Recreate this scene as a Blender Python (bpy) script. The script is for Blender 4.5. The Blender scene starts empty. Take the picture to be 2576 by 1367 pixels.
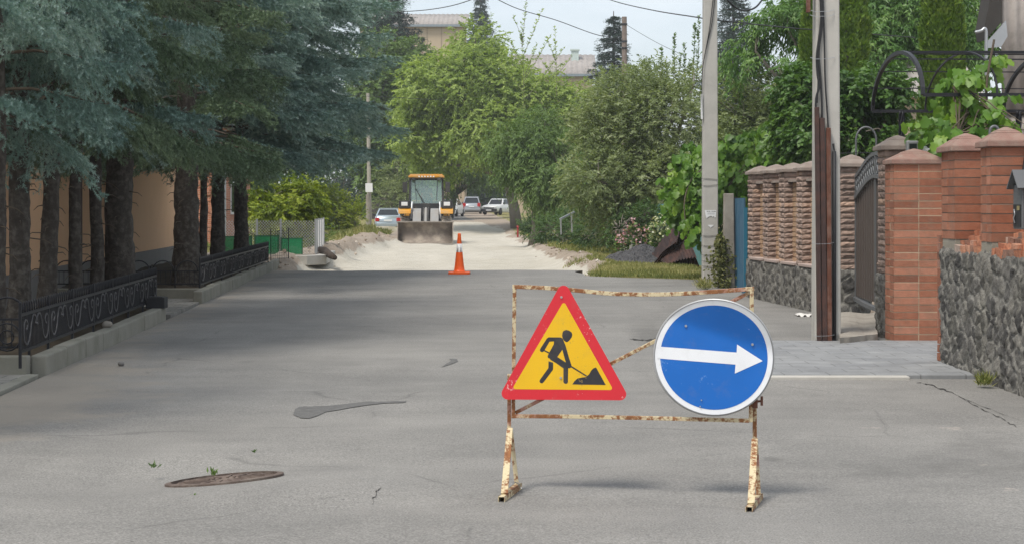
import bpy, bmesh, math, random
import numpy as np
from mathutils import Vector, Matrix
R = math.radians
rnd = random.Random(7)
SC = bpy.context.scene
COL = SC.collection
# ------------------------------------------------------------------ camera model (photo measured on a 2575 px wide view)
F, CX, HZ, CH = 4500.0, 1287.5, 515.0, 1.6
HEAD = -0.056                       # heading of the street: x drifts this much per metre of depth

def P(u, v, z=0.0):                 # point of height z seen at (u, v)
    y = (CH - z) * F / (v - HZ)
    return Vector(((u - CX) * y / F, y, z))

def D(u, v, y):                     # point at depth y seen at (u, v)
    return Vector(((u - CX) * y / F, y, CH - (v - HZ) * y / F))

def T(t, s, z=0.0):                 # street coordinates: t across, s along
    return Vector((t + HEAD * s, s, z))

def sst(a, b, x):
    x = np.clip((np.asarray(x, float) - a) / (b - a), 0, 1)
    return x * x * (3 - 2 * x)

# ------------------------------------------------------------------ object bookkeeping
def tag(o, label=None, cat=None, group=None, kind=None):
    if label: o['label'] = label
    if cat: o['category'] = cat
    if group: o['group'] = group
    if kind: o['kind'] = kind
    return o

def thing(name, label, cat, loc=(0, 0, 0), group=None):
    o = bpy.data.objects.new(name, None)
    o.empty_display_size = .1
    COL.objects.link(o)
    o.location = loc
    return tag(o, label, cat, group)

def wloc(o):
    v = Vector((0, 0, 0))
    while o is not None:
        v = v + o.location
        o = o.parent
    return v

def link(name, me, parent=None, loc=None):
    o = bpy.data.objects.new(name, me)
    COL.objects.link(o)
    if parent is not None: o.parent = parent
    if loc is not None: o.location = loc
    return o

def copy_tree(o, parent=None):
    c = o.copy(); COL.objects.link(c)
    if parent is not None: c.parent = parent
    for ch in o.children: copy_tree(ch, c)
    return c

# ------------------------------------------------------------------ mesh builder
class MB:
    def __init__(s):
        s.v, s.f, s.m, s.a, s.sm = [], [], [], [], []
        s.var, s.mi, s.smooth = .5, 0, False
    def add(s, vs, fs):
        b = len(s.v)
        s.v.extend([tuple(p) for p in vs]); s.a.extend([s.var] * len(vs))
        for f in fs:
            s.f.append([b + i for i in f]); s.m.append(s.mi); s.sm.append(s.smooth)
    def box(s, x0, x1, y0, y1, z0, z1, j=0.0, fn=None):
        vs = [(x, y, z) for z in (z0, z1) for y in (y0, y1) for x in (x0, x1)]
        if j: vs = [(p[0] + rnd.uniform(-j, j), p[1] + rnd.uniform(-j, j), p[2] + rnd.uniform(-j, j)) for p in vs]
        if fn: vs = [fn(Vector(p)) for p in vs]
        s.add(vs, [(0, 2, 3, 1), (4, 5, 7, 6), (0, 1, 5, 4), (2, 6, 7, 3), (0, 4, 6, 2), (1, 3, 7, 5)])
    def frustum(s, c, z0, z1, a0, b0, a1, b1):
        x, y = c
        vs = [(x - a0, y - b0, z0), (x + a0, y - b0, z0), (x - a0, y + b0, z0), (x + a0, y + b0, z0),
              (x - a1, y - b1, z1), (x + a1, y - b1, z1), (x - a1, y + b1, z1), (x + a1, y + b1, z1)]
        s.add(vs, [(0, 2, 3, 1), (4, 5, 7, 6), (0, 1, 5, 4), (2, 6, 7, 3), (0, 4, 6, 2), (1, 3, 7, 5)])
    def bar(s, p0, p1, w, h=None, up=(0, 0, 1)):
        h = w if h is None else h
        p0, p1 = Vector(p0), Vector(p1)
        d = (p1 - p0).normalized(); u = Vector(up)
        if abs(d.dot(u)) > .97: u = Vector((0, 1, 0))
        a = d.cross(u).normalized(); b = a.cross(d)
        vs = [p + a * sx * w / 2 + b * sy * h / 2 for p in (p0, p1) for sy in (-1, 1) for sx in (-1, 1)]
        s.add(vs, [(0, 1, 3, 2), (4, 6, 7, 5), (0, 4, 5, 1), (2, 3, 7, 6), (0, 2, 6, 4), (1, 5, 7, 3)])
    def path(s, pts, w, h=None, up=(0, 1, 0)):          # mitred square bar along points
        h = w if h is None else h
        pts = [Vector(p) for p in pts]; u = Vector(up); rings = []
        for i, p in enumerate(pts):
            d = (pts[min(i + 1, len(pts) - 1)] - pts[max(i - 1, 0)]).normalized()
            a = d.cross(u).normalized(); b = a.cross(d)
            rings.append([p - a * w / 2 - b * h / 2, p + a * w / 2 - b * h / 2, p + a * w / 2 + b * h / 2, p - a * w / 2 + b * h / 2])
        s._rings(rings, True)
    def _rings(s, rings, caps):
        n = len(rings[0]); vs = [p for r in rings for p in r]; fs = []
        for i in range(len(rings) - 1):
            for k in range(n):
                a, b = i * n + k, i * n + (k + 1) % n
                fs.append((a, b, b + n, a + n))
        if caps:
            fs.append(tuple(range(n))[::-1]); fs.append(tuple((len(rings) - 1) * n + k for k in range(n)))
        s.add(vs, fs)
    def tube(s, pts, r, n=8, caps=True):
        pts = [Vector(p) for p in pts]
        rs = r if isinstance(r, (list, tuple)) else [r] * len(pts)
        d0 = (pts[1] - pts[0]).normalized()
        u = Vector((0, 0, 1)) if abs(d0.z) < .9 else Vector((1, 0, 0))
        a = d0.cross(u).normalized(); rings = []
        for i, p in enumerate(pts):
            d = (pts[min(i + 1, len(pts) - 1)] - pts[max(i - 1, 0)]).normalized()
            a = (a - d * a.dot(d)).normalized(); b = d.cross(a)
            rings.append([p + (a * math.cos(2 * math.pi * k / n) + b * math.sin(2 * math.pi * k / n)) * rs[i] for k in range(n)])
        sm = s.smooth; s.smooth = True; s._rings(rings, caps); s.smooth = sm
    def cyl(s, p0, p1, r0, r1=None, n=16):
        sm = s.smooth
        p0, p1 = Vector(p0), Vector(p1); d = (p1 - p0).normalized()
        u = Vector((0, 0, 1)) if abs(d.z) < .9 else Vector((1, 0, 0))
        a = d.cross(u).normalized(); b = d.cross(a); r1 = r0 if r1 is None else r1
        ring = lambda p, r: [p + (a * math.cos(2 * math.pi * k / n) + b * math.sin(2 * math.pi * k / n)) * r for k in range(n)]
        s._rings([ring(p0, r0), ring(p1, r1)], True); s.smooth = sm
    def lathe(s, prof, c, n=32, axis='z'):
        rings = []
        for r, h in prof:
            ring = []
            for k in range(n):
                x, y = r * math.cos(2 * math.pi * k / n), r * math.sin(2 * math.pi * k / n)
                ring.append(Vector(c) + (Vector((x, y, h)) if axis == 'z' else Vector((h, x, y))))
            rings.append(ring)
        s._rings(rings, True)
    def prism(s, poly, off):
        n = len(poly); off = Vector(off)
        a = [Vector(p) for p in poly]; vs = a + [p + off for p in a]
        fs = [tuple(range(n))[::-1], tuple(range(n, 2 * n))] + [(k, (k + 1) % n, n + (k + 1) % n, n + k) for k in range(n)]
        s.add(vs, fs)
    def sphere(s, c, r, nu=12, nv=8):
        r = (r, r, r) if not isinstance(r, (tuple, list)) else r
        rings = []
        for j in range(nv + 1):
            th = math.pi * (j + .02) / (nv + .04)
            rings.append([Vector((c[0] + r[0] * math.sin(th) * math.cos(2 * math.pi * k / nu), c[1] + r[1] * math.sin(th) * math.sin(2 * math.pi * k / nu), c[2] - r[2] * math.cos(th))) for k in range(nu)])
        sm = s.smooth; s.smooth = True; s._rings(rings, True); s.smooth = sm
    def grid(s, fn, nu, nv):
        vs = [fn(i / nu, j / nv) for j in range(nv + 1) for i in range(nu + 1)]
        s.add(vs, [(j * (nu + 1) + i, j * (nu + 1) + i + 1, (j + 1) * (nu + 1) + i + 1, (j + 1) * (nu + 1) + i) for j in range(nv) for i in range(nu)])
    def build(s, name, mats, parent=None, bevel=0, fix=True, solid=0):
        me = bpy.data.meshes.new(name)
        o = wloc(parent) if parent is not None else Vector((0, 0, 0))
        me.from_pydata([(p[0] - o.x, p[1] - o.y, p[2] - o.z) for p in s.v], [], s.f)
        mats = mats if isinstance(mats, (list, tuple)) else [mats]
        for m in mats: me.materials.append(m)
        me.polygons.foreach_set('material_index', s.m)
        me.polygons.foreach_set('use_smooth', s.sm)
        at = me.attributes.new('var', 'FLOAT', 'POINT'); at.data.foreach_set('value', np.array(s.a, dtype=np.float32))
        if fix:
            bm = bmesh.new(); bm.from_mesh(me); bmesh.ops.recalc_face_normals(bm, faces=bm.faces[:]); bm.to_mesh(me); bm.free()
        me.update()
        ob = link(name, me, parent)
        if solid:
            m = ob.modifiers.new('Solidify', 'SOLIDIFY'); m.thickness = solid
        if bevel:
            m = ob.modifiers.new('Bevel', 'BEVEL'); m.width = bevel; m.segments = 2; m.limit_method = 'ANGLE'; m.angle_limit = R(35)
        return ob

def np_mesh(name, V, loops, starts, mats, parent=None, attrs=None, smooth=False):
    """big mesh from numpy arrays; V in world coordinates"""
    o = wloc(parent) if parent is not None else Vector((0, 0, 0))
    V = np.asarray(V, np.float32) - np.array([o.x, o.y, o.z], np.float32)
    me = bpy.data.meshes.new(name)
    me.vertices.add(len(V)); me.vertices.foreach_set('co', V.ravel())
    loops = np.asarray(loops, np.int32).ravel(); starts = np.asarray(starts, np.int32)
    me.loops.add(len(loops)); me.loops.foreach_set('vertex_index', loops)
    me.polygons.add(len(starts)); me.polygons.foreach_set('loop_start', starts)
    if smooth: me.polygons.foreach_set('use_smooth', np.ones(len(starts), bool))
    for k, a in (attrs or {}).items():
        at = me.attributes.new(k, 'FLOAT', 'POINT'); at.data.foreach_set('value', np.asarray(a, np.float32).ravel())
    for m in (mats if isinstance(mats, (list, tuple)) else [mats]): me.materials.append(m)
    me.update(calc_edges=True); me.validate()
    return link(name, me, parent)

def grid_mesh(name, V, ny, nx, mats, parent=None, attrs=None, smooth=True):
    idx = np.arange(ny * nx).reshape(ny, nx)
    q = np.stack([idx[:-1, :-1], idx[:-1, 1:], idx[1:, 1:], idx[1:, :-1]], -1).reshape(-1, 4)
    return np_mesh(name, V, q, np.arange(len(q)) * 4, mats, parent, attrs, smooth)

class Wave:                         # cheap smooth noise on arrays of points, about -1..1
    def __init__(s, seed, freq, n=9):
        g = np.random.default_rng(seed)
        s.k = g.normal(size=(n, 3)) * freq; s.p = g.uniform(0, 6.28, n)
    def __call__(s, X):
        X = np.asarray(X, float)
        return np.sin(X @ s.k.T + s.p).sum(-1) / math.sqrt(len(s.p)) * .9

def nrm(a):
    return a / np.maximum(np.linalg.norm(a, axis=-1, keepdims=True), 1e-9)

# ------------------------------------------------------------------ materials
def new_mat(name):
    m = bpy.data.materials.new(name); m.use_nodes = True
    nt = m.node_tree
    for n in list(nt.nodes): nt.nodes.remove(n)
    return m, nt, nt.nodes.new('ShaderNodeOutputMaterial')

def N(nt, typ, ins=None, **kw):
    n = nt.nodes.new(typ)
    for k, v in kw.items(): setattr(n, k, v)
    for k, v in (ins or {}).items():
        if hasattr(v, 'is_output'): nt.links.new(v, n.inputs[k])
        else: n.inputs[k].default_value = v
    return n

def c4(c): return (c[0], c[1], c[2], 1)

def noise(nt, vec, scale, detail=4, rough=.55, dist=0):
    return N(nt, 'ShaderNodeTexNoise', {'Vector': vec, 'Scale': scale, 'Detail': detail, 'Roughness': rough, 'Distortion': dist}).outputs['Fac']

def ramp(nt, fac, pts):
    n = N(nt, 'ShaderNodeValToRGB', {'Fac': fac}); e = n.color_ramp.elements
    while len(e) < len(pts): e.new(.5)
    for k, (p, c) in enumerate(pts):
        e[k].position = p; e[k].color = c4(c) if not isinstance(c, (int, float)) else (c, c, c, 1)
    return n.outputs['Color']

def mix(nt, fac, a, b, mode='MIX'):
    n = N(nt, 'ShaderNodeMixRGB', blend_type=mode)
    for k, v in (('Fac', fac), ('Color1', a), ('Color2', b)):
        if hasattr(v, 'is_output'): nt.links.new(v, n.inputs[k])
        else: n.inputs[k].default_value = v if k == 'Fac' else c4(v)
    return n.outputs['Color']

def math_n(nt, op, a, b=0.0):
    n = N(nt, 'ShaderNodeMath', operation=op)
    for k, v in ((0, a), (1, b)):
        if hasattr(v, 'is_output'): nt.links.new(v, n.inputs[k])
        else: n.inputs[k].default_value = v
    return n.outputs[0]

def bump(nt, h, strength, dist=.01):
    return N(nt, 'ShaderNodeBump', {'Height': h, 'Strength': strength, 'Distance': dist}).outputs['Normal']

def objco(nt): return N(nt, 'ShaderNodeTexCoord').outputs['Object']
def geopos(nt): return N(nt, 'ShaderNodeNewGeometry').outputs['Position']
def attr(nt, name): return N(nt, 'ShaderNodeAttribute', attribute_name=name).outputs['Fac']

def pbr(nt, out, col, rough=.7, metal=0.0, normal=None, spec=.4):
    b = N(nt, 'ShaderNodeBsdfPrincipled')
    for k, v in (('Base Color', col), ('Roughness', rough), ('Metallic', metal), ('Normal', normal), ('Specular IOR Level', spec)):
        if v is None: continue
        if hasattr(v, 'is_output'): nt.links.new(v, b.inputs[k])
        else: b.inputs[k].default_value = c4(v) if k == 'Base Color' else v
    nt.links.new(b.outputs[0], out.inputs['Surface'])
    return b

def sc(c, k): return tuple(min(1, x * k) for x in c)

def simple(name, col, rough=.65, metal=0, var=.18, scale=6, bst=.15, bscale=60, grime=None, gamt=.4, gscale=3, spec=.4):
    m, nt, out = new_mat(name); v = geopos(nt)
    c = mix(nt, noise(nt, v, scale, 5), sc(col, 1 - var), sc(col, 1 + var))
    if grime:
        g = ramp(nt, noise(nt, v, gscale, 6, .65), [(.45, 0.0), (.7, 1.0)])
        c = mix(nt, math_n(nt, 'MULTIPLY', g, gamt), c, grime)
    pbr(nt, out, c, rough, metal, bump(nt, noise(nt, v, bscale, 3), bst, .01) if bst else None, spec)
    return m

def varied(name, pts, rough=.8, bst=.3, bscale=50, fine=.25, fscale=25, grime=None, gamt=.4, gscale=4, spec=.3):
    """colour per piece from the 'var' attribute plus fine mottling"""
    m, nt, out = new_mat(name); v = geopos(nt)
    c = ramp(nt, attr(nt, 'var'), pts)
    c = mix(nt, 1.0, c, ramp(nt, noise(nt, v, fscale, 5, .6), [(.25, 1 - fine), (.75, 1 + fine)]), 'MULTIPLY')
    if grime:
        g = ramp(nt, noise(nt, v, gscale, 6, .65), [(.45, 0.0), (.7, 1.0)])
        c = mix(nt, math_n(nt, 'MULTIPLY', g, gamt), c, grime)
    pbr(nt, out, c, rough, 0, bump(nt, noise(nt, v, bscale, 4, .6), bst, .012), spec)
    return m

def leafmat(name, dark, mid, light, trans=.3, rough=.5, clump=1.2, spec=.35, hue=None):
    m, nt, out = new_mat(name); v = geopos(nt)
    a = attr(nt, 'var')
    n = noise(nt, v, clump, 3, .5)
    f = math_n(nt, 'ADD', math_n(nt, 'MULTIPLY', a, .6), math_n(nt, 'MULTIPLY', math_n(nt, 'SUBTRACT', n, .3), 1.0))
    c = ramp(nt, f, [(.1, dark), (.5, mid), (.95, light)])
    b = N(nt, 'ShaderNodeBsdfPrincipled', {'Base Color': c, 'Roughness': rough, 'Specular IOR Level': spec})
    t = N(nt, 'ShaderNodeBsdfTranslucent', {'Color': mix(nt, 1.0, c, (1.25, 1.3, .55), 'MULTIPLY')})
    mx = N(nt, 'ShaderNodeMixShader', {0: trans, 1: b.outputs[0], 2: t.outputs[0]})
    nt.links.new(mx.outputs[0], out.inputs['Surface'])
    return m

MT = {}
MT['bark'] = simple('spruce_bark', (.052, .042, .034), .95, var=.5, scale=16, bst=1.0, bscale=35, grime=(.17, .155, .13), gamt=.7, gscale=13)
MT['twig'] = simple('twig_bark', (.11, .085, .06), .9, var=.3, scale=10, bst=.4)
MT['grey_bark'] = simple('grey_bark', (.17, .15, .12), .9, var=.3, scale=8, bst=.6, bscale=30)
MT['concrete'] = simple('concrete', (.46, .44, .40), .85, var=.1, scale=5, bst=.25, bscale=90, grime=(.30, .29, .26), gamt=.45, gscale=2.2)
MT['old_concrete'] = simple('old_concrete', (.30, .27, .23), .9, var=.2, scale=6, bst=.4, bscale=60, grime=(.14, .12, .10), gamt=.6, gscale=2.5)
MT['kerb'] = simple('kerb_concrete', (.25, .24, .20), .9, var=.22, scale=3, bst=.4, bscale=50, grime=(.13, .13, .09), gamt=.55, gscale=2)
MT['iron'] = simple('black_iron', (.022, .022, .026), .5, .3, var=.3, scale=12, bst=.1)
MT['dark_metal'] = simple('dark_metal', (.035, .036, .04), .45, .4, var=.2, scale=10, bst=.05)
MT['gate_brown'] = simple('gate_sheet', (.105, .085, .074), .55, .2, var=.12, scale=3, bst=.05)
MT['gate_grey'] = simple('gate_frame_paint', (.14, .145, .15), .5, .3, var=.15, scale=6, bst=.05)
MT['soil'] = simple('bed_soil', (.06, .048, .034), 1, var=.5, scale=9, bst=1, bscale=30, spec=.1)
MT['plaster'] = simple('peach_plaster', (.64, .39, .225), .9, var=.06, scale=2, bst=.12, bscale=120)
MT['plinth'] = simple('grey_plinth', (.16, .15, .14), .9, var=.15, scale=3, bst=.2)
MT['pipe_grey'] = simple('galvanised', (.42, .43, .44), .4, .6, var=.12, scale=8, bst=.05)
MT['white'] = simple('white_plastic', (.75, .75, .74), .5, var=.05, scale=5, bst=.05)
MT['glass_dark'] = simple('car_glass', (.015, .018, .02), .08, 0, var=.1, bst=0, spec=.6)
MT['tyre'] = simple('tyre_rubber', (.03, .03, .03), .85, var=.3, scale=10, bst=.3)
MT['dusty_tyre'] = simple('dusty_tyre', (.33, .29, .24), .95, var=.3, scale=9, bst=.4, grime=(.08, .07, .06), gamt=.5)
MT['black_plastic'] = simple('black_plastic', (.02, .02, .022), .6, var=.2, bst=.1)
MT['bolt'] = simple('zinc_bolt', (.55, .55, .54), .35, .8, var=.1, bst=0)

def rust_paint():
    m, nt, out = new_mat('rusty_cream_paint'); v = geopos(nt)
    n1 = noise(nt, v, 30, 8, .7); n2 = noise(nt, v, 7, 3, .5)
    f = ramp(nt, math_n(nt, 'ADD', math_n(nt, 'MULTIPLY', n1, .75), math_n(nt, 'MULTIPLY', n2, .35)), [(.515, 0.0), (.59, 1.0)])
    paint = mix(nt, noise(nt, v, 30, 4), (.52, .41, .22), (.66, .59, .42))
    red = ramp(nt, noise(nt, v, 3.1, 2), [(.60, 0.0), (.63, 1.0)])
    paint = mix(nt, math_n(nt, 'MULTIPLY', red, .75), paint, (.34, .13, .12))
    rust = mix(nt, noise(nt, v, 45, 4), (.10, .035, .018), (.36, .15, .05))
    c = mix(nt, f, paint, rust)
    pbr(nt, out, c, .75, 0, bump(nt, n1, .4, .004))
    return m
MT['rust_paint'] = rust_paint()
MT['rust'] = simple('rusty_steel', (.13, .05, .03), .85, .2, var=.4, scale=14, bst=.4, grime=(.28, .17, .13), gamt=.6, gscale=8)
MT['rust_dark'] = simple('brown_painted_steel', (.06, .035, .03), .6, .2, var=.25, scale=10, bst=.2, grime=(.14, .06, .04), gamt=.5, gscale=7)

def sign_mat(name, col, scratch=(.75, .7, .66), amt=.5, thr=.66, rough=.35):
    m, nt, out = new_mat(name); v = geopos(nt)
    c = mix(nt, noise(nt, v, 5, 4), sc(col, .9), sc(col, 1.08))
    s = ramp(nt, math_n(nt, 'ADD', math_n(nt, 'MULTIPLY', noise(nt, v, 60, 6, .7), .6), math_n(nt, 'MULTIPLY', noise(nt, v, 6, 2), .45)), [(thr, 0.0), (thr + .03, 1.0)])
    c = mix(nt, math_n(nt, 'MULTIPLY', s, amt), c, scratch)
    d = ramp(nt, noise(nt, v, 8, 6, .7), [(.55, 0.0), (.75, 1.0)])
    c = mix(nt, math_n(nt, 'MULTIPLY', d, .18), c, (.25, .2, .15))
    pbr(nt, out, c, rough, 0, bump(nt, noise(nt, v, 9, 3), .06, .01), .5)
    return m
MT['sign_red'] = sign_mat('sign_red', (.62, .022, .035), (.75, .62, .58), .6, .622)
MT['sign_yellow'] = sign_mat('sign_yellow', (.78, .46, .008), (.3, .22, .08), .6, .628)
MT['sign_black'] = sign_mat('sign_black', (.028, .028, .032), (.55, .38, .12), .6, .66)
MT['sign_blue'] = sign_mat('sign_blue', (.010, .135, .50), (.2, .35, .6), .45, .64, .22)
MT['sign_white'] = sign_mat('sign_white', (.80, .81, .83), (.4, .38, .35), .3, .67, .3)
MT['sign_back'] = simple('sign_zinc', (.45, .45, .45), .5, .5, bst=.05)
MT['orange'] = sign_mat('cone_orange', (.90, .125, .010), (.55, .25, .12), .3, .68, .45)
MT['cone_white'] = sign_mat('cone_collar', (.75, .74, .72), (.5, .48, .45), .3, .66, .35)

BR_OR = [(0, (.22, .085, .05)), (.3, (.29, .112, .064)), (.6, (.345, .14, .082)), (1, (.40, .18, .115))]
MT['brick'] = varied('orange_brick', BR_OR, .85, .3, 60, .18, 14, grime=(.22, .14, .10), gamt=.5, gscale=5)
MT['brick_dark'] = varied('dull_brick', [(0, (.20, .085, .05)), (.5, (.30, .12, .07)), (1, (.36, .18, .13))], .9, .4, 60, .22, 14, grime=(.2, .17, .14), gamt=.5)
MT['mortar'] = simple('mortar', (.27, .245, .20), .95, var=.2, scale=12, bst=.4)
MT['mortar_orange'] = simple('pale_pointing', (.42, .32, .22), .95, var=.15, scale=12, bst=.3)
MT['rustic'] = varied('split_face_block', [(0, (.20, .145, .12)), (.4, (.29, .215, .18)), (.75, (.36, .26, .21)), (1, (.43, .29, .21))], .95, .7, 28, .3, 18)
MT['rustic_tan'] = varied('tan_block', [(0, (.32, .20, .125)), (.5, (.42, .275, .175)), (1, (.48, .335, .225))], .95, .6, 30, .25, 18)
MT['cap'] = simple('column_cap_concrete', (.25, .145, .115), .9, var=.2, scale=7, bst=.4, bscale=70, grime=(.30, .25, .20), gamt=.6, gscale=6)
MT['cap_grey'] = simple('weathered_cap', (.24, .19, .16), .9, var=.2, scale=7, bst=.4, bscale=70, grime=(.34, .30, .26), gamt=.55, gscale=5)
MT['ledge'] = simple('ledge_slab', (.42, .33, .29), .9, var=.15, scale=5, bst=.3)

def stone_mat():
    m, nt, out = new_mat('rubble_stone'); v = geopos(nt)
    c = ramp(nt, attr(nt, 'var'), [(0, (.062, .059, .056)), (.5, (.122, .116, .107)), (1, (.21, .198, .175))])
    c = mix(nt, 1.0, c, ramp(nt, noise(nt, v, 30, 6, .7), [(.3, .6), (.7, 1.45)]), 'MULTIPLY')
    mo = mix(nt, noise(nt, v, 22, 5), (.15, .143, .13), (.28, .268, .24))
    edge = math_n(nt, 'ADD', attr(nt, 'mor'), math_n(nt, 'MULTIPLY', math_n(nt, 'SUBTRACT', noise(nt, v, 14, 5, .65), .5), 1.5))
    c = mix(nt, ramp(nt, edge, [(.45, 0.0), (.62, 1.0)]), c, mo)
    dirt = ramp(nt, noise(nt, v, 2.2, 5), [(.5, 0.0), (.75, 1.0)])
    c = mix(nt, math_n(nt, 'MULTIPLY', dirt, .3), c, (.16, .15, .11))
    pbr(nt, out, c, .92, 0, bump(nt, noise(nt, v, 40, 6, .65), .8, .02), .3)
    return m
MT['stone'] = stone_mat()

def asphalt():
    m, nt, out = new_mat('worn_asphalt'); v = geopos(nt)
    big = noise(nt, v, .35, 4, .55); mid = noise(nt, v, 1.7, 5, .6)
    st = N(nt, 'ShaderNodeMapping', {'Vector': v, 'Scale': (.45, 2.2, 1)}).outputs[0]
    streak = noise(nt, st, 1.0, 5, .6)
    f = math_n(nt, 'ADD', math_n(nt, 'MULTIPLY', big, .5), math_n(nt, 'ADD', math_n(nt, 'MULTIPLY', mid, .25), math_n(nt, 'ADD', math_n(nt, 'MULTIPLY', streak, .22), math_n(nt, 'MULTIPLY', noise(nt, N(nt, 'ShaderNodeMapping', {'Vector': v, 'Scale': (1.1, .045, 1), 'Rotation': (0, 0, .056)}).outputs[0], 1.0, 4, .55), .22))))
    c = ramp(nt, f, [(.36, (.143, .138, .129)), (.55, (.193, .185, .172)), (.72, (.248, .237, .219))])
    sp = ramp(nt, noise(nt, v, 95, 2, .6), [(.25, .5), (.5, 1.0), (.78, 1.6)])
    c = mix(nt, .85, c, mix(nt, 1.0, c, sp, 'MULTIPLY'))
    sp2 = ramp(nt, noise(nt, v, 38, 3, .7), [(.3, .86), (.5, 1.0), (.72, 1.14)])
    c = mix(nt, .8, c, mix(nt, 1.0, c, sp2, 'MULTIPLY'))
    # pebbles lost from the surface: sparse dark pits and pale chips
    vo = N(nt, 'ShaderNodeTexVoronoi', {'Vector': v, 'Scale': 9.0, 'Randomness': 1.0})
    pit = math_n(nt, 'MULTIPLY', ramp(nt, vo.outputs['Distance'], [(.06, 1.0), (.10, 0.0)]), ramp(nt, N(nt, 'ShaderNodeSeparateColor', {0: vo.outputs['Color']}).outputs[0], [(.80, 0.0), (.82, 1.0)]))
    c = mix(nt, math_n(nt, 'MULTIPLY', pit, .7), c, (.07, .068, .065))
    # hairline cracks
    cv = N(nt, 'ShaderNodeMixRGB', {'Fac': .12, 'Color1': v, 'Color2': N(nt, 'ShaderNodeTexNoise', {'Vector': v, 'Scale': 2.5, 'Detail': 4}).outputs['Color']}).outputs[0]
    cr = N(nt, 'ShaderNodeTexVoronoi', {'Vector': cv, 'Scale': .34}, feature='DISTANCE_TO_EDGE').outputs['Distance']
    crm = math_n(nt, 'MULTIPLY', ramp(nt, cr, [(.0018, 1.0), (.0045, 0.0)]), ramp(nt, noise(nt, v, .9, 3), [(.5, 0.0), (.6, 1.0)]))
    c = mix(nt, math_n(nt, 'MULTIPLY', crm, .38), c, (.06, .058, .055))
    # dry dust blown against the kerb and worn pale patches on the right
    du = ramp(nt, math_n(nt, 'ADD', attr(nt, 'dust'), math_n(nt, 'MULTIPLY', math_n(nt, 'SUBTRACT', noise(nt, v, 1.3, 6, .65), .5), 1.3)), [(.45, 0.0), (.8, 1.0)])
    c = mix(nt, math_n(nt, 'MULTIPLY', du, .62), c, (.30, .26, .21))
    pa = ramp(nt, math_n(nt, 'ADD', attr(nt, 'patch'), math_n(nt, 'MULTIPLY', math_n(nt, 'SUBTRACT', noise(nt, v, 3.5, 6, .7), .5), 1.0)), [(.55, 0.0), (.62, 1.0)])
    c = mix(nt, math_n(nt, 'MULTIPLY', pa, .7), c, (.36, .32, .28))
    da = ramp(nt, math_n(nt, 'ADD', attr(nt, 'tar'), math_n(nt, 'MULTIPLY', math_n(nt, 'SUBTRACT', noise(nt, v, 2.2, 6, .7), .5), .9)), [(.45, 0.0), (.75, 1.0)])
    c = mix(nt, math_n(nt, 'MULTIPLY', da, .5), c, (.085, .082, .076))
    h = math_n(nt, 'ADD', noise(nt, v, 80, 3, .6), math_n(nt, 'MULTIPLY', mid, .5))
    pbr(nt, out, c, .88, 0, bump(nt, h, .35, .012), .35)
    return m
MT['asphalt'] = asphalt()

def ground_mat():
    m, nt, out = new_mat('verge_ground'); v = geopos(nt)
    dirt = mix(nt, noise(nt, v, 2.4, 7, .65), (.20, .155, .115), (.44, .37, .30))
    sand = mix(nt, noise(nt, v, 1.1, 7, .62), (.38, .345, .275), (.58, .545, .475))
    gr = mix(nt, noise(nt, v, 1.6, 6, .65), (.10, .12, .035), (.36, .30, .14))
    asp = mix(nt, noise(nt, v, 1.2, 5), (.15, .145, .14), (.24, .23, .21))
    n = math_n(nt, 'MULTIPLY', math_n(nt, 'SUBTRACT', noise(nt, v, 2.6, 6, .68), .5), .9)
    def mk(a): return ramp(nt, math_n(nt, 'ADD', attr(nt, a), n), [(.42, 0.0), (.58, 1.0)])
    c = mix(nt, mk('grass'), dirt, gr); c = mix(nt, mk('sand'), c, sand); c = mix(nt, mk('asph'), c, asp)
    pbr(nt, out, c, .95, 0, bump(nt, noise(nt, v, 14, 7, .7), .9, .05), .2)
    return m
MT['ground'] = ground_mat()
MT['paving'] = None
def paving(name, a, b, sx, sy, mort):
    m, nt, out = new_mat(name); v = geopos(nt)
    br = N(nt, 'ShaderNodeTexBrick', {'Vector': v, 'Color1': c4(a), 'Color2': c4(b), 'Mortar': c4(mort), 'Scale': 1.0, 'Mortar Size': .006, 'Brick Width': sx, 'Row Height': sy, 'Bias': .1})
    c = mix(nt, 1.0, br.outputs['Color'], ramp(nt, noise(nt, v, 3, 6, .65), [(.3, .78), (.7, 1.2)]), 'MULTIPLY')
    pbr(nt, out, c, .85, 0, bump(nt, math_n(nt, 'ADD', math_n(nt, 'MULTIPLY', br.outputs['Fac'], -1.0), math_n(nt, 'MULTIPLY', noise(nt, v, 70, 3), .3)), .4, .01), .35)
    return m
MT['paving'] = paving('grey_pavers', (.215, .22, .225), (.25, .253, .253), .42, .30, (.15, .15, .15))
MT['old_pavers'] = paving('old_pavers', (.22, .21, .19), (.28, .265, .235), .30, .22, (.09, .085, .075))
# foliage
MT['needle_silver'] = leafmat('silver_needles', (.065, .13, .115), (.21, .325, .295), (.54, .66, .62), .14, .55, 1.4, .3)
MT['needle_green'] = leafmat('green_needles', (.045, .08, .04), (.125, .19, .11), (.28, .36, .22), .12, .55, 1.2, .3)
MT['needle_blue'] = leafmat('blue_needles', (.06, .115, .102), (.20, .305, .275), (.54, .65, .61), .14, .55, 1.2, .3)
MT['conifer_far'] = leafmat('far_conifer_needles', (.024, .044, .036), (.045, .075, .06), (.08, .12, .095), .06, .6, .8, .3)
MT['leaf_walnut'] = leafmat('pale_green_leaves', (.13, .19, .036), (.27, .36, .085), (.42, .50, .17), .42, .5, .6)
MT['leaf_mid'] = leafmat('mid_green_leaves', (.06, .115, .028), (.14, .22, .058), (.15, .22, .06), .3, .45, .9)
MT['leaf_dark'] = leafmat('dark_green_leaves', (.036, .075, .024), (.08, .145, .042), (.15, .23, .075), .32, .45, .8)
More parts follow.
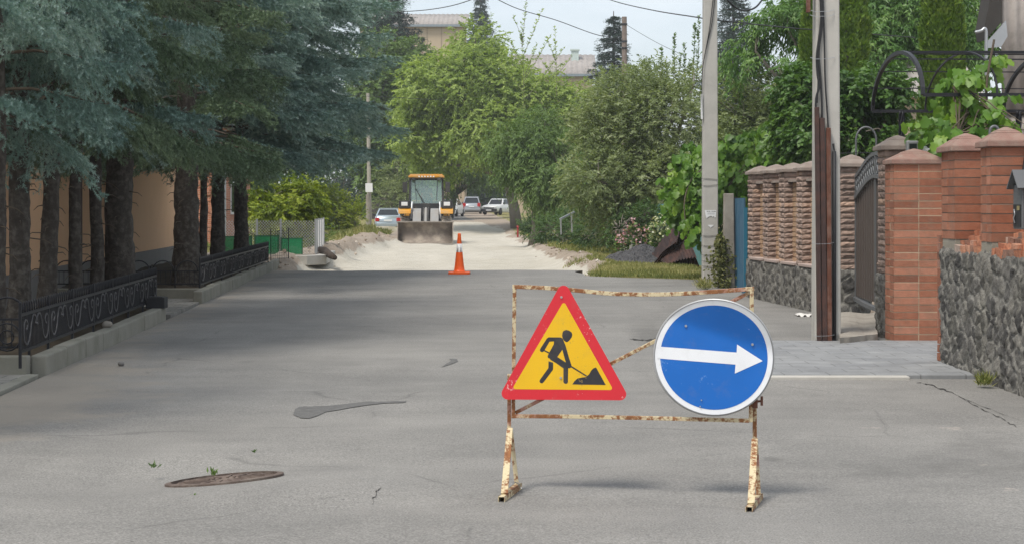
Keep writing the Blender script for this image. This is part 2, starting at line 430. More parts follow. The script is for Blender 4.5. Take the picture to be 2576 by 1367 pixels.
MT['leaf_olive'] = leafmat('grey_green_leaves', (.085, .115, .042), (.21, .26, .115), (.40, .44, .26), .36, .45, 1.0)
MT['leaf_vine'] = leafmat('vine_leaves', (.05, .12, .014), (.12, .24, .03), (.26, .38, .06), .38, .42, 1.6)
MT['leaf_sun'] = leafmat('yellow_green_leaves', (.09, .14, .012), (.20, .26, .022), (.36, .40, .045), .36, .5, 1.2)
MT['leaf_cherry'] = leafmat('cherry_leaves', (.045, .11, .02), (.105, .21, .045), (.23, .34, .10), .34, .38, 1.0)
MT['leaf_viburnum'] = leafmat('viburnum_leaves', (.04, .095, .022), (.085, .17, .038), (.16, .26, .07), .32, .42, 1.4)
MT['leaf_thuja'] = leafmat('thuja_sprays', (.05, .10, .012), (.13, .22, .03), (.27, .36, .07), .32, .6, 2.5)
MT['leaf_weed'] = leafmat('dry_weed_leaves', (.06, .075, .02), (.15, .16, .05), (.27, .25, .10), .3, .6, 3)
MT['grass'] = leafmat('grass_blades', (.10, .135, .03), (.26, .27, .085), (.52, .45, .22), .3, .6, .9)
MT['petal'] = leafmat('pale_petals', (.55, .35, .38), (.7, .6, .5), (.8, .78, .7), .3, .6, 3)
# ------------------------------------------------------------------ foliage
TPL_LEAF = (np.array([[0, 0, 0], [.3, .5, .07], [.62, .42, .07], [1, 0, -.06], [.62, -.42, .07], [.3, -.5, .07]]), [[0, 5, 4, 3], [0, 3, 2, 1]])
TPL_LONG = (np.array([[0, 0, 0], [.4, .5, .05], [1, 0, -.1], [.4, -.5, .05]]), [[0, 3, 2], [0, 2, 1]])
TPL_SIMPLE = (np.array([[0, 0, 0], [.45, .5, .05], [1, 0, 0], [.45, -.5, .05]]), [[0, 3, 2, 1]])
TPL_VINE = (np.array([[0, 0, 0], [-.12, .28, .0], [.18, .52, .06], [.42, .36, .06], [.66, .44, .03], [1, 0, -.08], [.66, -.44, .03], [.42, -.36, .06], [.18, -.52, .06], [-.12, -.28, 0]]),
            [[0, 9, 8, 7], [0, 7, 6, 5], [0, 5, 4, 3], [0, 3, 2, 1]])

def leaves(name, pos, dr, nm, L, W, var, mat, parent=None, tpl=TPL_LEAF):
    pos = np.asarray(pos); n = len(pos)
    dr = nrm(dr); sd = nrm(np.cross(nm, dr)); up = np.cross(dr, sd)
    t, fs = tpl; k = len(t)
    L = np.broadcast_to(L, (n,)); W = np.broadcast_to(W, (n,))
    V = (pos[:, None, :] + dr[:, None, :] * (t[None, :, 0:1] * L[:, None, None]) + sd[:, None, :] * (t[None, :, 1:2] * W[:, None, None])
         + up[:, None, :] * (t[None, :, 2:3] * L[:, None, None])).reshape(-1, 3)
    lo = np.concatenate([np.array(f) for f in fs]); ln = np.array([len(f) for f in fs])
    base = np.arange(n) * k
    loops = (base[:, None] + lo[None, :]).ravel()
    st = np.concatenate([[0], np.cumsum(ln)[:-1]])
    starts = (np.arange(n)[:, None] * ln.sum() + st[None, :]).ravel()
    return np_mesh(name, V, loops, starts, mat, parent, {'var': np.repeat(np.broadcast_to(var, (n,)), k)})

def crown_points(seed, blobs, n, per, slen, droop, fill=.45, gap=.0, gfreq=1.2, out=.9, flat=.55):
    g = np.random.default_rng(seed)
    B = np.array(blobs, float)                                  # cx cy cz rx ry rz
    w = (B[:, 3] * B[:, 4] + B[:, 4] * B[:, 5] + B[:, 3] * B[:, 5]); w /= w.sum()
    wv = Wave(seed + 5, gfreq)
    m = int(n * (1.6 if gap > -1 else 1))
    b = g.choice(len(B), m, p=w)
    d = nrm(g.normal(size=(m, 3)))
    lump = Wave(seed + 9, 1.6)(d * 2.2 + b[:, None] * 3.7)
    r = (1 - fill * g.random(m) ** 1.7) * (1 + .16 * lump)
    c = B[b, :3] + d * B[b, 3:] * r[:, None]
    keep = wv(c) > gap - .9
    c, d = c[keep][:n], d[keep][:n]
    m = len(c)
    sd = nrm(d * out + g.normal(size=(m, 3)) * .55 + np.array([0, 0, .18 - droop]))
    s = np.linspace(.08, 1, per)[None, :] + g.uniform(-.04, .04, (m, per))
    ln = slen * g.uniform(.55, 1.25, m)
    pos = c[:, None, :] + sd[:, None, :] * (s * ln[:, None])[..., None]
    pos[..., 2] -= droop * .5 * ln[:, None] * s ** 2
    side = nrm(np.cross(sd, np.array([0, 0, 1.0])) + 1e-4)
    sg = np.where(np.arange(per) % 2 == 0, 1, -1)[None, :, None]
    ld = nrm(sd[:, None, :] * .75 + side[:, None, :] * sg * .75 + g.normal(size=(m, per, 3)) * .35 + np.array([0, 0, -droop * .9]))
    nm = nrm(g.normal(size=(m, per, 3)) * flat + np.array([0, 0, .8]) + d[:, None, :] * .5)
    var = np.clip(g.normal(.5, .2, (m, 1)) + g.normal(0, .12, (m, per)), 0, 1)
    return pos.reshape(-1, 3), ld.reshape(-1, 3), nm.reshape(-1, 3), var.reshape(-1), c, sd, ln

def broadleaf(name, label, cat, base, blobs, mat, n=900, per=12, slen=.5, leaf=.11, wide=.5, droop=.3, fill=.5, gap=0, gfreq=1.2,
              trunk_r=.14, bark='grey_bark', tpl=TPL_LEAF, group=None, seed=1, twigs=True, lean=None, part='crown'):
    base = Vector(base)
    root = thing(name, label, cat, base, group)
    pos, ld, nm, var, c, sd, ln = crown_points(seed, blobs, n, per, slen, droop, fill, gap, gfreq)
    g = np.random.default_rng(seed + 77)
    L = leaf * g.uniform(.65, 1.25, len(pos))
    leaves(part, pos, ld, nm, L, L * wide, var, MT[mat], root, tpl)
    mb = MB(); rr = random.Random(seed)
    zc = sum(b[2] for b in blobs) / len(blobs); xc = sum(b[0] for b in blobs) / len(blobs); yc = sum(b[1] for b in blobs) / len(blobs)
    fork = Vector((base.x * .6 + xc * .4, base.y * .6 + yc * .4, base.z + (zc - base.z) * .45))
    if trunk_r:
        mb.tube([base - Vector((0, 0, .15)), base.lerp(fork, .4) + Vector((rr.uniform(-.1, .1), 0, 0)), fork], [trunk_r * 1.25, trunk_r, trunk_r * .8], 10)
        for b in blobs:
            e = Vector(b[:3]); mid = fork.lerp(e, .5) + Vector((rr.uniform(-.3, .3), rr.uniform(-.3, .3), rr.uniform(0, .3)))
            mb.tube([fork - Vector((0, 0, .1)), mid, e, e + Vector((0, 0, b[5] * .35))], [trunk_r * .55, trunk_r * .35, trunk_r * .18, .01], 7)
    if twigs:
        B = np.array([b[:3] for b in blobs])
        for i in range(0, len(c), max(1, len(c) // 110)):
            p = Vector(c[i]); k = int(((B - c[i]) ** 2).sum(1).argmin()); q = Vector(B[k]).lerp(p, .35)
            mb.tube([q, q.lerp(p, .6) + Vector((0, 0, .06)), p], [.018, .012, .005], 5, False)
    if mb.v: mb.build('trunk', MT[bark], root, fix=False)
    return root

# spruce: boughs with side shoots, every shoot a brush of needles
def spruce_data(seed, z0, ztop, R0, dens=1.0, zsparse=8.5, droop=1.0, step=.5, nb=6, shoot=.12, slen=(.12, .22), bare=.3, pw=.8):
    g = np.random.default_rng(seed)
    S, Dr, Ln, Tp = [], [], [], []
    tw = []
    z = z0
    while z < ztop:
        k = (z - z0) / (ztop - z0)
        sparse = z > zsparse
        a0 = g.uniform(0, 6.28)
        n_b = nb if not sparse else max(4, nb - 2)
        for b in range(n_b):
            az = a0 + 2 * math.pi * b / n_b + g.uniform(-.35, .35)
            L = max(.25, R0 * (1 - k) ** pw * g.uniform(.66, 1.12) * (.85 + .15 * min(1, (z - z0) / 1.0)))
            zb = z + g.uniform(-.22, .22)
            out = np.array([math.cos(az), math.sin(az), 0.0]); sid = np.array([-out[1], out[0], 0.0])
            up0 = g.uniform(.0, .22) + .35 * k; dr_ = droop * g.uniform(.75, 1.3)
            tint = g.normal(0, .10)
            def bp(x): return np.array([0, 0, zb]) + out * (L * x) + np.array([0, 0, L * (up0 * x - dr_ * .46 * x * x + dr_ * .20 * x ** 4)])
            tw.append([bp(x) for x in (0, .3, .6, .85, 1)])
            n2 = max(4, int(L / (.115 if not sparse else .2) * dens))
            for j in range(n2):
                x = min(1, bare + (1 - bare) * (j + g.uniform(0, .6)) / n2)
                p = bp(x)
                l2 = (.10 + .40 * (1 - x) + .20 * math.sin(math.pi * min(1, x * 1.05))) * min(L, 2.2) * g.uniform(.6, 1.05) + .06
                for sg in (1, -1):
                    a = R(g.uniform(40, 66))
                    d2 = out * math.cos(a) + sid * sg * math.sin(a) + np.array([0, 0, g.uniform(-.42, -.05) * dr_])
                    d2 /= np.linalg.norm(d2)
                    m = max(2, int(l2 / shoot))
                    q = np.linspace(0, 1, m + 1)[:-1]
                    pts = p + d2 * (q * l2)[:, None]; pts[:, 2] -= .38 * dr_ * l2 * q ** 2
                    S.append(pts); Dr.append(np.tile(d2, (m, 1)) + np.stack([np.zeros(m), np.zeros(m), -.7 * dr_ * q], 1)); Ln.append(np.full(m, l2 / m * 1.2)); Tp.append(.34 + .32 * q + tint)
                    s2 = np.cross(d2, [0, 0, 1.0]); s2 /= max(np.linalg.norm(s2), 1e-6)
                    m3 = max(1, int(l2 / (shoot * 1.05)))
                    q3 = (np.arange(m3) + .5) / m3
                    for s3 in (1, -1):
                        dd = d2 * .7 + s2 * s3 * .65 + np.array([0, 0, -.32 * dr_])
                        pp = p + d2 * (q3 * l2)[:, None]; pp[:, 2] -= .38 * dr_ * l2 * q3 ** 2
                        S.append(pp); Dr.append(np.tile(dd, (m3, 1)) + g.normal(0, .2, (m3, 3))); Ln.append(g.uniform(*slen, m3) * (1.1 - .3 * q3)); Tp.append(.42 + g.normal(0, .10, m3) + .15 * q3 + tint)
                    if not sparse:                                  # young shoots standing on the upper side
                        mm = max(1, m3 // 2); qq = g.random(mm); pp = p + d2 * (qq * l2)[:, None]; pp[:, 2] -= .38 * dr_ * l2 * qq ** 2
                        S.append(pp); Dr.append(np.tile(d2 * .8 + np.array([0, 0, .55]), (mm, 1)) + g.normal(0, .25, (mm, 3))); Ln.append(g.uniform(.06, .12, mm)); Tp.append(.62 + g.normal(0, .1, mm) + tint)
                if g.random() < .7 * dens:                          # hanging tassel under the bough
                    S.append(p[None]); Dr.append(np.array([[g.normal(0, .25), g.normal(0, .25), -1]])); Ln.append(np.array([g.uniform(.14, .34)])); Tp.append(np.array([.3 + tint]))
            S.append(bp(1.0)[None]); Dr.append((out + [0, 0, -.1])[None]); Ln.append(np.array([.2])); Tp.append(np.array([.8]))
        z += step * (1 if not sparse else 1.6)
    S = np.concatenate(S); Dr = nrm(np.concatenate(Dr)); Ln = np.concatenate(Ln); Tp = np.concatenate(Tp)
    return S, Dr, Ln, Tp, tw

def needle_arrays(seed, S, Dr, Ln, Tp, needle, nw, per):
    g = np.random.default_rng(seed + 1); n = len(S)
    cnt = per
    s = g.random((n, cnt)) * Ln[:, None]
    a = g.uniform(0, 6.283, (n, cnt))
    u = nrm(np.cross(Dr, np.where(np.abs(Dr[:, 2:3]) < .9, [[0, 0, 1.0]], [[1.0, 0, 0]]))); w = np.cross(Dr, u)
    rad = u[:, None, :] * np.cos(a)[..., None] + w[:, None, :] * np.sin(a)[..., None]
    nd = nrm(Dr[:, None, :] * .55 + rad * .85 + np.array([0, 0, .15]))
    p = S[:, None, :] + Dr[:, None, :] * s[..., None]
    wd = np.cross(nd, Dr[:, None, :]); wd = nrm(wd) * nw * .5
    ln = needle * g.uniform(.75, 1.15, (n, cnt))[..., None]
    V = np.stack([p - wd, p + wd, p + nd * ln], 2).reshape(-1, 3)
    var = np.repeat(np.clip(Tp[:, None] + .30 * (s / Ln[:, None] - .45) + g.normal(0, .10, (n, cnt)), 0, 1).ravel(), 3)
    # brown shoots
    return V, var

def spruce_crown_mesh(name, mat, seed, z0, ztop, R0, per=17, needle=.038, nw=.0065, **kw):
    S, Dr, Ln, Tp, tw = spruce_data(seed, z0, ztop, R0, **kw)
    V, var = needle_arrays(seed, S, Dr, Ln, Tp, needle, nw, per)
    n = len(V) // 3
    me = bpy.data.meshes.new(name)
    ob = np_mesh(name, V, np.arange(3 * n), np.arange(n) * 3, MT[mat], None, {'var': var})
    return ob, tw

def hedge_points(g, fn, n): return np.array([fn(g) for _ in range(n)])
# ------------------------------------------------------------------ ground, road, kerbs
def st_arr():
    s = np.concatenate([np.linspace(-300, 30, 16), np.arange(34, 42.6, .6), np.arange(42.6, 70, .22), np.arange(70, 130, .5), np.arange(130, 260, 3), np.geomspace(262, 4000, 18)])
    t = np.concatenate([-np.geomspace(1800, 12.4, 22), np.arange(-12, 12.05, .16), np.geomspace(12.4, 1800, 22)])
    return s, t

_gn = Wave(3, 1.0); _gn2 = Wave(4, 2.6); _gn3 = Wave(8, 6.0)
def ground_h(t, s):
    t = np.asarray(t, float); s = np.asarray(s, float)
    X = np.stack([t, s, 0 * t], -1)
    n1, n2, n3 = _gn(X), _gn2(X), _gn3(X)
    tl = -2.9 + .054 * (s - 44) + .25 * n1; tr = 4.1 + .022 * (s - 44) + .25 * n1
    ramp_ = sst(106, 125, s)
    dug = sst(tl - .55, tl + .25, t) * sst(-(tr + .55), -(tr - .25), -t) * sst(43.0, 43.55, s) * (1 - ramp_)
    h = -.03 + .55 * sst(107, 126, s) * 1.0 + .25 * sst(126, 190, s)
    h = h - .21 * dug
    bank = np.exp(-((t - (tl - .75)) / .62) ** 2) * sst(45.5, 48.5, s) * (1 - sst(70, 92, s)) * (.30 + .12 * n1 + .10 * n2 + .05 * n3)
    bank2 = np.exp(-((t - (tr + .5)) / .42) ** 2) * sst(44.5, 47, s) * (1 - sst(56, 70, s)) * (.10 + .07 * n1 + .06 * n2 + .05 * n3)
    heap = .35 * np.exp(-((t - .0) / .9) ** 2 - ((s - 91) / 3.5) ** 2) * 0
    heap2 = np.exp(-((t - (-2.0)) / .8) ** 2 - ((s - 88) / 3.0) ** 2) * (.35 + .1 * n2)
    verge = sst(.3, 1.0, t - tr) * sst(36, 37.5, s) * .05 + sst(.6, 1.6, (tl - .75) - t) * sst(47, 49, s) * .10
    far = sst(43, 44, s)
    rough = (.018 * n2 + .012 * n3) * far * (1 - sst(120, 126, s)) + (.03 * n1 + .022 * np.sin(t * 4.1 + .8 * n1 + .05 * s) * sst(-.3, .6, n1 + .5)) * dug
    return h + np.maximum(bank, 0) + np.maximum(bank2, 0) + heap2 * far + verge + rough, dug, np.maximum(bank, 0) + np.maximum(bank2, 0) + heap2 * far, tl, tr, n1, n2

s_, t_ = st_arr()
SS, TT = np.meshgrid(s_, t_, indexing='ij')
hh, dug, bank, tl, tr, n1, n2 = ground_h(TT, SS)
hh = np.where(SS < 42.0, -.12, hh)
hh = np.where((SS < 43.2) & (SS >= 42.0) & (TT > -3.4) & (TT < 6), np.minimum(hh, -.12), hh)
V = np.stack([TT + HEAD * SS, SS, hh], -1).reshape(-1, 3)
asph = sst(123.5, 125, SS) * sst(-3.4, -3.0, TT) * sst(-4.6, -4.2, -TT)
sand = np.clip(dug * 1.2, 0, 1) + .47 * sst(104, 108, SS) * (1 - sst(121, 124, SS)) * sst(-3, -2.4, TT) * sst(-5.2, -4.6, -TT)
sand = np.clip(sand, 0, 1)
grass = np.where(TT > tr, sst(.45, .9, TT - tr - .1 * (SS > 45)), sst(1.1, 1.7, tl - TT)) * sst(36, 37, SS) * (1 - np.clip(bank * 5, 0, 1)) * (1 - sand)
ground = grid_mesh('ground', V, len(s_), len(t_), MT['ground'], None, {'sand': sand.ravel(), 'grass': grass.ravel(), 'asph': asph.ravel()})
tag(ground, kind='structure')

# road sheet with a broken far edge
mp = P(565, 1203.5, .02)
def road_edge_right(s): return np.where(s < 37.2, 6.4, 6.4 - 2.35 * sst(37.2, 40.6, s))
_rw = Wave(30, .55)
def road_z0(t, s):
    t = np.asarray(t, float); s = np.asarray(s, float); x = t + HEAD * s
    z = .006 + .010 * _rw(np.stack([t, s, 0 * t], -1)) * sst(6, 9, s)
    mx_, my_ = x - mp.x, s - mp.y
    return z + (-.065 * my_ + .087 * mx_) * (1 - sst(.42, 1.3, np.hypot(mx_, my_)))
def on_road(u, v, dz=.004):
    p = P(u, v, .01); p.z = float(road_z0(p.x - HEAD * p.y, p.y)) + dz; return p
def make_road():
    ss = np.concatenate([np.linspace(-30, 8, 20), np.arange(8.2, 9.0, .2), np.arange(9.0, 12.2, .06), np.arange(12.2, 43.3, .2)]); q = np.concatenate([np.linspace(0, .36, 70), np.linspace(.37, 1, 64)])
    wv = Wave(21, 1.1); wv2 = Wave(22, 3.2)
    S2, Q = np.meshgrid(ss, q, indexing='ij')
    l = np.full_like(S2, -3.42) - 1.5 * ((S2 > 24.9) & (S2 < 28.8)) * 0
    r = np.minimum(road_edge_right(S2) + .18 * wv(np.stack([S2 * 1.3, S2 * 0, S2 * 0], -1)) * (S2 > 37), 12)
    r = np.where(S2 < 14.5, 7.5, r)
    tt = l + (r - l) * Q
    k = sst(40, 43.3, S2)
    e = (.30 * wv(np.stack([tt, 0 * tt, 0 * tt], -1)) + .10 * wv2(np.stack([tt, 0 * tt, 0 * tt], -1)))
    s2 = S2 + k * (e + .35 - .08 * (tt + 3.4) * 0)
    X = np.stack([tt, S2, 0 * tt], -1)
    z = road_z0(tt, S2)
    dust = np.exp(-((tt + 3.4) / .75) ** 2) * .62 + .5 * np.exp(-((tt + 2.6) / 1.0) ** 2 - ((S2 - 15) / 3.5) ** 2) + .55 * sst(41, 43.2, S2)
    patch = np.zeros_like(tt)
    for (u, v, a, b, w) in ((2400, 1080, .22, .16, .75), (2535, 1232, .2, .12, .7), (2170, 1075, .3, .12, .6), (2490, 1170, .25, .06, .6), (2290, 1350, .4, .06, .45), (1680, 800, .4, .6, .35)):
        p = P(u, v); patch += w * np.exp(-((tt + HEAD * s2 - p.x) / a) ** 2 - ((s2 - p.y) / (b * p.y / 8)) ** 2)
    darker = np.zeros_like(tt)  # tarry patches low on the right, plus darker ovals and bands elsewhere
    for (u, v, a, b, w) in ((1640, 850, .35, 1.2, .6), (1700, 800, .9, 2.0, .5), (2300, 1180, 1.1, .8, .55), (2450, 1100, .5, 1.5, .5), (800, 790, .6, .25, .45), (860, 765, 1.0, .5, .35), (1040, 765, .8, .4, .35), (620, 908, .2, .18, .6), (1945, 1155, .06, .08, .7), (2080, 1300, .5, .06, .5), (1450, 690, .6, .7, .5)):
        p = P(u, v); darker += w * np.exp(-((tt + HEAD * s2 - p.x) / a) ** 2 - ((s2 - p.y) / (b * p.y / 9)) ** 2)
    V = np.stack([tt + HEAD * s2, s2, z], -1)
    # skirt at the far edge gives the asphalt its thickness
    V = np.concatenate([V, (V[-1:] - np.array([0, 0, .17]))], 0)
    at = {k: np.concatenate([a, a[-1:]], 0).ravel() for k, a in (('dust', dust), ('patch', patch), ('tar', darker))}
    o = grid_mesh('road', V.reshape(-1, 3), len(ss) + 1, len(q), MT['asphalt'], None, at)
    tag(o, kind='structure'); return o
make_road()

# wet streak and small marks lying on the asphalt
def sheet(name, poly, mat, z=.024, sub=0):
    mb = MB(); mb.add([on_road(u, v, .005) for u, v in poly], [tuple(range(len(poly)))]); o = mb.build(name, mat, None)
    tag(o, kind='structure'); return o
def wobble(poly, k=3, amp=2.0, seed=3):
    rr = random.Random(seed); out = []
    for i in range(len(poly)):
        a, b = poly[i], poly[(i + 1) % len(poly)]
        for j in range(k):
            f = j / k; out.append((a[0] + (b[0] - a[0]) * f + rr.uniform(-amp, amp) * (j > 0), a[1] + (b[1] - a[1]) * f + rr.uniform(-amp, amp) * .22 * (j > 0)))
    return out
MT['stain'] = simple('damp_asphalt', (.108, .104, .098), .75, var=.45, scale=90, bst=.4, bscale=80, grime=(.17, .163, .152), gamt=.7, gscale=14)
stain = [(738, 1040), (741, 1028), (752, 1021), (790, 1020), (822, 1019), (870, 1014), (925, 1008), (950, 1009), (1000, 1007), (1022, 1007), (1016, 1011), (960, 1013), (910, 1019), (860, 1027), (820, 1033), (800, 1042), (778, 1049), (755, 1048)]
sheet('road_stain', wobble(stain, 3, 1.5), MT['stain'])
sheet('road_stain', wobble([(1110, 921), (1122, 912), (1134, 905), (1130, 899), (1150, 900), (1152, 906), (1138, 912)], 3, 1.2, 5), MT['stain'])
MT['crack'] = simple('open_crack', (.045, .042, .038), 1, var=.4, scale=30, bst=.5)
def crack(pts, w, seed):
    rr = random.Random(seed); L_, R_ = [], []
    fine = []
    for a, b in zip(pts[:-1], pts[1:]):
        for j in range(6): fine.append((a[0] + (b[0] - a[0]) * j / 6 + rr.uniform(-4, 4), a[1] + (b[1] - a[1]) * j / 6 + rr.uniform(-2, 2)))
    for i, (x, y) in enumerate(fine):
        ww = w * rr.uniform(.3, 1.2) * math.sin(math.pi * (i + .5) / len(fine)) ** .5
        L_.append((x - ww, y - ww * .45)); R_.append((x + ww, y + ww * .45))
    mb = MB(); n = len(fine)
    mb.add([on_road(u, v, .004) for u, v in L_ + R_], [(i, i + 1, n + i + 1, n + i) for i in range(n - 1)])
    tag(mb.build('road_crack', MT['crack'], None), kind='structure')
crack([(2308, 957), (2345, 965), (2400, 985), (2430, 1002), (2500, 1030), (2575, 1058)], 5, 1)
crack([(2400, 985), (2440, 1010), (2475, 1028), (2520, 1050), (2560, 1075)], 3.5, 2)
crack([(1585, 848), (1610, 852), (1650, 850), (1700, 846)], 4, 3)
#crack([(310, 1278), (360, 1264), (440, 1254), (500, 1255)], 2, 4)
crack([(935, 1268), (945, 1245), (958, 1236)], 1.2, 5)
#crack([(170, 1300), (230, 1312), (330, 1320)], 1.6, 6)

# driveway of grey pavers with a pale edge
def slab_struct(name, pts, z, thick, mat, bev=.01):
    mb = MB(); mb.prism([Vector((p[0], p[1], z)) for p in pts], (0, 0, -thick))
    o = mb.build(name, mat, None, bevel=bev); tag(o, kind='structure'); return o
p0, p1, p2, p3 = P(1905, 863, .03), P(2380, 863, .03), P(2425, 950, .03), P(1905, 954, .03)
slab_struct('driveway', [(p0.x - .35, 20.75), (8.5, 20.75), (8.5, 16.55), (p3.x - .62, 16.55)], .035, .2, MT['paving'])
mb = MB(); mb.box(1.68, 3.65, 16.40, 16.54, -.1, .03)
tag(mb.build('driveway_kerb', MT['concrete'], None, bevel=.01), kind='structure')

# left kerbs, beds, side paths
def kerb_run(t0, s0, s1, h=.2, w=.15, n=1.0):
    k = max(1, round((s1 - s0) / n)); mb = MB()
    for i in range(k):
        a, b = s0 + (s1 - s0) * i / k, s0 + (s1 - s0) * (i + 1) / k
        hj, tj = h + rnd.uniform(-.012, .012), rnd.uniform(-.012, .012)
        vs = [T(tt + tj, ss, z) for z in (-.1, hj) for ss in (a + .004, b - .004) for tt in (t0 - w, t0)]
        mb.add(vs, [(0, 2, 3, 1), (4, 5, 7, 6), (0, 1, 5, 4), (2, 6, 7, 3), (0, 4, 6, 2), (1, 3, 7, 5)])
    o = mb.build('kerb', MT['kerb'], None, bevel=.018); tag(o, kind='structure'); return o
kerb_run(-3.41, 16.75, 24.9)
kerb_run(-3.41, 29.0, 46.2)
mb = MB(); mb.box(-9.5, -4.50, 16.60, 16.74, -.1, .2); tag(mb.build('kerb', MT['kerb'], None, bevel=.015), kind='structure')
mb = MB(); mb.box(-9.5, -5.22, 30.0, 30.14, -.1, .2); tag(mb.build('kerb', MT['kerb'], None, bevel=.015), kind='structure')
mb = MB(); mb.box(-9.5, -4.62, 14.3, 14.5, -.1, .2); tag(mb.build('kerb', MT['kerb'], None, bevel=.03), kind='structure')
mb = MB(); q = [T(-3.44, 14.6, .045), T(-3.44, 16.5, .045), T(-3.56, 16.5, .045), T(-3.56, 14.6, .045)]; mb.prism(q, (0, 0, -.15))
tag(mb.build('path_edging', MT['kerb'], None, bevel=.01), kind='structure')
def bed(t0, t1, s0, s1, z, name, mat):
    q = [T(t0, s0, z), T(t1, s0, z), T(t1, s1, z), T(t0, s1, z)]
    mb = MB(); mb.prism(q, (0, 0, -.25)); o = mb.build(name, mat, None); tag(o, kind='structure'); return o
def soil_bed(t0, t1, s0, s1, z):
    wv = Wave(12, 2.2); ns, nt_ = int((s1 - s0) / .12), int((t1 - t0) / .12)
    S2, T2 = np.meshgrid(np.linspace(s0, s1, ns), np.linspace(t0, t1, nt_), indexing='ij')
    z2 = z + .03 * wv(np.stack([T2, S2, 0 * S2], -1)) + .012 * Wave(13, 8)(np.stack([T2, S2, 0 * S2], -1))
    o = grid_mesh('soil_bed', np.stack([T2 + HEAD * S2, S2, z2], -1).reshape(-1, 3), ns, nt_, MT['soil']); tag(o, kind='structure')
soil_bed(-7.6, -3.57, 16.75, 25.6, .12); soil_bed(-7.6, -3.57, 30.15, 46.2, .12)
bed(-8.0, -3.57, 14.5, 16.6, .03, 'side_path', MT['old_pavers'])
bed(-8.0, -3.45, 25.6, 30.0, .035, 'side_path', MT['old_pavers'])
bed(-4.5, -3.43, 46.2, 50.5, .05, 'footpath', MT['concrete'])
bed(-5.6, -4.5, 46.2, 49.6, .09, 'footpath', MT['concrete'])

# grass: blades on the verges
def verge_grass():
    g = np.random.default_rng(5)
    def scatter(n, t0, t1, s0, s1, dens):
        t = g.uniform(t0, t1, n); s = g.uniform(s0, s1, n)
        h, dug, bank, tl, tr, n1, n2 = ground_h(t, s)
        k = dens(t, s, dug, bank, tl, tr, n1, n2) > g.random(n)
        return t[k], s[k], h[k], n1[k]
    A = []
    A.append(scatter(60000, 3.8, 7.0, 37.4, 52, lambda t, s, d, b, tl, tr, n1, n2: (sst(.15, .7, t - tr - .3 * n2 - .9 * sst(46, 44, s) * 0) * (s > 37.6) * np.where(s < 43.5, t > road_edge_right(s) + .12 + .25 * n1, 1) * (.35 + .5 * sst(-.6, .5, n1 + n2)) * (b < .07))))
    A.append(scatter(50000, 3.8, 7.5, 52, 100, lambda t, s, d, b, tl, tr, n1, n2: sst(.5, 1.1, t - tr) * (.3 + .5 * sst(-.6, .5, n1)) * (b < .10)))
    A.append(scatter(70000, -7.0, -1.2, 52, 100, lambda t, s, d, b, tl, tr, n1, n2: sst(1.1, 1.5, tl - t + .3 * n2) * (.4 + .6 * sst(-.7, .4, n1)) * (s > 52)))
    t, s, h, n1 = [np.concatenate(x) for x in zip(*A)]
    n = len(t)
    pos = np.stack([t + HEAD * s, s, h - .01], -1)
    dr = nrm(np.stack([g.normal(0, .45, n), g.normal(0, .45, n), np.ones(n)], -1))
    L = g.uniform(.05, .15, n) * (1 + .5 * (s > 60)) * (1 + .7 * (t < 0))
    o = leaves('grass', pos, dr, nrm(np.stack([g.normal(0, .3, n), -np.ones(n), .3 * np.ones(n)], -1)), L, L * .13, np.clip(.45 + .25 * n1 + g.normal(0, .2, n), 0, 1), MT['grass'], None, TPL_LONG)
    tag(o, 'short dry green grass growing on the verges beside the dug road', 'grass', kind='stuff')
verge_grass()

# loose stones and clods on the dug banks
def clods():
    g = np.random.default_rng(9); mb = MB()
    cnt = 0
    while cnt < 260:
        left = g.random() < .82
        s = g.uniform(45.5, 84 if left else 64)
        _, _, _, tl, tr, _, _ = ground_h(0.0, s)
        t = float(tl) - .75 + g.normal(0, .4) if left else float(tr) + .6 + g.normal(0, .3)
        h = float(ground_h(t, s)[0]); r = g.uniform(.02, .06) * (1.5 if g.random() < .08 else 1)
        mb.var = g.random(); p = T(t, s, h + r * .25)
        b0 = len(mb.v); mb.sphere(p, (r, r * g.uniform(.7, 1.2), r * g.uniform(.5, .9)), 6, 4)
        for i in range(b0, len(mb.v)): mb.v[i] = tuple(np.array(mb.v[i]) + g.normal(0, r * .16, 3))
        cnt += 1
    mb.sm = [False] * len(mb.f)
    o = mb.build('rubble', varied('dug_clods', [(0, (.22, .17, .125)), (.6, (.40, .33, .26)), (1, (.54, .49, .42))], 1, .5, 40), None)
    tag(o, 'brown clods and stones scattered over the dug up road banks', 'rubble', kind='stuff')
clods()
# ------------------------------------------------------------------ roadwork barrier with its two signs
def ypl(u): return 10.04 + (u - 1283) / 614 * (-.31)
def BP(u, v, off=0.0):
    return D(u, v, ypl(u) + off)
def C1(x, y, off=0.0): return BP(1229.15 + .4495 * x, 684.8 + .4495 * y, off)
def C2(x, y, off=0.0): return BP((1440 + x * .26335) / 1.139, (800 + y * .26335) / 1.139, off)
barrier = thing('roadwork_barrier', 'rusty cream metal frame barrier carrying a triangular roadworks sign and a round blue arrow sign', 'barrier', P(1590, 1245))
RP = MT['rust_paint']
def bars(name, paths, w, parent=barrier, mat=RP, h=None):
    mb = MB()
    for p in paths:
        if len(p) == 2: mb.bar(p[0], p[1], w, h, up=(0, 1, 0))
        else: mb.path(p, w, h)
    return mb.build(name, mat, parent, bevel=.002)
bars('top_rail', [[C1(*p) for p in ((134, 78), (300, 84), (450, 95), (560, 106), (640, 114), (720, 119), (860, 122), (1000, 121), (1130, 115), (1250, 107), (1360, 99), (1484, 90))]], .022)
bars('upright', [[C1(144, 87), C1(139, 560), C1(137, 812)]], .021)
bars('upright', [[C1(1471, 100), C1(1466, 834)]], .021)
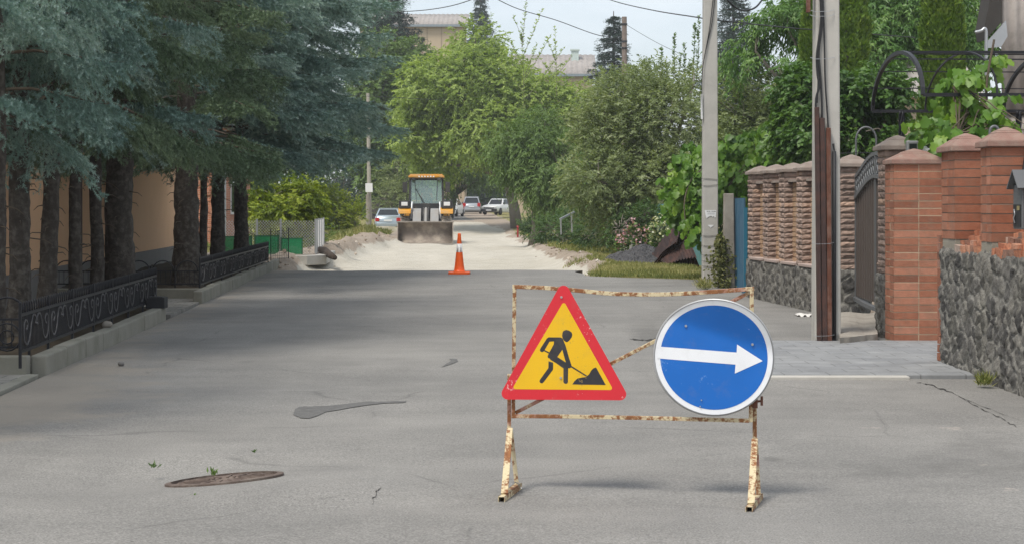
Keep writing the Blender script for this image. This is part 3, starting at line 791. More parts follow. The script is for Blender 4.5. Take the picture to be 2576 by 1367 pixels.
bars('bottom_rail', [[C1(147, 801), C1(450, 803), C1(900, 812), C1(1456, 826)]], .021)
bars('diagonal_brace', [[C1(150, 782, .012), C1(1455, 112, .012)]], .019)
for (xa, ya, xb, yb, fr, re, ap) in ((114, 566, 114, 905, (1264.5, 1245), (1302, 1215), (1282, 1086)), (1487, 700, 1488, 960, (1886, 1270), (1909, 1241), (1897.6, 1113))):
    mb = MB()
    mb.bar(C1(xa, ya, .045), C1(xb, yb, .045), .021)                                     # sleeve post
    a = BP(ap[0], ap[1], .03); f = P(fr[0], fr[1], .035); r = P(re[0], re[1], .035)
    def flare(p, q, w0, w1):
        d = (q - p); ax = Vector((1, 0, 0)); by = d.cross(ax).normalized()
        vs = [pp + ax * sx * w + by * sy * w * .6 for pp, w in ((p, w0), (q, w1)) for sy in (-1, 1) for sx in (-1, 1)]
        mb.add(vs, [(0, 1, 3, 2), (4, 6, 7, 5), (0, 4, 5, 1), (2, 3, 7, 6), (0, 2, 6, 4), (1, 5, 7, 3)])
    flare(a + Vector((0, 0, .02)), f.lerp(r, .10), .017, .019)
    flare(a + Vector((0.006, 0, .01)), f.lerp(r, .93), .012, .012)
    leg = mb.build('leg', RP, barrier, bevel=.002)
    mb = MB(); q = f - (r - f).normalized() * .04
    d = (r - q).normalized(); sd = d.cross(Vector((0, 0, 1)))
    L = (r - q).length + .03
    for (o1, o2, w, h) in ((0, 0, .036, .003), (0, .03, .036, .003), (-.0168, .015, .003, .033), (.0168, .015, .003, .033)):
        c = q + sd * o1 + Vector((0, 0, o2 - .03))
        mb.bar(c, c + d * L, w, h)
    mb.build('foot_channel', RP, leg)
mb = MB()
for (a, b, r) in (((1495, 720), (1528, 716), .006), ((1527, 690), (1527, 742), .007)):
    mb.cyl(C1(*a), C1(*b), r)
mb.box(*[v for p in zip(C1(1476, 752), C1(1502, 712)) for v in sorted(p)][:2], *sorted((C1(1490, 700).y - .02, C1(1490, 700).y + .03)), C1(1490, 755).z, C1(1490, 705).z)
mb.build('clamp_screw', MT['rust'], barrier)
mb = MB(); pts = [C1(105 + 40 * math.sin(a), 1160 + 30 * math.cos(a) + 20, .0 + .05 * math.cos(a)) for a in np.linspace(0, 5.2, 14)] ; mb.tube([P(1290, 1212, .07), P(1297, 1211, .09), P(1304, 1215, .06), P(1306, 1222, .02), P(1312, 1226, .03)], .003, 6)
mb.build('tie_wire', MT['bolt'], barrier)

def rounded(poly, r, n=7):
    out = []
    m = len(poly)
    for i in range(m):
        p, a, b = Vector(poly[i]).to_2d(), Vector(poly[i - 1]).to_2d(), Vector(poly[(i + 1) % m]).to_2d()
        da, db = (a - p).normalized(), (b - p).normalized()
        half = math.acos(max(-1, min(1, da.dot(db)))) / 2
        t = r / math.tan(half); c = p + (da + db).normalized() * (r / math.sin(half))
        s, e = p + da * t - c, p + db * t - c
        a0 = math.atan2(s.y, s.x); a1 = math.atan2(e.y, e.x); dl = (a1 - a0 + math.pi) % (2 * math.pi) - math.pi
        for k in range(n): out.append((c.x + r * math.cos(a0 + dl * k / (n - 1)), c.y + r * math.sin(a0 + dl * k / (n - 1))))
    return out
tri = rounded([(660, -8), (-58, 1300), (1390, 1310)], 66)
yel = rounded([(664, 232), (100, 1188), (1204, 1198)], 22)
def tri_off(x, y):           # bent lower corners and a slight dish keep the plate from being dead flat
    b = 0.0
    if x < 62: b += (62 - x) * .00045
    return b
def plate(name, poly, off, th, mat, parent):
    mb = MB(); mb.prism([C2(x, y, off + tri_off(x, y)) for x, y in poly], (0, th, 0)); return mb.build(name, mat, parent)
def clipx(poly, x0, keep_right):
    out = []
    for i in range(len(poly)):
        a, b = poly[i], poly[(i + 1) % len(poly)]
        ia, ib = (a[0] >= x0) == keep_right, (b[0] >= x0) == keep_right
        if ia: out.append(a)
        if ia != ib:
            f = (x0 - a[0]) / (b[0] - a[0]); out.append((x0, a[1] + (b[1] - a[1]) * f))
    return out
mb = MB()
for side in (True, False): mb.prism([C2(x, y, -.045 + tri_off(x, y)) for x, y in clipx(tri, 62, side)], (0, .008, 0))
tsign = mb.build('warning_sign', MT['sign_red'], barrier)
tsign['label'] = 'triangular red and yellow roadworks sign with a digging man'
ysgn = plate('yellow_field', yel, -.0457, .0012, MT['sign_yellow'], tsign)
fig = MB()
k = 0
def figp(poly):
    global k
    k += 1; fig.prism([C2(x, y, -.0460 - .00008 * k) for x, y in poly], (0, .0008, 0))
def ell(cx, cy, rx, ry, n=20): return [(cx + rx * math.cos(a), cy + ry * math.sin(a)) for a in np.linspace(0, 2 * math.pi, n + 1)[:-1]]
figp([(650, 575), (660, 555), (690, 544), (722, 552), (750, 573), (757, 597), (750, 625), (728, 655), (706, 675), (690, 677), (670, 664), (652, 640), (645, 608)])
figp([(497, 625), (630, 625), (652, 640), (560, 668), (508, 672), (448, 775), (430, 786), (410, 780), (403, 762), (412, 742), (478, 640)])
figp([(560, 640), (630, 625), (655, 645), (682, 714), (640, 770), (598, 832), (560, 868), (494, 850), (487, 830), (500, 800), (555, 700)])
figp([(640, 690), (682, 712), (722, 850), (748, 930), (746, 952), (722, 962), (690, 950), (684, 892), (650, 768)])
figp([(500, 840), (560, 815), (600, 842), (690, 900), (716, 930), (712, 964), (660, 962), (580, 905), (520, 870)])
figp([(660, 950), (711, 955), (709, 1110), (702, 1125), (686, 1131), (668, 1125), (659, 1110)])
figp([(498, 884), (548, 900), (547, 972), (540, 985), (444, 1112), (428, 1125), (408, 1120), (399, 1103), (403, 1088), (496, 958)])
figp([(455, 762), (515, 792), (510, 806), (448, 774)])
figp([(748, 935), (915, 1040), (905, 1050), (742, 950)])
figp([(757, 1136), (780, 1100), (812, 1072), (860, 1062), (905, 1055), (940, 1025), (962, 985), (985, 962), (1010, 952), (1018, 958), (1120, 1142)])
fig.build('digging_man', MT['sign_black'], tsign)
mb = MB()
for x, y in ((638, 190), (631, 1066)): mb.lathe([(.0075, 0), (.0075, .004), (.004, .007)], (0, 0, 0), 10); 
mb = MB()
for x, y in ((638, 190), (631, 1066)):
    mb = MB(); p = C2(x, y, -.046); mb.cyl(p, p + Vector((0, -.006, 0)), .0075, .006, 10); mb.build('bolt', MT['bolt'], tsign)

# round sign: a disc creased across its upper part, so the top leans forward
RC = C1(1257, 472, -.05); RW = .4495 * 322 * ypl(1794) / F
ca = (1030, 275); cb = (1575, 450)
def crease(p):                     # p in sign plane metres relative to RC (x, z)
    s = F / ypl(1794) / .4495
    x, y = 1257 + p[0] * s, 472 - p[1] * s
    nx, ny = (cb[1] - ca[1]), -(cb[0] - ca[0]); l = math.hypot(nx, ny)
    d = ((x - ca[0]) * nx + (y - ca[1]) * ny) / l / s
    k = max(0.0, d); kk = max(0.0, -d)
    dish = .012 * (1 - (p[0] ** 2 + p[1] ** 2) / RW ** 2)
    return -.232 * p[0] - (k - .02 * (1 - math.exp(-k / .02))) * .42 - .06 * kk * 0 - dish * 0 + .05 * max(0, p[0] - .18) * 0
TILT = .03
def disc(name, r0, r1, off, mat, parent, n=72, m=14, th=.0022):
    me = MB(); me.smooth = True
    for layer in (0, 1):
        me.grid(lambda i, j: RC + Vector(((r0 + (r1 - r0) * j) * math.cos(2 * math.pi * i), off + layer * th * .5 + crease(((r0 + (r1 - r0) * j) * math.cos(2 * math.pi * i), (r0 + (r1 - r0) * j) * math.sin(2 * math.pi * i))), (r0 + (r1 - r0) * j) * 1.0 * math.sin(2 * math.pi * i))), n, m)
    ob = me.build(name, mat, parent, fix=False)
    return ob
rsign = disc('direction_sign', 0, RW * .992, 0.0, MT['sign_white'], barrier)
rsign['label'] = 'round blue mandatory sign with a white arrow pointing right'
mb = MB(); ring = []
for i in range(73):
    a = 2 * math.pi * i / 72; p = (RW * math.cos(a), RW * math.sin(a)); ring.append(RC + Vector((p[0], crease(p) + .012, p[1])))
mb.smooth = True
mb._rings([[q + Vector((0, -.014, 0)), q + Vector((0, .014, 0)), q * 1 + (q - RC) * .0 + Vector((0, .014, .0))] for q in ring], False)
mb.tube(ring, .0085, 6, False); mb.build('folded_rim', MT['sign_back'], rsign, fix=False)
disc('blue_field', 0, RW * .905, -.0014, MT['sign_blue'], rsign)
ar = [(950, 417), (1382, 443), (1384, 398), (1522, 487), (1372, 560), (1376, 510), (951, 484)]
mb = MB(); s = F / ypl(1794) / .4495
bmx = bmesh.new(); vs = [bmx.verts.new((((x - 1257) / s), 0, -(y - 472) / s)) for x, y in ar]
fs_ = [bmx.faces.new([vs[0], vs[1], vs[5], vs[6]]), bmx.faces.new([vs[2], vs[3], vs[4], vs[5], vs[1]])]
bmesh.ops.subdivide_edges(bmx, edges=bmx.edges[:], cuts=10, use_grid_fill=True); bmesh.ops.triangulate(bmx, faces=bmx.faces[:])
for v in bmx.verts: v.co.y = crease((v.co.x, v.co.z)) - .0026
bmx.verts.ensure_lookup_table(); bmx.verts.index_update()
mb.smooth = True; mb.add([RC + v.co for v in bmx.verts], [[v.index for v in f.verts] for f in bmx.faces]); bmx.free()
mb.build('arrow', MT['sign_white'], rsign, fix=False)
mb = MB()
for x, y in ((1106, 300), (1466, 397), (1191, 712), (1184, 747)):
    p = RC + Vector(((x - 1257) / s, -.004 + crease(((x - 1257) / s, -(y - 472) / s)), -(y - 472) / s)); r = .0075 if y < 600 else .004
    mb = MB(); mb.cyl(p, p + Vector((0, -.006, 0)), r, r * .8, 10); mb.build('bolt', MT['bolt'], rsign)
# hangers behind the plates tie them to the frame
for b_ in ([C1(1106, 300, -.045), C1(1106, 300, .012)], [C1(1466, 397, -.045), C1(1466, 397, .0)], [C2(638, 190, -.033), C2(638, 150, .0)], [C2(631, 1066, -.033), C1(400, 640, .02)]): bars('bracket', [b_], .012, barrier, MT['bolt'])

# ------------------------------------------------------------------ traffic cone
cp = P(1155, 688.5, .01)
cone = thing('traffic_cone', 'orange traffic cone with one white reflective collar at the edge of the asphalt', 'traffic cone', cp)
S = .93
mb = MB(); q = rounded([(-.248, -.248), (.248, -.248), (.248, .248), (-.248, .248)], .05, 5)
mb.prism([cp + Vector((x, y, .0)) for x, y in q], (0, 0, .055)); mb.build('base', MT['orange'], cone, bevel=.008)
mb = MB(); mb.smooth = True
mb.lathe([(.150, .055), (.135, .065), (.118, .11), (.105, .20), (.062, .62), (.040, .86), (.040, .905), (.030, .93), (.012, .932)], cp, 36); mb.build('body', MT['orange'], cone)
mb = MB(); mb.smooth = True; mb.lathe([(.0868, .50), (.0895, .50), (.0705, .69), (.0675, .69)], cp, 36)
for i in range(len(mb.v)):
    p = Vector(mb.v[i]) - cp; z = p.z; rr_ = .105 - (z - .20) / .42 * .043 if z < .62 else .062 - (z - .62) / .24 * .022
    l = math.hypot(p.x, p.y); k2 = (rr_ + .003) / l; mb.v[i] = tuple(cp + Vector((p.x * k2, p.y * k2, z)))
mb.build('reflective_collar', MT['cone_white'], cone)

# ------------------------------------------------------------------ manhole, weeds, small litter
mp = P(565, 1203.5, .0); mp.z = .006 + float(.010 * _rw(np.array([mp.x - HEAD * mp.y, mp.y, 0]))) - .019
MTILT = Matrix.Rotation(R(-3.7), 4, 'X') @ Matrix.Rotation(R(-5.0), 4, 'Y')
mh = thing('manhole_cover', 'rusty round cast iron manhole cover sunk into the asphalt', 'manhole cover', mp)
mb = MB(); mb.smooth = False
mb.lathe([(.345, -.05), (.345, .022), (.31, .027), (.31, .008), (.29, .006)], mp, 48); mb.build('frame', simple('rusty_cast_iron', (.115, .085, .07), .9, .1, var=.35, scale=18, bst=.6, grime=(.24, .20, .165), gamt=.7, gscale=7), mh)
mb = MB(); mb.lathe([(.0, .018), (.05, .0185), (.06, .014), (.11, .014), (.12, .0185), (.17, .0185), (.18, .014), (.23, .014), (.24, .0185), (.27, .0185), (.28, .012), (.305, .012)], mp, 48)
for i in range(16):
    a = i * math.pi / 8; mb.bar(mp + Vector((.10 * math.cos(a), .10 * math.sin(a), .019)), mp + Vector((.27 * math.cos(a), .27 * math.sin(a), .019)), .014, .006)
mb.build('lid', simple('worn_lid', (.13, .095, .078), .85, .1, var=.3, scale=16, bst=.4, grime=(.26, .21, .17), gamt=.6, gscale=8), mh)
mh.rotation_euler = MTILT.to_euler()

def weed(name, label, base, n, h, seed, mat='leaf_weed', spread=.5, cat='weed', wide=.3, group=None):
    g = np.random.default_rng(seed); root = thing(name, label, cat, base, group)
    pos = np.array(base)[None] + np.stack([g.normal(0, h * .22, n), g.normal(0, h * .22, n), g.uniform(0, h * .35, n)], -1)
    dr = nrm(np.stack([g.normal(0, spread, n), g.normal(0, spread, n), np.ones(n)], -1))
    L = h * g.uniform(.35, .8, n)
    leaves('leaves', pos, dr, nrm(g.normal(size=(n, 3)) + [0, -.6, .3]), L, L * wide, g.uniform(0, 1, n), MT[mat], root, TPL_SIMPLE)
    return root
weed('weed', 'tiny green weed sprouting on the rim of the manhole cover', P(537, 1196, .02), 26, .055, 2, 'leaf_mid', group='weeds in the road')
weed('weed', 'small weed on the asphalt beyond the manhole cover', P(387, 1176, .015), 26, .05, 3, 'leaf_dark', .9, group='weeds in the road')
weed('weed', 'small weed on the asphalt in front of the manhole cover', P(490, 1255, .015), 30, .04, 4, 'leaf_mid', .9, group='weeds in the road')
weed('weed', 'tiny dark weed on the asphalt between manhole cover and tar stain', P(641, 1137, .015), 18, .035, 7, 'leaf_dark', .9, group='weeds in the road')
weed('grass_tuft', 'green grass tuft growing at the foot of the near stone wall', P(2476, 972, .0), 160, .17, 5, 'grass', .55, 'grass tuft', .09)
weed('grass_tuft', 'dry grass tuft growing around the foot of the farther concrete pole', P(1768, 728, .0), 260, .28, 6, 'grass', .8, 'grass tuft', .07)
mb = MB(); g_ = np.random.default_rng(4)
rb = P(2022, 795, .0)
mb.smooth = True; mb.grid(lambda i, j: rb + Vector(((i - .5) * .24, (j - .5) * .3, .02 + .05 * max(0, math.sin(i * 5 + j * 3)) * math.sin(math.pi * i) * math.sin(math.pi * j) + .02 * math.sin(i * 17 + j * 11))), 14, 14)
tag(mb.build('rag', simple('white_rag', (.62, .60, .57), .9, var=.1, bst=.3), None, solid=.004), 'crumpled white rag lying at the foot of the grey stone fence base', 'rag')
def stone_thing(name, label, base, r, mat, seed, cat='stone'):
    g = np.random.default_rng(seed); mb = MB(); mb.sphere(base + Vector((0, 0, r[2] * .6)), r, 12, 8)
    w = Wave(seed, 6 / r[0] * .3); n = w(np.array(mb.v))
    c = np.array(base); mb.v = [tuple(c + (np.array(v) - c) * (1 + .16 * n[i])) for i, v in enumerate(mb.v)]
    tag(mb.build(name, mat, None), label, cat)
stone_thing('stone', 'small pale stone lying on the kerb under the iron fence', Vector(T(-3.52, 20.65, .2)), (.07, .06, .045), MT['old_concrete'], 3)
stone_thing('stone', 'small dark pebble on the dusty asphalt beside the kerb of the near iron fence', P(305, 918, .01), (.035, .03, .025), MT['plinth'], 5)
mb = MB(); b0 = T(-3.50, 24.6, .2); mb.box(b0.x - .14, b0.x + .12, b0.y - .12, b0.y + .12, .19, .33, .01); mb.box(b0.x - .11, b0.x + .09, b0.y - .1, b0.y + .1, .33, .345)
tag(mb.build('junction_box', MT['black_plastic'], None, bevel=.01), 'black box standing on the kerb end beside the iron fence', 'box')
# ------------------------------------------------------------------ iron fences in front of the spruces
def smooth_pts(pts, n=4):
    pts = [Vector(p) for p in pts]; out = []
    for i in range(len(pts) - 1):
        a, b, c, d = pts[max(i - 1, 0)], pts[i], pts[i + 1], pts[min(i + 2, len(pts) - 1)]
        for k in range(n):
            t = k / n; out.append(.5 * ((2 * b) + (c - a) * t + (2 * a - 5 * b + 4 * c - d) * t * t + (3 * b - a - 3 * c + d) * t ** 3))
    return out + [pts[-1]]
SCR = [(.147, .58), (.19, .62), (.205, .72), (.17, .82), (.12, .83), (.085, .72), (.07, .5), (.09, .3), (.14, .19), (.20, .165), (.26, .25), (.30, .40), (.33, .6), (.37, .82), (.42, .92), (.48, .9), (.515, .80), (.50, .66)]
def iron_fence(label, p0, p1, n, zb=.2, group=None):
    p0, p1 = Vector(p0), Vector(p1); d = (p1 - p0) / n; W = d.length; u = d.normalized()
    root = thing('iron_fence', label, 'iron fence', (p0.x, p0.y, zb))
    nrm_ = Vector((u.y, -u.x, 0))
    if nrm_.x < 0: nrm_ = -nrm_
    q = lambda x, z, o=0.0: p0 + u * (x * W) + nrm_ * o + Vector((0, 0, zb + z))
    mb = MB(); mb.bar(q(0, -.1), q(0, .505), .026, .026, up=u)
    post = mb.build('post', MT['iron'], root, bevel=.003)
    for i in range(1, n + 1):
        c = post.copy(); COL.objects.link(c); c.parent = root; c.location = d * i
    mb = MB()
    mb.bar(q(0, .05), q(1, .05), .022, .026); mb.bar(q(0, .39), q(1, .39), .022, .028)
    m = int(W / .062)
    for i in range(1, m):
        x = i / m
        mb.bar(q(x, .05), q(x, .39), .009, .009, up=u)
    m2 = int(W / .105)
    for i in range(m2):                       # row of pointed hoops on the top rail
        a, b = (i + .12) / m2, (i + .88) / m2; c = (a + b) / 2
        mb.tube([q(a, .39), q(a, .45), q(a + (c - a) * .45, .49), q(c, .505), q(b - (b - c) * .45, .49), q(b, .45), q(b, .39)], .0055, 5)
    pan = mb.build('panel', MT['iron'], root, fix=False)
    mb = MB()
    L = smooth_pts([(x, z, 0) for x, z in SCR], 4)
    for mir in (0, 1):
        mb.path([q((1.07 - p.x if mir else p.x) * .95, .05 + p.y * .34, .016) for p in L], .016, .009, up=nrm_)
    mb.sphere(q(.508, .27, .018), .016, 8, 6)
    scr = mb.build('scroll', simple('worn_iron', (.085, .082, .085), .55, .2, var=.3, bst=.1), pan, fix=True)
    for i in range(1, n):
        c = pan.copy(); COL.objects.link(c); c.parent = root; c.location = pan.location + d * i
        e = scr.copy(); COL.objects.link(e); e.parent = c
    return root
iron_fence('low black iron fence with scrolls on the near kerb, in front of the first spruces', T(-3.60, 16.45), T(-3.66, 25.6), 7)
iron_fence('low black iron fence with scrolls on the farther kerb, ending at the footpath', T(-3.60, 30.4), T(-3.50, 43.6), 8)

def hoop_fence(label, p0, p1, n, zb, H, wheels=False):
    p0, p1 = Vector(p0), Vector(p1); d = (p1 - p0) / n; W = d.length
    root = thing('iron_fence', label, 'iron fence', (p0.x, p0.y, zb))
    q = lambda x, z: p0 + d * x + Vector((0, 0, zb + z))
    mb = MB()
    for i in range(n + 1):
        mb = MB(); mb.bar(q(i, -.1), q(i, H * .82), .022, .022, up=d); mb.build('post', MT['iron'], root)
    mb = MB(); mb.bar(q(0, .06), q(n, .06), .02); mb.bar(q(0, H * .62), q(n, H * .62), .02)
    for i in range(n):
        mb.tube([q(i + .5 - .44 * math.cos(a), H * .62 + math.sin(a) * H * .40) for a in np.linspace(0, math.pi, 11)], .011, 6)
        for k in (.2, .4, .6, .8): mb.bar(q(i + k, .06), q(i + k, H * .62), .009)
        if wheels:
            for (zc, rr_) in ((H * .30, .13), ):
                mb.tube([q(i + .5, zc) + d.normalized() * rr_ * math.cos(a) + Vector((0, -.02, rr_ * math.sin(a))) for a in np.linspace(0, 2 * math.pi, 17)], .009, 5)
                mb.tube([q(i + .5, zc) + d.normalized() * rr_ * .5 * math.cos(a) + Vector((0, -.02, rr_ * .5 * math.sin(a))) for a in np.linspace(0, 2 * math.pi, 13)], .008, 5)
    mb.build('hoops', MT['iron'], root, fix=False)
    return root
hoop_fence('low black iron fence with round hoops across the gap end of the farther bed', (-8.2, 30.45, 0), (-5.32, 30.45, 0), 7, .2, .44)
hoop_fence('low black iron fence with ring ornaments turning away at the near bed end', (-6.2, 16.9, 0), (-4.56, 16.9, 0), 4, .2, .52, True)

# ------------------------------------------------------------------ houses behind the spruces
def wall_box(mb, t0, t1, s0, s1, z0, z1):
    q = [T(t0, s0, z0), T(t1, s0, z0), T(t1, s1, z0), T(t0, s1, z0)]; mb.prism(q, (0, 0, z1 - z0))
h1 = thing('plaster_house', 'peach plastered house with a grey plinth standing behind the spruce trunks', 'house', T(-6.4, 36, 0))
mb = MB(); wall_box(mb, -11, -6.35, 20, 48.5, .5, 5.6); mb.build('wall', MT['plaster'], h1)
mb = MB(); wall_box(mb, -11, -6.28, 19.95, 48.55, -.1, .5); mb.build('plinth', MT['plinth'], h1)
mb = MB(); wall_box(mb, -11.6, -5.9, 19.5, 49, 5.6, 5.85); q = [T(-11.4, 19.6, 5.85), T(-6.1, 19.6, 5.85), T(-8.7, 19.6, 7.6)]; mb.prism(q, T(-6.1, 48.9, 5.85) - T(-6.1, 19.6, 5.85)); mb.build('roof', MT['plinth'], h1)
for s, m_ in ((27.1, 'pipe_grey'), (33.6, 'rust_dark')):
    mb = MB(); mb.cyl(T(-6.24, s, .1), T(-6.24, s, 5.6), .055, n=10); mb.build('downpipe', MT[m_], h1)
for s in (24.0, 28.6, 39.6):
    mb = MB(); wall_box(mb, -6.36, -6.30, s, s + 1.2, 2.5, 3.9); w_ = mb.build('window', MT['white'], h1)
    mb = MB()
    for k in (0, 1): wall_box(mb, -6.31, -6.28, s + .08 + k * .56, s + .56 + k * .56, 2.58, 3.82)
    mb.build('pane', MT['glass_dark'], w_)
mb = MB(); wall_box(mb, -6.35, -6.2, 26.3, 26.9, .5, 5.5); mb.build('pilaster', MT['plinth'], h1)

def brick_wall_mat(name, a, b, mort, w=.25, h=.075):
    m, nt, out = new_mat(name); v = geopos(nt)
    sep = N(nt, 'ShaderNodeSeparateXYZ', {0: v}); xy = math_n(nt, 'ADD', sep.outputs[0], sep.outputs[1])
    uv = N(nt, 'ShaderNodeCombineXYZ', {0: xy, 1: sep.outputs[2]}).outputs[0]
    br = N(nt, 'ShaderNodeTexBrick', {'Vector': uv, 'Color1': c4(a), 'Color2': c4(b), 'Mortar': c4(mort), 'Scale': 1.0, 'Mortar Size': .008, 'Brick Width': w, 'Row Height': h})
    c = mix(nt, 1.0, br.outputs['Color'], ramp(nt, noise(nt, v, 2, 5), [(.3, .8), (.7, 1.2)]), 'MULTIPLY')
    pbr(nt, out, c, .9, 0, bump(nt, br.outputs['Fac'], -.3, .01)); return m
h2 = thing('brick_house', 'orange brick house glimpsed between the last spruce trunks', 'house', T(-8, 75, 0))
bwm = brick_wall_mat('house_brick', (.44, .16, .08), (.34, .12, .06), (.4, .3, .24))
mb = MB(); wall_box(mb, -15, -7.4, 70, 82, -.1, 4.6); mb.build('wall', bwm, h2)
mb = MB(); q = [T(-15.3, 69.7, 4.6), T(-7.0, 69.7, 4.6), T(-11.2, 69.7, 7.2)]; mb.prism(q, T(0, 82.4) - T(0, 69.7)); mb.build('roof', MT['plinth'], h2)
mb = MB(); mb.cyl(T(-7.34, 70.2, .0), T(-7.34, 70.2, 4.5), .06, n=10); mb.build('downpipe', MT['pipe_grey'], h2)
mb = MB(); wall_box(mb, -7.41, -7.36, 73, 74.3, 1.2, 2.6); w_ = mb.build('window', MT['white'], h2)
mb = MB(); wall_box(mb, -7.37, -7.34, 73.1, 74.2, 1.3, 2.5); mb.build('pane', MT['glass_dark'], w_)

# ------------------------------------------------------------------ wire mesh fence and its raised bed, green screen, log
mf = thing('chain_link_fence', 'pale chain link fence on a concrete kerb beyond the iron fence', 'mesh fence', (-6.5, 52, .1))
A, B_, C_ = Vector((-8.3, 51.6, .16)), Vector((-5.62, 51.2, .16)), Vector((-5.95, 56.5, .16))
mb = MB()
def link_panel(mb, a, b, h, st=.085):
    L = (b - a).length; u = (b - a) / L; n = int((L + h) / st)
    for sg in (1, -1):
        for i in range(n):
            x0 = i * st - (0 if sg > 0 else h) + (h * 0); x0 = i * st - h if sg > 0 else i * st
            p, q = Vector((x0, 0)), Vector((x0 + sg * h, h))
            pts = []
            for f in np.linspace(0, 1, 2): pts.append((p.x + (q.x - p.x) * f, (q.y) * f))
            (xa, za), (xb, zb) = pts
            def cl(xa, za, xb, zb):
                if xa == xb: return None
                t0, t1 = 0.0, 1.0
                for lim, s_ in ((0, 1), (L, -1)):
                    fa, fb = s_ * (xa - lim), s_ * (xb - lim)
                    if fa < 0 and fb < 0: return None
                    if fa < 0: t0 = max(t0, fa / (fa - fb))
                    if fb < 0: t1 = min(t1, fa / (fa - fb))
                if t0 >= t1: return None
                return (xa + (xb - xa) * t0, za + (zb - za) * t0, xa + (xb - xa) * t1, za + (zb - za) * t1)
            r_ = cl(xa, za, xb, zb)
            if r_: mb.bar(a + u * r_[0] + Vector((0, 0, r_[1])), a + u * r_[2] + Vector((0, 0, r_[3])), .0065)
link_panel(mb, A, B_, .98); link_panel(mb, B_, C_, .98)
mb.build('mesh', simple('mesh_wire', (.6, .6, .6), .5, .4, bst=0), mf, fix=False)
for p in (A, A.lerp(B_, .36), A.lerp(B_, .62), B_, B_.lerp(C_, .15), B_.lerp(C_, .4), B_.lerp(C_, .7), C_):
    mb = MB(); mb.cyl(p - Vector((0, 0, .2)), p + Vector((0, 0, 1.03)), .03, n=8); mb.build('post', MT['pipe_grey'], mf)
mb = MB(); mb.prism([Vector((-9.5, 50.2, -.1)), Vector((-5.75, 50.2, -.1)), Vector((-5.3, 51.0, -.1)), Vector((-5.55, 57, -.1)), Vector((-9.5, 57, -.1))], (0, 0, .28)); tag(mb.build('raised_bed', MT['concrete'], None, bevel=.02), kind='structure')
mb = MB(); mb.prism([Vector((-9.3, 50.45, .165)), Vector((-5.95, 50.45, .165)), Vector((-5.6, 51.0, .165)), Vector((-5.8, 56.8, .165)), Vector((-9.3, 56.8, .165))], (0, 0, .03)); tag(mb.build('bed_soil', MT['ground'], None), kind='structure')
gs = thing('green_screen', 'low green netting screen around a small bed behind the iron fence', 'netting', (-6.4, 50.9, .2))
mg, nt, out = new_mat('green_netting')
b1 = N(nt, 'ShaderNodeBsdfDiffuse', {'Color': (.02, .26, .11, 1)}); b2 = N(nt, 'ShaderNodeBsdfTransparent')
mx = N(nt, 'ShaderNodeMixShader', {0: .30, 1: b1.outputs[0], 2: b2.outputs[0]}); nt.links.new(mx.outputs[0], out.inputs[0])
gp = simple('green_post', (.02, .10, .05), .5, bst=0)
def netp(p, q, h):
    mb = MB(); mb.bar(Vector(p) + Vector((0, 0, h / 2)), Vector(q) + Vector((0, 0, h / 2)), .008, h); mb.build('netting', mg, gs)
    mb = MB()
    for e in (p, q): mb.bar(Vector(e) - Vector((0, 0, .08)), Vector(e) + Vector((0, 0, h + .03)), .03, .03)
    mb.bar(Vector(p) + Vector((0, 0, h)), Vector(q) + Vector((0, 0, h)), .02); mb.build('frame', gp, gs)
netp((-7.3, 50.8, .2), (-6.62, 50.8, .2), .52); netp((-6.55, 50.75, .2), (-5.95, 50.75, .2), .45); netp((-8.4, 50.9, .2), (-7.4, 50.85, .2), .5)
ds = thing('wire_screen', 'dark upright wire mesh screen leaning at the end of the iron fence', 'mesh screen', (-6.1, 46.8, 0))
mb = MB(); a, b = Vector((-6.28, 46.6, .0)), Vector((-5.92, 47.4, .0))
for f in np.linspace(0, 1, 9): mb.bar(a.lerp(b, f), a.lerp(b, f) + Vector((0, 0, .98)), .006 if 0 < f < 1 else .022)
for z in np.linspace(.05, .98, 14): mb.bar(a + Vector((0, 0, z)), b + Vector((0, 0, z)), .006)
mb.build('mesh', MT['dark_metal'], ds, fix=False)
lg = MB(); lp0, lp1 = P(806, 628, .28), P(842, 648, .12)
lg.smooth = True; lg.tube([lp0, lp0.lerp(lp1, .3) + Vector((0, 0, .03)), lp0.lerp(lp1, .7), lp1], [.10, .12, .10, .07], 10)
tag(lg.build('log', simple('dark_log', (.055, .04, .03), .95, var=.4, scale=14, bst=.8), None), 'dark broken log lying on the dug dirt bank beside the footpath', 'log')
cb_ = MB(); cb_.box(*sorted((D(806, 600, 66).x, D(853, 600, 66).x)), 65.6, 66.3, -.02, .25)
tag(cb_.build('concrete_beam', MT['old_concrete'], None, bevel=.02), 'grey concrete beam lying in the grass behind the dirt bank', 'beam')
stone_thing('boulder', 'grey rock lying in the grass at the end of the concrete beam', Vector((D(868, 600, 67).x, 67, .05)), (.26, .2, .16), MT['old_concrete'], 8)

# grey posts / shed fence behind the sedan
fb = thing('board_fence', 'dark grey board fence beside the parked silver sedan', 'fence', D(945, 575, 122))
mb = MB()
for i in range(10):
    x0 = D(928, 0, 124).x + i * .17; mb.var = rnd.random(); mb.box(x0, x0 + .16, 124, 124.04, -.2, 1.75 + rnd.uniform(-.05, .05))
mb.build('boards', simple('weathered_board', (.10, .09, .085), .95, var=.25, bst=.3), fb)

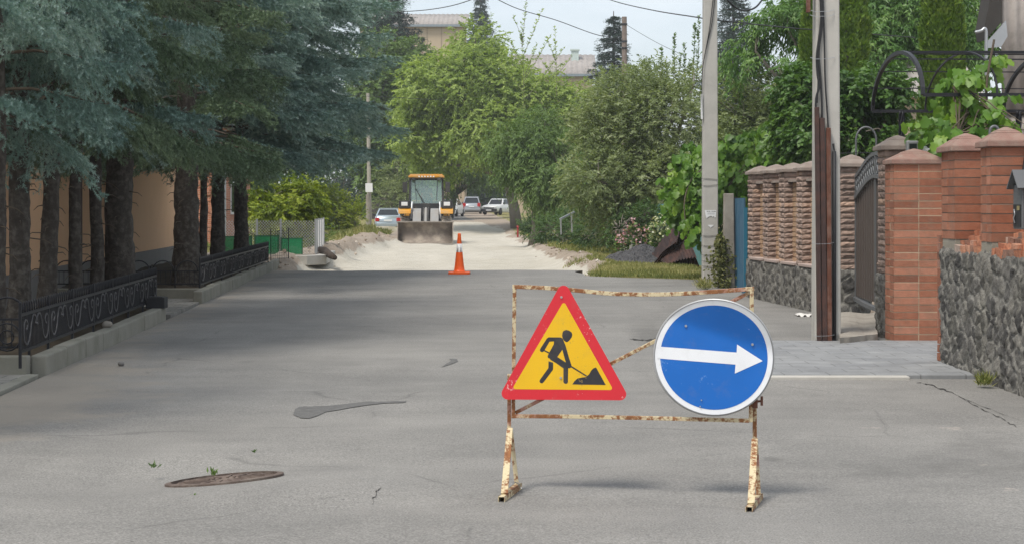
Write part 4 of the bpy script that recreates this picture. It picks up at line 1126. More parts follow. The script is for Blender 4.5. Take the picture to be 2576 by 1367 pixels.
# left utility pole
up_ = thing('utility_pole', 'pale wooden utility pole beside the parked silver sedan', 'utility pole', D(927, 583, 106))
b0 = D(927, 583, 106)
mb = MB(); mb.cyl(b0 - Vector((0, 0, .3)), b0 + Vector((-.03, 0, 2.2)), .17, .14, 10); mb.build('footing', MT['old_concrete'], up_)
mb = MB(); mb.cyl(b0 + Vector((.05, 0.1, .4)), b0 + Vector((-.05, 0.1, 8.2)), .13, .10, 10); mb.build('pole', simple('pale_timber', (.36, .33, .28), .9, var=.2, bst=.3), up_)
mb = MB(); mb.box(b0.x - .16, b0.x + .24, b0.y - .2, b0.y - .16, 2.35, 2.85, .02); mb.build('notice_board', MT['white'], up_)
# ------------------------------------------------------------------ cars (local axes: +y is the nose, origin on the ground)
def car_paint(name, col, metal=.4):
    return simple(name, col, .28, metal, var=.05, bst=0, scale=3, spec=.5)
def make_car(name, label, base, rot, paint, L=4.4, W=1.72, H=1.45, kind='sedan', light_front=True, group='parked cars beyond the roadworks'):
    root = thing(name, label, 'car', (0, 0, 0), group)
    hw = W / 2; y0, y1 = -L / 2, L / 2
    belt = .92 if kind != 'old' else .88
    # body: lofted rounded sections from tail to nose
    if kind == 'wagon': tops = [(0, .70), (.02, .95), (.08, 1.0), (.5, 1.0), (.74, .98), (.80, .94), (.95, .80), (1, .58)]
    elif kind == 'old': tops = [(0, .60), (.02, .84), (.2, .90), (.5, .9), (.72, .90), (.76, .88), (.98, .80), (1, .55)]
    else: tops = [(0, .62), (.015, .93), (.05, .98), (.2, .98), (.5, .96), (.72, .92), (.78, .88), (.95, .74), (1, .52)]
    rings = []
    for k, zt in tops:
        y = y0 + L * k; tp = 1 - .16 * max(0, abs(k - .5) * 2 - .75) / .25
        w = hw * tp; zb = .20 if .03 < k < .97 else .32
        sec = [(-w * .93, zb), (-w, zb + .12), (-w * 1.0, min(.62, zt - .12)), (-w * .94, zt - .05), (-w * .84, zt), (w * .84, zt), (w * .94, zt - .05), (w, min(.62, zt - .12)), (w, zb + .12), (w * .93, zb)]
        rings.append([Vector((x, y, z)) for x, z in sec])
    mb = MB(); mb.smooth = True; mb._rings(rings, True)
    mb.build('body', paint, root)
    # cabin
    if kind == 'wagon': pr = [(.03, .96, 0), (.075, H - .06, .1), (.12, H, .1), (.50, H, .1), (.58, H - .05, .1), (.74, .97, 0)]
    elif kind == 'old': pr = [(.20, .89, 0), (.29, H - .05, .1), (.34, H, .1), (.50, H, .1), (.55, H - .05, .1), (.66, .89, 0)]
    else: pr = [(.13, .97, 0), (.24, H - .07, .1), (.32, H, .1), (.50, H, .1), (.56, H - .05, .1), (.75, .92, 0)]
    def cab(shr, zoff, ex):
        r_ = []
        for k, z, t_ in pr:
            w = (hw * .90 if t_ == 0 else hw * .70) - shr
            r_.append([Vector((sx * w, y0 + L * k, z + zoff)) for sx in (-1, 1)])
        return r_
    c = cab(0, 0, 0); mb = MB()
    zb = belt - .06
    for side in (0, 1):
        mb.add([r_[side] for r_ in c] + [Vector((c[-1][side].x, c[-1][side].y, zb)), Vector((c[0][side].x, c[0][side].y, zb))], [tuple(range(len(c) + 2))])
    for i in range(len(c) - 1):
        mb.add([c[i][0], c[i][1], c[i + 1][1], c[i + 1][0]], [(0, 1, 2, 3)])
    mb.build('cabin', paint, root, fix=True, bevel=.03)
    def pane(i, nm, m_=.10):                       # rear / front screens
        a0, a1, b0, b1 = c[i][0], c[i][1], c[i + 1][0], c[i + 1][1]
        n_ = (a1 - a0).cross(b0 - a0).normalized(); n_ = n_ if (n_.y * (1 if i > 2 else -1)) > 0 else -n_
        q = [a0.lerp(a1, .06).lerp(b0.lerp(b1, .06), m_), a0.lerp(a1, .94).lerp(b0.lerp(b1, .94), m_), a0.lerp(a1, .92).lerp(b0.lerp(b1, .92), .93), a0.lerp(a1, .08).lerp(b0.lerp(b1, .08), .93)]
        mb = MB(); mb.prism([p + n_ * .012 for p in q], -n_ * .02); mb.build(nm, MT['glass_dark'], root)
    pane(0, 'rear_window'); pane(len(c) - 2, 'windscreen', .06)
    for side in (0, 1):
        lo0, lo1 = c[0][side], c[-1][side]; hi0, hi1 = c[2][side], c[-2][side]
        sx = -1 if side == 0 else 1
        z_ = belt + .06
        def pt(f, g): 
            lo = lo0.lerp(lo1, f); hi = hi0.lerp(hi1, f); p = lo.lerp(hi, g); return Vector((p.x + sx * .012, p.y, p.z))
        for (a, b) in ((.13, .48), (.52, .88)):
            q = [pt(a, .12), pt(b, .12), pt(min(b, .97) if b > .6 else b, .88), pt(a if a > .3 else a + .0, .88)]
            mb = MB(); mb.prism(q, (-sx * .02, 0, 0)); mb.build('side_window', MT['glass_dark'], root)
    # wheels
    wm = MB(); wm.lathe([(.19, -.09), (.30, -.09), (.315, -.05), (.315, .05), (.30, .09), (.19, .09)], (0, 0, 0), 20, 'x')
    for sx in (-1, 1):
        for k in (.18, .80):
            p = Vector((sx * (hw - .09), y0 + L * k, .315))
            mb = MB(); mb.v = [tuple(Vector(v) + p) for v in wm.v]; mb.f = wm.f; mb.m = wm.m; mb.a = wm.a; mb.sm = [True] * len(wm.f)
            w_ = mb.build('wheel', MT['tyre'], root)
            mb = MB(); mb.cyl(p + Vector((sx * .02, 0, 0)), p + Vector((sx * .085, 0, 0)), .195, .17, 14); mb.build('rim', MT['pipe_grey'], w_)
    red = simple('tail_lamp_red', (.45, .02, .02), .2, bst=0, var=.1); clear = simple('head_lamp_glass', (.7, .7, .68), .15, .2, bst=0, var=.05)
    for sx in (-1, 1):
        mb = MB(); x0, x1 = sorted((sx * hw * .62, sx * hw * .93))
        zz = (.62, .84) if kind != 'wagon' else (.68, 1.02)
        mb.box(x0, x1, y0 - .015, y0 + .12, *zz); mb.build('tail_light', red, root, bevel=.02)
        mb = MB(); x0, x1 = sorted((sx * hw * .55, sx * hw * .90))
        mb.box(x0, x1, y1 - .14, y1 + .012, .55, .70); mb.build('headlight', clear, root, bevel=.03)
    for y, s_ in ((y0, -1), (y1, 1)):
        mb = MB(); mb.box(-hw * .95, hw * .95, min(y, y + s_ * .07), max(y, y + s_ * .07), .30, .52)
        mb.build('bumper', paint if kind != 'old' else MT['black_plastic'], root, bevel=.04)
        mb = MB(); mb.box(-.26, .26, *sorted((y + s_ * (.071), y + s_ * (.085))) , .36, .47) if s_ > 0 else mb.box(-.26, .26, y - .035, y - .01, .62, .73)
        mb.build('number_plate', MT['white'], root)
    mb = MB(); mb.box(-hw * .6, hw * .6, y1 - .02, y1 + .02, .56, .66); mb.build('grille', MT['black_plastic'], root)
    for sx in (-1, 1):
        mb = MB(); mb.box(*sorted((sx * (hw - .02), sx * (hw + .17))), y0 + L * .66, y0 + L * .69, .95, 1.08); mb.build('mirror', MT['black_plastic'], root, bevel=.02)
    root.location = base; root.rotation_euler = (0, 0, rot)
    return root
bp = Vector((D(976, 0, 117).x, 118.5, float(ground_h(-.0, 118.5)[0]) * 0 + .0))
def gz(x, y): return float(ground_h(x - HEAD * y, y)[0])
def put_car(u, y, **k):
    x = D(u, 0, y).x; return Vector((x, y, gz(x, y) + .01))
make_car('sedan', 'silver sedan parked tail towards the street beside the wheel loader', Vector((D(977, 0, 116).x, 116, -.08)), R(3), car_paint('silver_paint', (.40, .46, .50), .5), 4.4, 1.74, 1.46)
make_car('minivan', 'silver grey minivan seen from behind far up the street', put_car(1187, 172), R(0), car_paint('grey_paint', (.36, .38, .40), .4), 4.5, 1.8, 1.62, 'wagon')
make_car('sedan', 'old white sedan with black bumper standing nose towards the viewer far up the street', put_car(1252, 158), R(158), car_paint('white_paint', (.72, .72, .70), 0), 4.1, 1.62, 1.42, 'old')
make_car('hatchback', 'white car mostly hidden behind the wheel loader fender, beside the minivan', put_car(1133, 150), R(170), car_paint('white_paint', (.70, .71, .70), 0), 4.0, 1.66, 1.45)

# ------------------------------------------------------------------ wheel loader (local: bucket towards -y)
LY = 84.0
lb = Vector((D(1069, 0, LY).x, LY, -.235))
wl = thing('wheel_loader', 'yellow and grey wheel loader with lowered bucket working on the dug sand', 'wheel loader', (0, 0, 0))
yel_ = simple('loader_yellow', (.62, .28, .015), .45, var=.1, scale=4, bst=.05, grime=(.4, .33, .22), gamt=.5, gscale=3)
lgrey = simple('loader_grey', (.29, .285, .275), .6, var=.12, scale=4, bst=.1, grime=(.3, .26, .2), gamt=.5)
lblack = simple('loader_black', (.028, .028, .03), .55, var=.2, bst=.05, grime=(.16, .14, .11), gamt=.4)
steel = simple('bucket_steel', (.20, .165, .135), .75, .1, var=.3, scale=3, bst=.3, grime=(.46, .40, .32), gamt=.7, gscale=2.2)
# bucket: curved blade shell with end plates, seen from its open front
def arc(n=12): return [(.05 + .0 + .62 * (1 - math.cos(a)) * 0 + .72 * math.sin(a), .52 - .52 * math.cos(a)) for a in np.linspace(0, math.pi, n)]
prof = [(-.02, .0), (.42, .02), (.66, .16), (.76, .42), (.72, .72), (.58, .95), (.50, 1.02)]
mb = MB(); mb.smooth = True
inner = [(y, z) for y, z in prof]; outer = [(y + .03 * (1 if k else 0), z - (.03 if k < 2 else 0) + (.0)) for k, (y, z) in enumerate(prof)]
for pr_ in (inner,):
    mb._rings([[Vector((x, y, z)) for x in (-1.32, -.66, 0, .66, 1.32)] for y, z in pr_], False)
bk = mb.build('bucket', steel, wl, fix=False, solid=.035)
bk.modifiers[0].offset = 0
# _rings closes each ring: flatten by using an explicit sheet instead
me = bk.data; bm = bmesh.new(); bm.from_mesh(me)
bmesh.ops.delete(bm, geom=[f for f in bm.faces if max(v.co.x for v in f.verts) - min(v.co.x for v in f.verts) > 1.5], context='FACES'); bm.to_mesh(me); bm.free()
mb = MB()
for sx in (-1, 1):
    mb.prism([Vector((sx * 1.32, y, z)) for y, z in prof], (-sx * .04, 0, 0))
mb.build('side_plate', steel, bk)
mb = MB(); mb.box(-1.36, 1.36, .46, .58, 1.0, 1.05); mb.box(-1.33, 1.33, -.12, .02, -.015, .02); mb.build('cutting_edge', simple('worn_steel', (.34, .30, .26), .6, .3, var=.2, bst=.2), bk)
# boom arms, cylinders
for sx in (-1, 1):
    mb = MB(); x = sx * .42
    mb.prism([Vector((x - .20, 1.0, .28)), Vector((x - .20, .86, .75)), Vector((x - .20, 1.3, 1.45)), Vector((x - .20, 1.9, 1.72)), Vector((x - .20, 2.0, 1.35)), Vector((x - .20, 1.5, .9)), Vector((x - .20, 1.25, .25))], (.40, 0, 0))
    mb.build('lift_arm', lgrey, wl, bevel=.02)
    mb = MB(); mb.cyl((sx * .72, 1.2, .5), (sx * .66, 1.95, 1.95), .055); mb.cyl((sx * .72, .95, .2), (sx * .72, 1.2, .6), .035); mb.build('lift_cylinder', MT['pipe_grey'], wl)
    mb = MB(); mb.cyl((sx * .10, .95, .6), (sx * .12, 1.8, 1.7), .05); mb.build('hose', lblack, wl)
mb = MB(); mb.cyl((0, 1.0, .9), (0, 1.9, 1.75), .075); mb.cyl((0, .86, .70), (0, 1.05, .98), .045); mb.bar((0, .88, .4), (0, .98, 1.0), .12, .1); mb.build('tilt_cylinder', lgrey, wl)
mb = MB(); mb.box(-.75, .75, 1.35, 3.0, .55, 1.15); mb.box(-.62, .62, 1.75, 2.5, 1.15, 1.9); mb.build('front_frame', lblack, wl, bevel=.03)
# axle, wheels
for sx in (-1, 1):
    for y in (1.75, 4.35):
        p = Vector((sx * .98, y, .63))
        mb = MB(); mb.smooth = True; mb.lathe([(.32, -.22), (.55, -.23), (.62, -.17), (.635, -.05), (.635, .05), (.62, .17), (.55, .23), (.32, .22)], p, 28, 'x')
        for k in range(20):
            a = 2 * math.pi * k / 20
            for s2 in (-1, 1):
                c = p + Vector((s2 * .10, .645 * math.cos(a + s2 * .08), .645 * math.sin(a + s2 * .08))); mb.smooth = False
                tdir = Vector((0, -math.sin(a), math.cos(a))); mb.bar(c - Vector((.10, 0, 0)) - tdir * .03 * s2, c + Vector((.10, 0, 0)) + tdir * .03 * s2, .05, .05, up=Vector((0, math.cos(a), math.sin(a))))
        w_ = mb.build('wheel', MT['dusty_tyre'], wl)
        mb = MB(); mb.cyl(p + Vector((sx * .05, 0, 0)), p + Vector((sx * .18, 0, 0)), .33, .26, 18); mb.build('rim', yel_, w_)
    mb = MB()
    mb.prism([Vector((sx * .70, 1.06, 1.40)), Vector((sx * .70, 1.12, 1.56)), Vector((sx * .70, 1.45, 1.70)), Vector((sx * .70, 2.35, 1.68)), Vector((sx * .70, 2.5, 1.4)), Vector((sx * .70, 2.4, 1.38)), Vector((sx * .70, 2.25, 1.55)), Vector((sx * .70, 1.5, 1.60)), Vector((sx * .70, 1.16, 1.44))], (sx * .60, 0, 0))
    mb.build('front_fender', yel_, wl, bevel=.02)
    mb = MB(); mb.box(*sorted((sx * .74, sx * 1.28)), 1.25, 1.6, 1.66, 2.02); h_ = mb.build('lamp_box', lblack, wl, bevel=.03)
    mb = MB(); mb.box(*sorted((sx * .86, sx * 1.16)), 1.235, 1.26, 1.78, 1.96); mb.build('headlight', MT['white'], h_, bevel=.01)
    mb = MB(); mb.box(*sorted((sx * .80, sx * 1.1)), 3.7, 5.9, 1.25, 1.7); mb.build('rear_fender', yel_, wl, bevel=.04)
    mb = MB(); mb.bar((sx * .82, 2.72, 3.02), (sx * 1.02, 2.5, 2.9), .03); mb.box(*sorted((sx * .92, sx * 1.14)), 2.46, 2.52, 2.42, 2.92); mb.build('mirror', lblack, wl, bevel=.03)
# cab
mb = MB()
bot = [(-.80, 2.55), (.80, 2.55), (.80, 4.1), (-.80, 4.1)]; top = [(-.78, 2.75), (.78, 2.75), (.76, 4.0), (-.76, 4.0)]
for (a, b) in zip(bot, top): mb.bar((a[0], a[1], 1.75), (b[0], b[1], 3.1), .09, .09)
for z, q in ((1.78, bot), (3.07, top)):
    for i in range(4): mb.bar((*q[i], z), (*q[(i + 1) % 4], z), .09, .09)
mb.bar((-.46, 2.58, 1.8), (-.56, 2.74, 3.06), .03); mb.bar((.46, 2.58, 1.8), (.56, 2.74, 3.06), .03)
mb.build('cab_frame', lblack, wl, bevel=.01)
mb = MB(); mb.box(-.82, .82, 2.6, 4.15, 1.15, 1.72); mb.build('cab_base', lblack, wl, bevel=.03)
mb = MB(); mb.box(-.55, .55, 2.50, 2.56, 1.70, 1.78); mb.build('warning_strip', sign_mat('red_white_strip', (.55, .1, .08)), wl)
mb = MB(); mb.box(-.87, .87, 2.5, 4.25, 3.14, 3.24); mb.box(-.80, .80, 2.6, 4.15, 3.24, 3.31); rf = mb.build('cab_roof', yel_, wl, bevel=.04)
mb = MB()
for i in range(6): mb.box(-.38 + i * .14, -.31 + i * .14, 2.485, 2.51, 3.16, 3.225)
mb.build('roof_marking', MT['white'], rf)
for sx in (-1, 1):
    mb = MB(); mb.box(sx * .62 - .09, sx * .62 + .09, 2.38, 2.5, 3.0, 3.13); mb.build('work_lamp', lblack, wl, bevel=.02)
mgl, nt, out = new_mat('cab_glass')
g1 = N(nt, 'ShaderNodeBsdfTransparent', {'Color': (.62, .80, .74, 1)}); g2 = N(nt, 'ShaderNodeBsdfGlossy', {'Color': (.8, .95, .9, 1), 'Roughness': .05}); g3 = N(nt, 'ShaderNodeBsdfDiffuse', {'Color': (.38, .52, .48, 1)})
ga = N(nt, 'ShaderNodeMixShader', {0: .16, 1: g1.outputs[0], 2: g2.outputs[0]}); gb = N(nt, 'ShaderNodeMixShader', {0: .30, 1: ga.outputs[0], 2: g3.outputs[0]})
nt.links.new(gb.outputs[0], out.inputs[0])
mb = MB(); mb.add([(-.76, 2.56, 1.80), (.76, 2.56, 1.80), (.74, 2.75, 3.04), (-.74, 2.75, 3.04)], [(0, 1, 2, 3)]); ws = mb.build('windscreen', mgl, wl)
mb = MB(); mb.bar((-.10, 2.53, 1.85), (-.5, 2.62, 2.6), .025); mb.bar((-.04, 2.53, 1.85), (-.42, 2.6, 2.45), .02); mb.build('wiper', lblack, ws)
for sx in (-1, 1):
    mb = MB(); mb.add([(sx * .81, 2.6, 1.80), (sx * .81, 4.05, 1.80), (sx * .78, 3.95, 3.04), (sx * .78, 2.78, 3.04)], [(0, 1, 2, 3)]); mb.build('side_window', mgl, wl)
mb = MB(); mb.box(-.28, .28, 3.55, 3.7, 1.75, 2.65); mb.box(-.28, .28, 3.1, 3.6, 1.72, 1.86); mb.build('seat', lblack, wl, bevel=.04)
mb = MB(); mb.tube([(.19 * math.cos(a), 2.92 + .10 * math.sin(a), 2.18 + .16 * math.sin(a)) for a in np.linspace(0, 2 * math.pi, 17)], .016, 6); mb.cyl((0, 2.75, 1.75), (0, 2.92, 2.17), .03); mb.build('steering_wheel', lblack, wl)
mb = MB(); mb.box(-.75, .75, 4.2, 6.3, .8, 2.05); mb.build('engine_hood', yel_, wl, bevel=.1)
mb = MB(); mb.cyl((.5, 4.7, 2.0), (.5, 4.7, 2.75), .05); mb.build('exhaust', lblack, wl)
for sx in (-1, 1):
    mb = MB()
    for z in (.55, .85, 1.15): mb.box(*sorted((sx * .80, sx * 1.1)), 2.75, 3.1, z, z + .04)
    mb.bar((sx * 1.08, 2.78, .5), (sx * .95, 2.7, 2.3), .03); mb.build('step', lblack, wl)
wl.location = lb; wl.rotation_euler = (0, 0, R(1.5))

# driver: one skinned body seated in the cab
def skinned(name, nodes, edges, mat, root_i=0, sub=2):
    me = bpy.data.meshes.new(name); me.from_pydata([n[0] for n in nodes], edges, [])
    ob = link(name, me); me.materials.append(mat)
    m = ob.modifiers.new('Skin', 'SKIN'); m.use_smooth_shade = True
    for i, n in enumerate(nodes):
        sv = me.skin_vertices[0].data[i]; sv.radius = n[1] if isinstance(n[1], tuple) else (n[1], n[1]); sv.use_root = (i == root_i)
    m2 = ob.modifiers.new('Subsurf', 'SUBSURF'); m2.levels = sub; m2.render_levels = sub
    return ob
skin = simple('skin', (.42, .22, .14), .6, var=.05, bst=0)
cloth = simple('orange_shirt', (.72, .20, .07), .85, var=.1, bst=.1); hair = simple('dark_hair', (.02, .016, .014), .8, var=.2)
dy = 3.38
nodes = [((0, dy, 1.95), (.15, .11)), ((0, dy + .02, 2.15), (.15, .105)), ((0, dy - .01, 2.34), (.17, .10)), ((0, dy - .02, 2.44), (.06, .06)), ((0, dy - .04, 2.53), (.075, .085)), ((0, dy - .05, 2.64), (.075, .092)), ((0, dy - .05, 2.71), (.045, .055)),
         ((-.21, dy - .02, 2.36), .062), ((-.27, dy - .10, 2.12), .048), ((-.17, dy - .36, 2.16), .036), ((-.15, dy - .44, 2.20), .03),
         ((.21, dy - .02, 2.36), .062), ((.27, dy - .10, 2.12), .048), ((.17, dy - .36, 2.16), .036), ((.15, dy - .44, 2.20), .03),
         ((-.11, dy - .06, 1.92), .09), ((-.13, dy - .45, 1.93), .07), ((-.13, dy - .50, 1.6), .05),
         ((.11, dy - .06, 1.92), .09), ((.13, dy - .45, 1.93), .07), ((.13, dy - .50, 1.6), .05)]
edges = [(0, 1), (1, 2), (2, 3), (3, 4), (4, 5), (5, 6), (2, 7), (7, 8), (8, 9), (9, 10), (2, 11), (11, 12), (12, 13), (13, 14), (0, 15), (15, 16), (16, 17), (0, 18), (18, 19), (19, 20)]
drv = skinned('person', nodes, edges, skin)
tag(drv, 'driver in an orange shirt with dark hair sitting inside the loader cab', 'person')
shn = [(p, tuple(x + .012 for x in (r if isinstance(r, tuple) else (r, r)))) for p, r in [nodes[i] for i in (0, 1, 2, 7, 8, 11, 12)]]
sh = skinned('shirt', shn, [(0, 1), (1, 2), (2, 3), (3, 4), (2, 5), (5, 6)], cloth); sh.parent = drv
trn = [(p, tuple(x + .012 for x in (r if isinstance(r, tuple) else (r, r)))) for p, r in [nodes[i] for i in (0, 15, 16, 17, 18, 19, 20)]]
tr_ = skinned('trousers', trn, [(0, 1), (1, 2), (2, 3), (0, 4), (4, 5), (5, 6)], MT['black_plastic']); tr_.parent = drv
mb = MB(); mb.sphere((0, dy - .03, 2.675), (.098, .115, .095), 14, 10)
mb.f, mb.m, mb.sm = zip(*[(f, m_, s_) for f, m_, s_ in zip(mb.f, mb.m, mb.sm) if not (sum(mb.v[i][2] for i in f) / len(f) < 2.66 and sum(mb.v[i][1] for i in f) / len(f) < dy - .02)])
mb.build('hair', hair, drv)
mb = MB(); mb.sphere((0, dy - .142, 2.60), (.014, .022, .022), 8, 6)
for sx in (-1, 1): mb.sphere((sx * .085, dy - .04, 2.61), (.014, .022, .032), 8, 6)
mb.build('nose_and_ears', skin, drv)
mb = MB()
for sx in (-1, 1): mb.sphere((sx * .033, dy - .128, 2.635), (.013, .008, .009), 8, 6)
mb.box(-.026, .026, dy - .133, dy - .125, 2.548, 2.556); mb.build('eyes_and_mouth', hair, drv)
mb = MB()
for sx in (-1, 1):
    hb = Vector((sx * .15, dy - .45, 2.20)); mb.smooth = True
    for k in range(4):
        o = Vector((sx * (-.02 + .018 * k), -.02, .012 * k)); l = (.026, .03, .028, .022)[k]
        mb.tube([hb + o, hb + o + Vector((0, -.03, .012)), hb + o + Vector((0, -.03 - l * .5, -.012)), hb + o + Vector((0, -.02, -.03))], [.010, .009, .008, .006], 6)
    mb.tube([hb + Vector((-sx * .02, .01, 0)), hb + Vector((-sx * .045, -.02, .02)), hb + Vector((-sx * .04, -.045, .02))], [.011, .010, .008], 6)
mb.build('fingers', skin, drv)
drv.location = lb; drv.rotation_euler = (0, 0, R(1.5))
# ------------------------------------------------------------------ brick helpers
def brick_col(mb, x0, x1, y0, y1, z0, z1, course, nx, ny, gap=.012, j=.003, bond='stack', prot=.0, rough=False, sides='xyXY'):
    """courses of separate bricks round a mortar core; the core itself is built by the caller"""
    n = max(1, round((z1 - z0) / course)); h = (z1 - z0) / n
    for k in range(n):
        za, zb = z0 + k * h + gap / 2, z0 + (k + 1) * h - gap / 2
        for face in sides:
            along = 'x' if face in 'yY' else 'y'
            a0, a1 = (x0, x1) if along == 'x' else (y0, y1); m = nx if along == 'x' else ny
            cuts = [a0 + (a1 - a0) * i / m for i in range(m + 1)]
            if bond == 'run' and k % 2: cuts = [a0] + [a0 + (a1 - a0) * (i + .45) / m for i in range(m)] + [a1]
            if bond == 'split': cuts = [a0, a1] if k % 2 == 0 else [a0, a0 + (a1 - a0) * (.58 + rnd.uniform(-.04, .04)), a1]
            for i in range(len(cuts) - 1):
                b0, b1 = cuts[i] + gap / 2 * (i > 0), cuts[i + 1] - gap / 2 * (i < len(cuts) - 2)
                mb.var = min(1, max(0, rnd.gauss(.5, .24)))
                pj = rnd.uniform(-j, j); d = .05
                if not rough:
                    if along == 'x':
                        yy = (y0 - prot - pj, y0 + d) if face == 'y' else (y1 - d, y1 + prot + pj); mb.box(b0, b1, yy[0], yy[1], za, zb, .0015)
                    else:
                        xx = (x0 - prot - pj, x0 + d) if face == 'x' else (x1 - d, x1 + prot + pj); mb.box(xx[0], xx[1], b0 + .0015, b1 - .0015, za, zb, .0015)
                else:            # split face block: pillowed, broken front
                    s_ = -1 if face in 'xy' else 1; base = {'x': x0, 'X': x1, 'y': y0, 'Y': y1}[face]
                    m1, m2 = max(3, int((b1 - b0) / .045)), 3
                    vs = []
                    for q in range(m2 + 1):
                        for p in range(m1 + 1):
                            fa, fz = p / m1, q / m2
                            inn = 0 < p < m1 and 0 < q < m2
                            o = (.015 + rnd.uniform(-.009, .011)) if inn else rnd.uniform(-.003, .004)
                            al = b0 + (b1 - b0) * fa; z = za + (zb - za) * fz; w = base + s_ * (o + pj)
                            vs.append((w, al, z) if along == 'y' else (al, w, z))
                    b = [(i_, j_) for j_ in range(m2) for i_ in range(m1)]
                    mb.add(vs, [(jj * (m1 + 1) + ii, jj * (m1 + 1) + ii + 1, (jj + 1) * (m1 + 1) + ii + 1, (jj + 1) * (m1 + 1) + ii) for ii, jj in b])
                    rim = list(range(m1 + 1)) + [(q + 1) * (m1 + 1) + m1 for q in range(m2)] + [m2 * (m1 + 1) + m1 - 1 - p for p in range(m1)] + [(m2 - 1 - q) * (m1 + 1) for q in range(m2 - 1)]
                    back = [((vs[i][0] - s_ * .05, vs[i][1], vs[i][2]) if along == 'y' else (vs[i][0], vs[i][1] - s_ * .05, vs[i][2])) for i in rim]
                    rv = [vs[i] for i in rim]; L = len(rim)
                    mb.add(rv + back, [(i, (i + 1) % L, L + (i + 1) % L, L + i) for i in range(L)])

def cap(name, cx, cy, w, d, z, h, mat, parent, over=.045):
    mb = MB(); a, b = w / 2 + over, d / 2 + over
    mb.frustum((cx, cy), z, z + .055, a, b, a - .004, b - .004)
    mb.frustum((cx, cy), z + .055, z + .055 + h * .55, a - .012, b - .012, a * .52, b * .52)
    mb.frustum((cx, cy), z + .055 + h * .55, z + .055 + h * .72, a * .52, b * .52, a * .42, b * .42)
    mb.frustum((cx, cy), z + .055 + h * .72, z + .055 + h, a * .42, b * .42, .012, .012)
    return mb.build(name, mat, parent, bevel=.008)

def rubble(name, faces, cell, depth, seed, parent, res=.02, mat=None):
    """faces: list of (origin, u vector, v vector, normal); stones stand proud of their mortar joints"""
    g = np.random.default_rng(seed); Vs, lo, va, mo = [], [], [], []
    base = 0
    for (o, u, v, n_) in faces:
        o, u, v, n_ = [np.array(x, float) for x in (o, u, v, n_)]
        lu, lv = np.linalg.norm(u), np.linalg.norm(v); nu, nv = max(2, int(lu / res)), max(2, int(lv / res))
        A, B = np.meshgrid(np.linspace(0, lu, nu + 1), np.linspace(0, lv, nv + 1), indexing='ij')
        ku, kv = int(lu / cell) + 3, int(lv / cell) + 3
        sx, sy = np.meshgrid(np.arange(-1, ku), np.arange(-1, kv), indexing='ij')
        Sx = (sx + g.uniform(.05, .95, sx.shape)).ravel() * cell * 1.15; Sy = (sy + g.uniform(.05, .95, sy.shape)).ravel() * cell * .9
        w1 = Wave(seed + 2, 9.0)(np.stack([A, B, A * 0], -1)) * cell * .13; w2 = Wave(seed + 3, 9.0)(np.stack([A, B, A * 0 + 3], -1)) * cell * .13
        d = np.hypot((A + w1).ravel()[:, None] - Sx[None], (B + w2).ravel()[:, None] - Sy[None])
        i = np.argpartition(d, 2, 1)[:, :2]; dd = np.take_along_axis(d, i, 1); k = dd.argmin(1)
        d1 = dd.min(1); d2 = dd.max(1); idx = np.take_along_axis(i, k[:, None], 1)[:, 0]
        e = ((d2 - d1) / cell).reshape(A.shape)
        tone = g.random(len(Sx))[idx].reshape(A.shape); hgt = g.uniform(.35, 1.0, len(Sx))[idx].reshape(A.shape)
        X = np.stack([A, B, 0 * A + seed], -1)
        h = depth * (sst(.03, .26, e) * hgt + .30 * Wave(seed + 7, 30)(X) * sst(.05, .2, e) + .14 * Wave(seed + 8, 80)(X) + .25 * sst(0, 1, 1) * (1 - sst(.0, .12, e)) * Wave(seed + 6, 12)(X)) 
        ed = np.minimum(np.minimum(A, lu - A), np.minimum(B, lv - B)); h = h * sst(0, .035, ed) - 0
        Pp = o + u / lu * A[..., None] + v / lv * B[..., None] + n_ * h[..., None]
        Vs.append(Pp.reshape(-1, 3)); va.append(np.clip(tone + .12 * Wave(seed + 9, 20)(X), 0, 1).ravel()); mo.append((1 - sst(.06, .34, e)).ravel())
        idg = np.arange((nu + 1) * (nv + 1)).reshape(nu + 1, nv + 1) + base
        lo.append(np.stack([idg[:-1, :-1], idg[1:, :-1], idg[1:, 1:], idg[:-1, 1:]], -1).reshape(-1, 4)); base += (nu + 1) * (nv + 1)
    lo = np.concatenate(lo)
    return np_mesh(name, np.concatenate(Vs), lo, np.arange(len(lo)) * 4, mat or MT['stone'], parent, {'var': np.concatenate(va), 'mor': np.concatenate(mo)}, True)

def rubble_box(name, x0, x1, y0, y1, z0, z1, cell, depth, seed, parent, res=.02, sides='xyXYt'):
    F_ = []
    if 'y' in sides: F_.append(((x0, y0, z0), (x1 - x0, 0, 0), (0, 0, z1 - z0), (0, -1, 0)))
    if 'x' in sides: F_.append(((x0, y1, z0), (0, y0 - y1, 0), (0, 0, z1 - z0), (-1, 0, 0)))
    if 'X' in sides: F_.append(((x1, y0, z0), (0, y1 - y0, 0), (0, 0, z1 - z0), (1, 0, 0)))
    if 'Y' in sides: F_.append(((x1, y1, z0), (x0 - x1, 0, 0), (0, 0, z1 - z0), (0, 1, 0)))
    if 't' in sides: F_.append(((x0, y0, z1), (x1 - x0, 0, 0), (0, y1 - y0, 0), (0, 0, 1)))
    return rubble(name, F_, cell, depth, seed, parent, res)

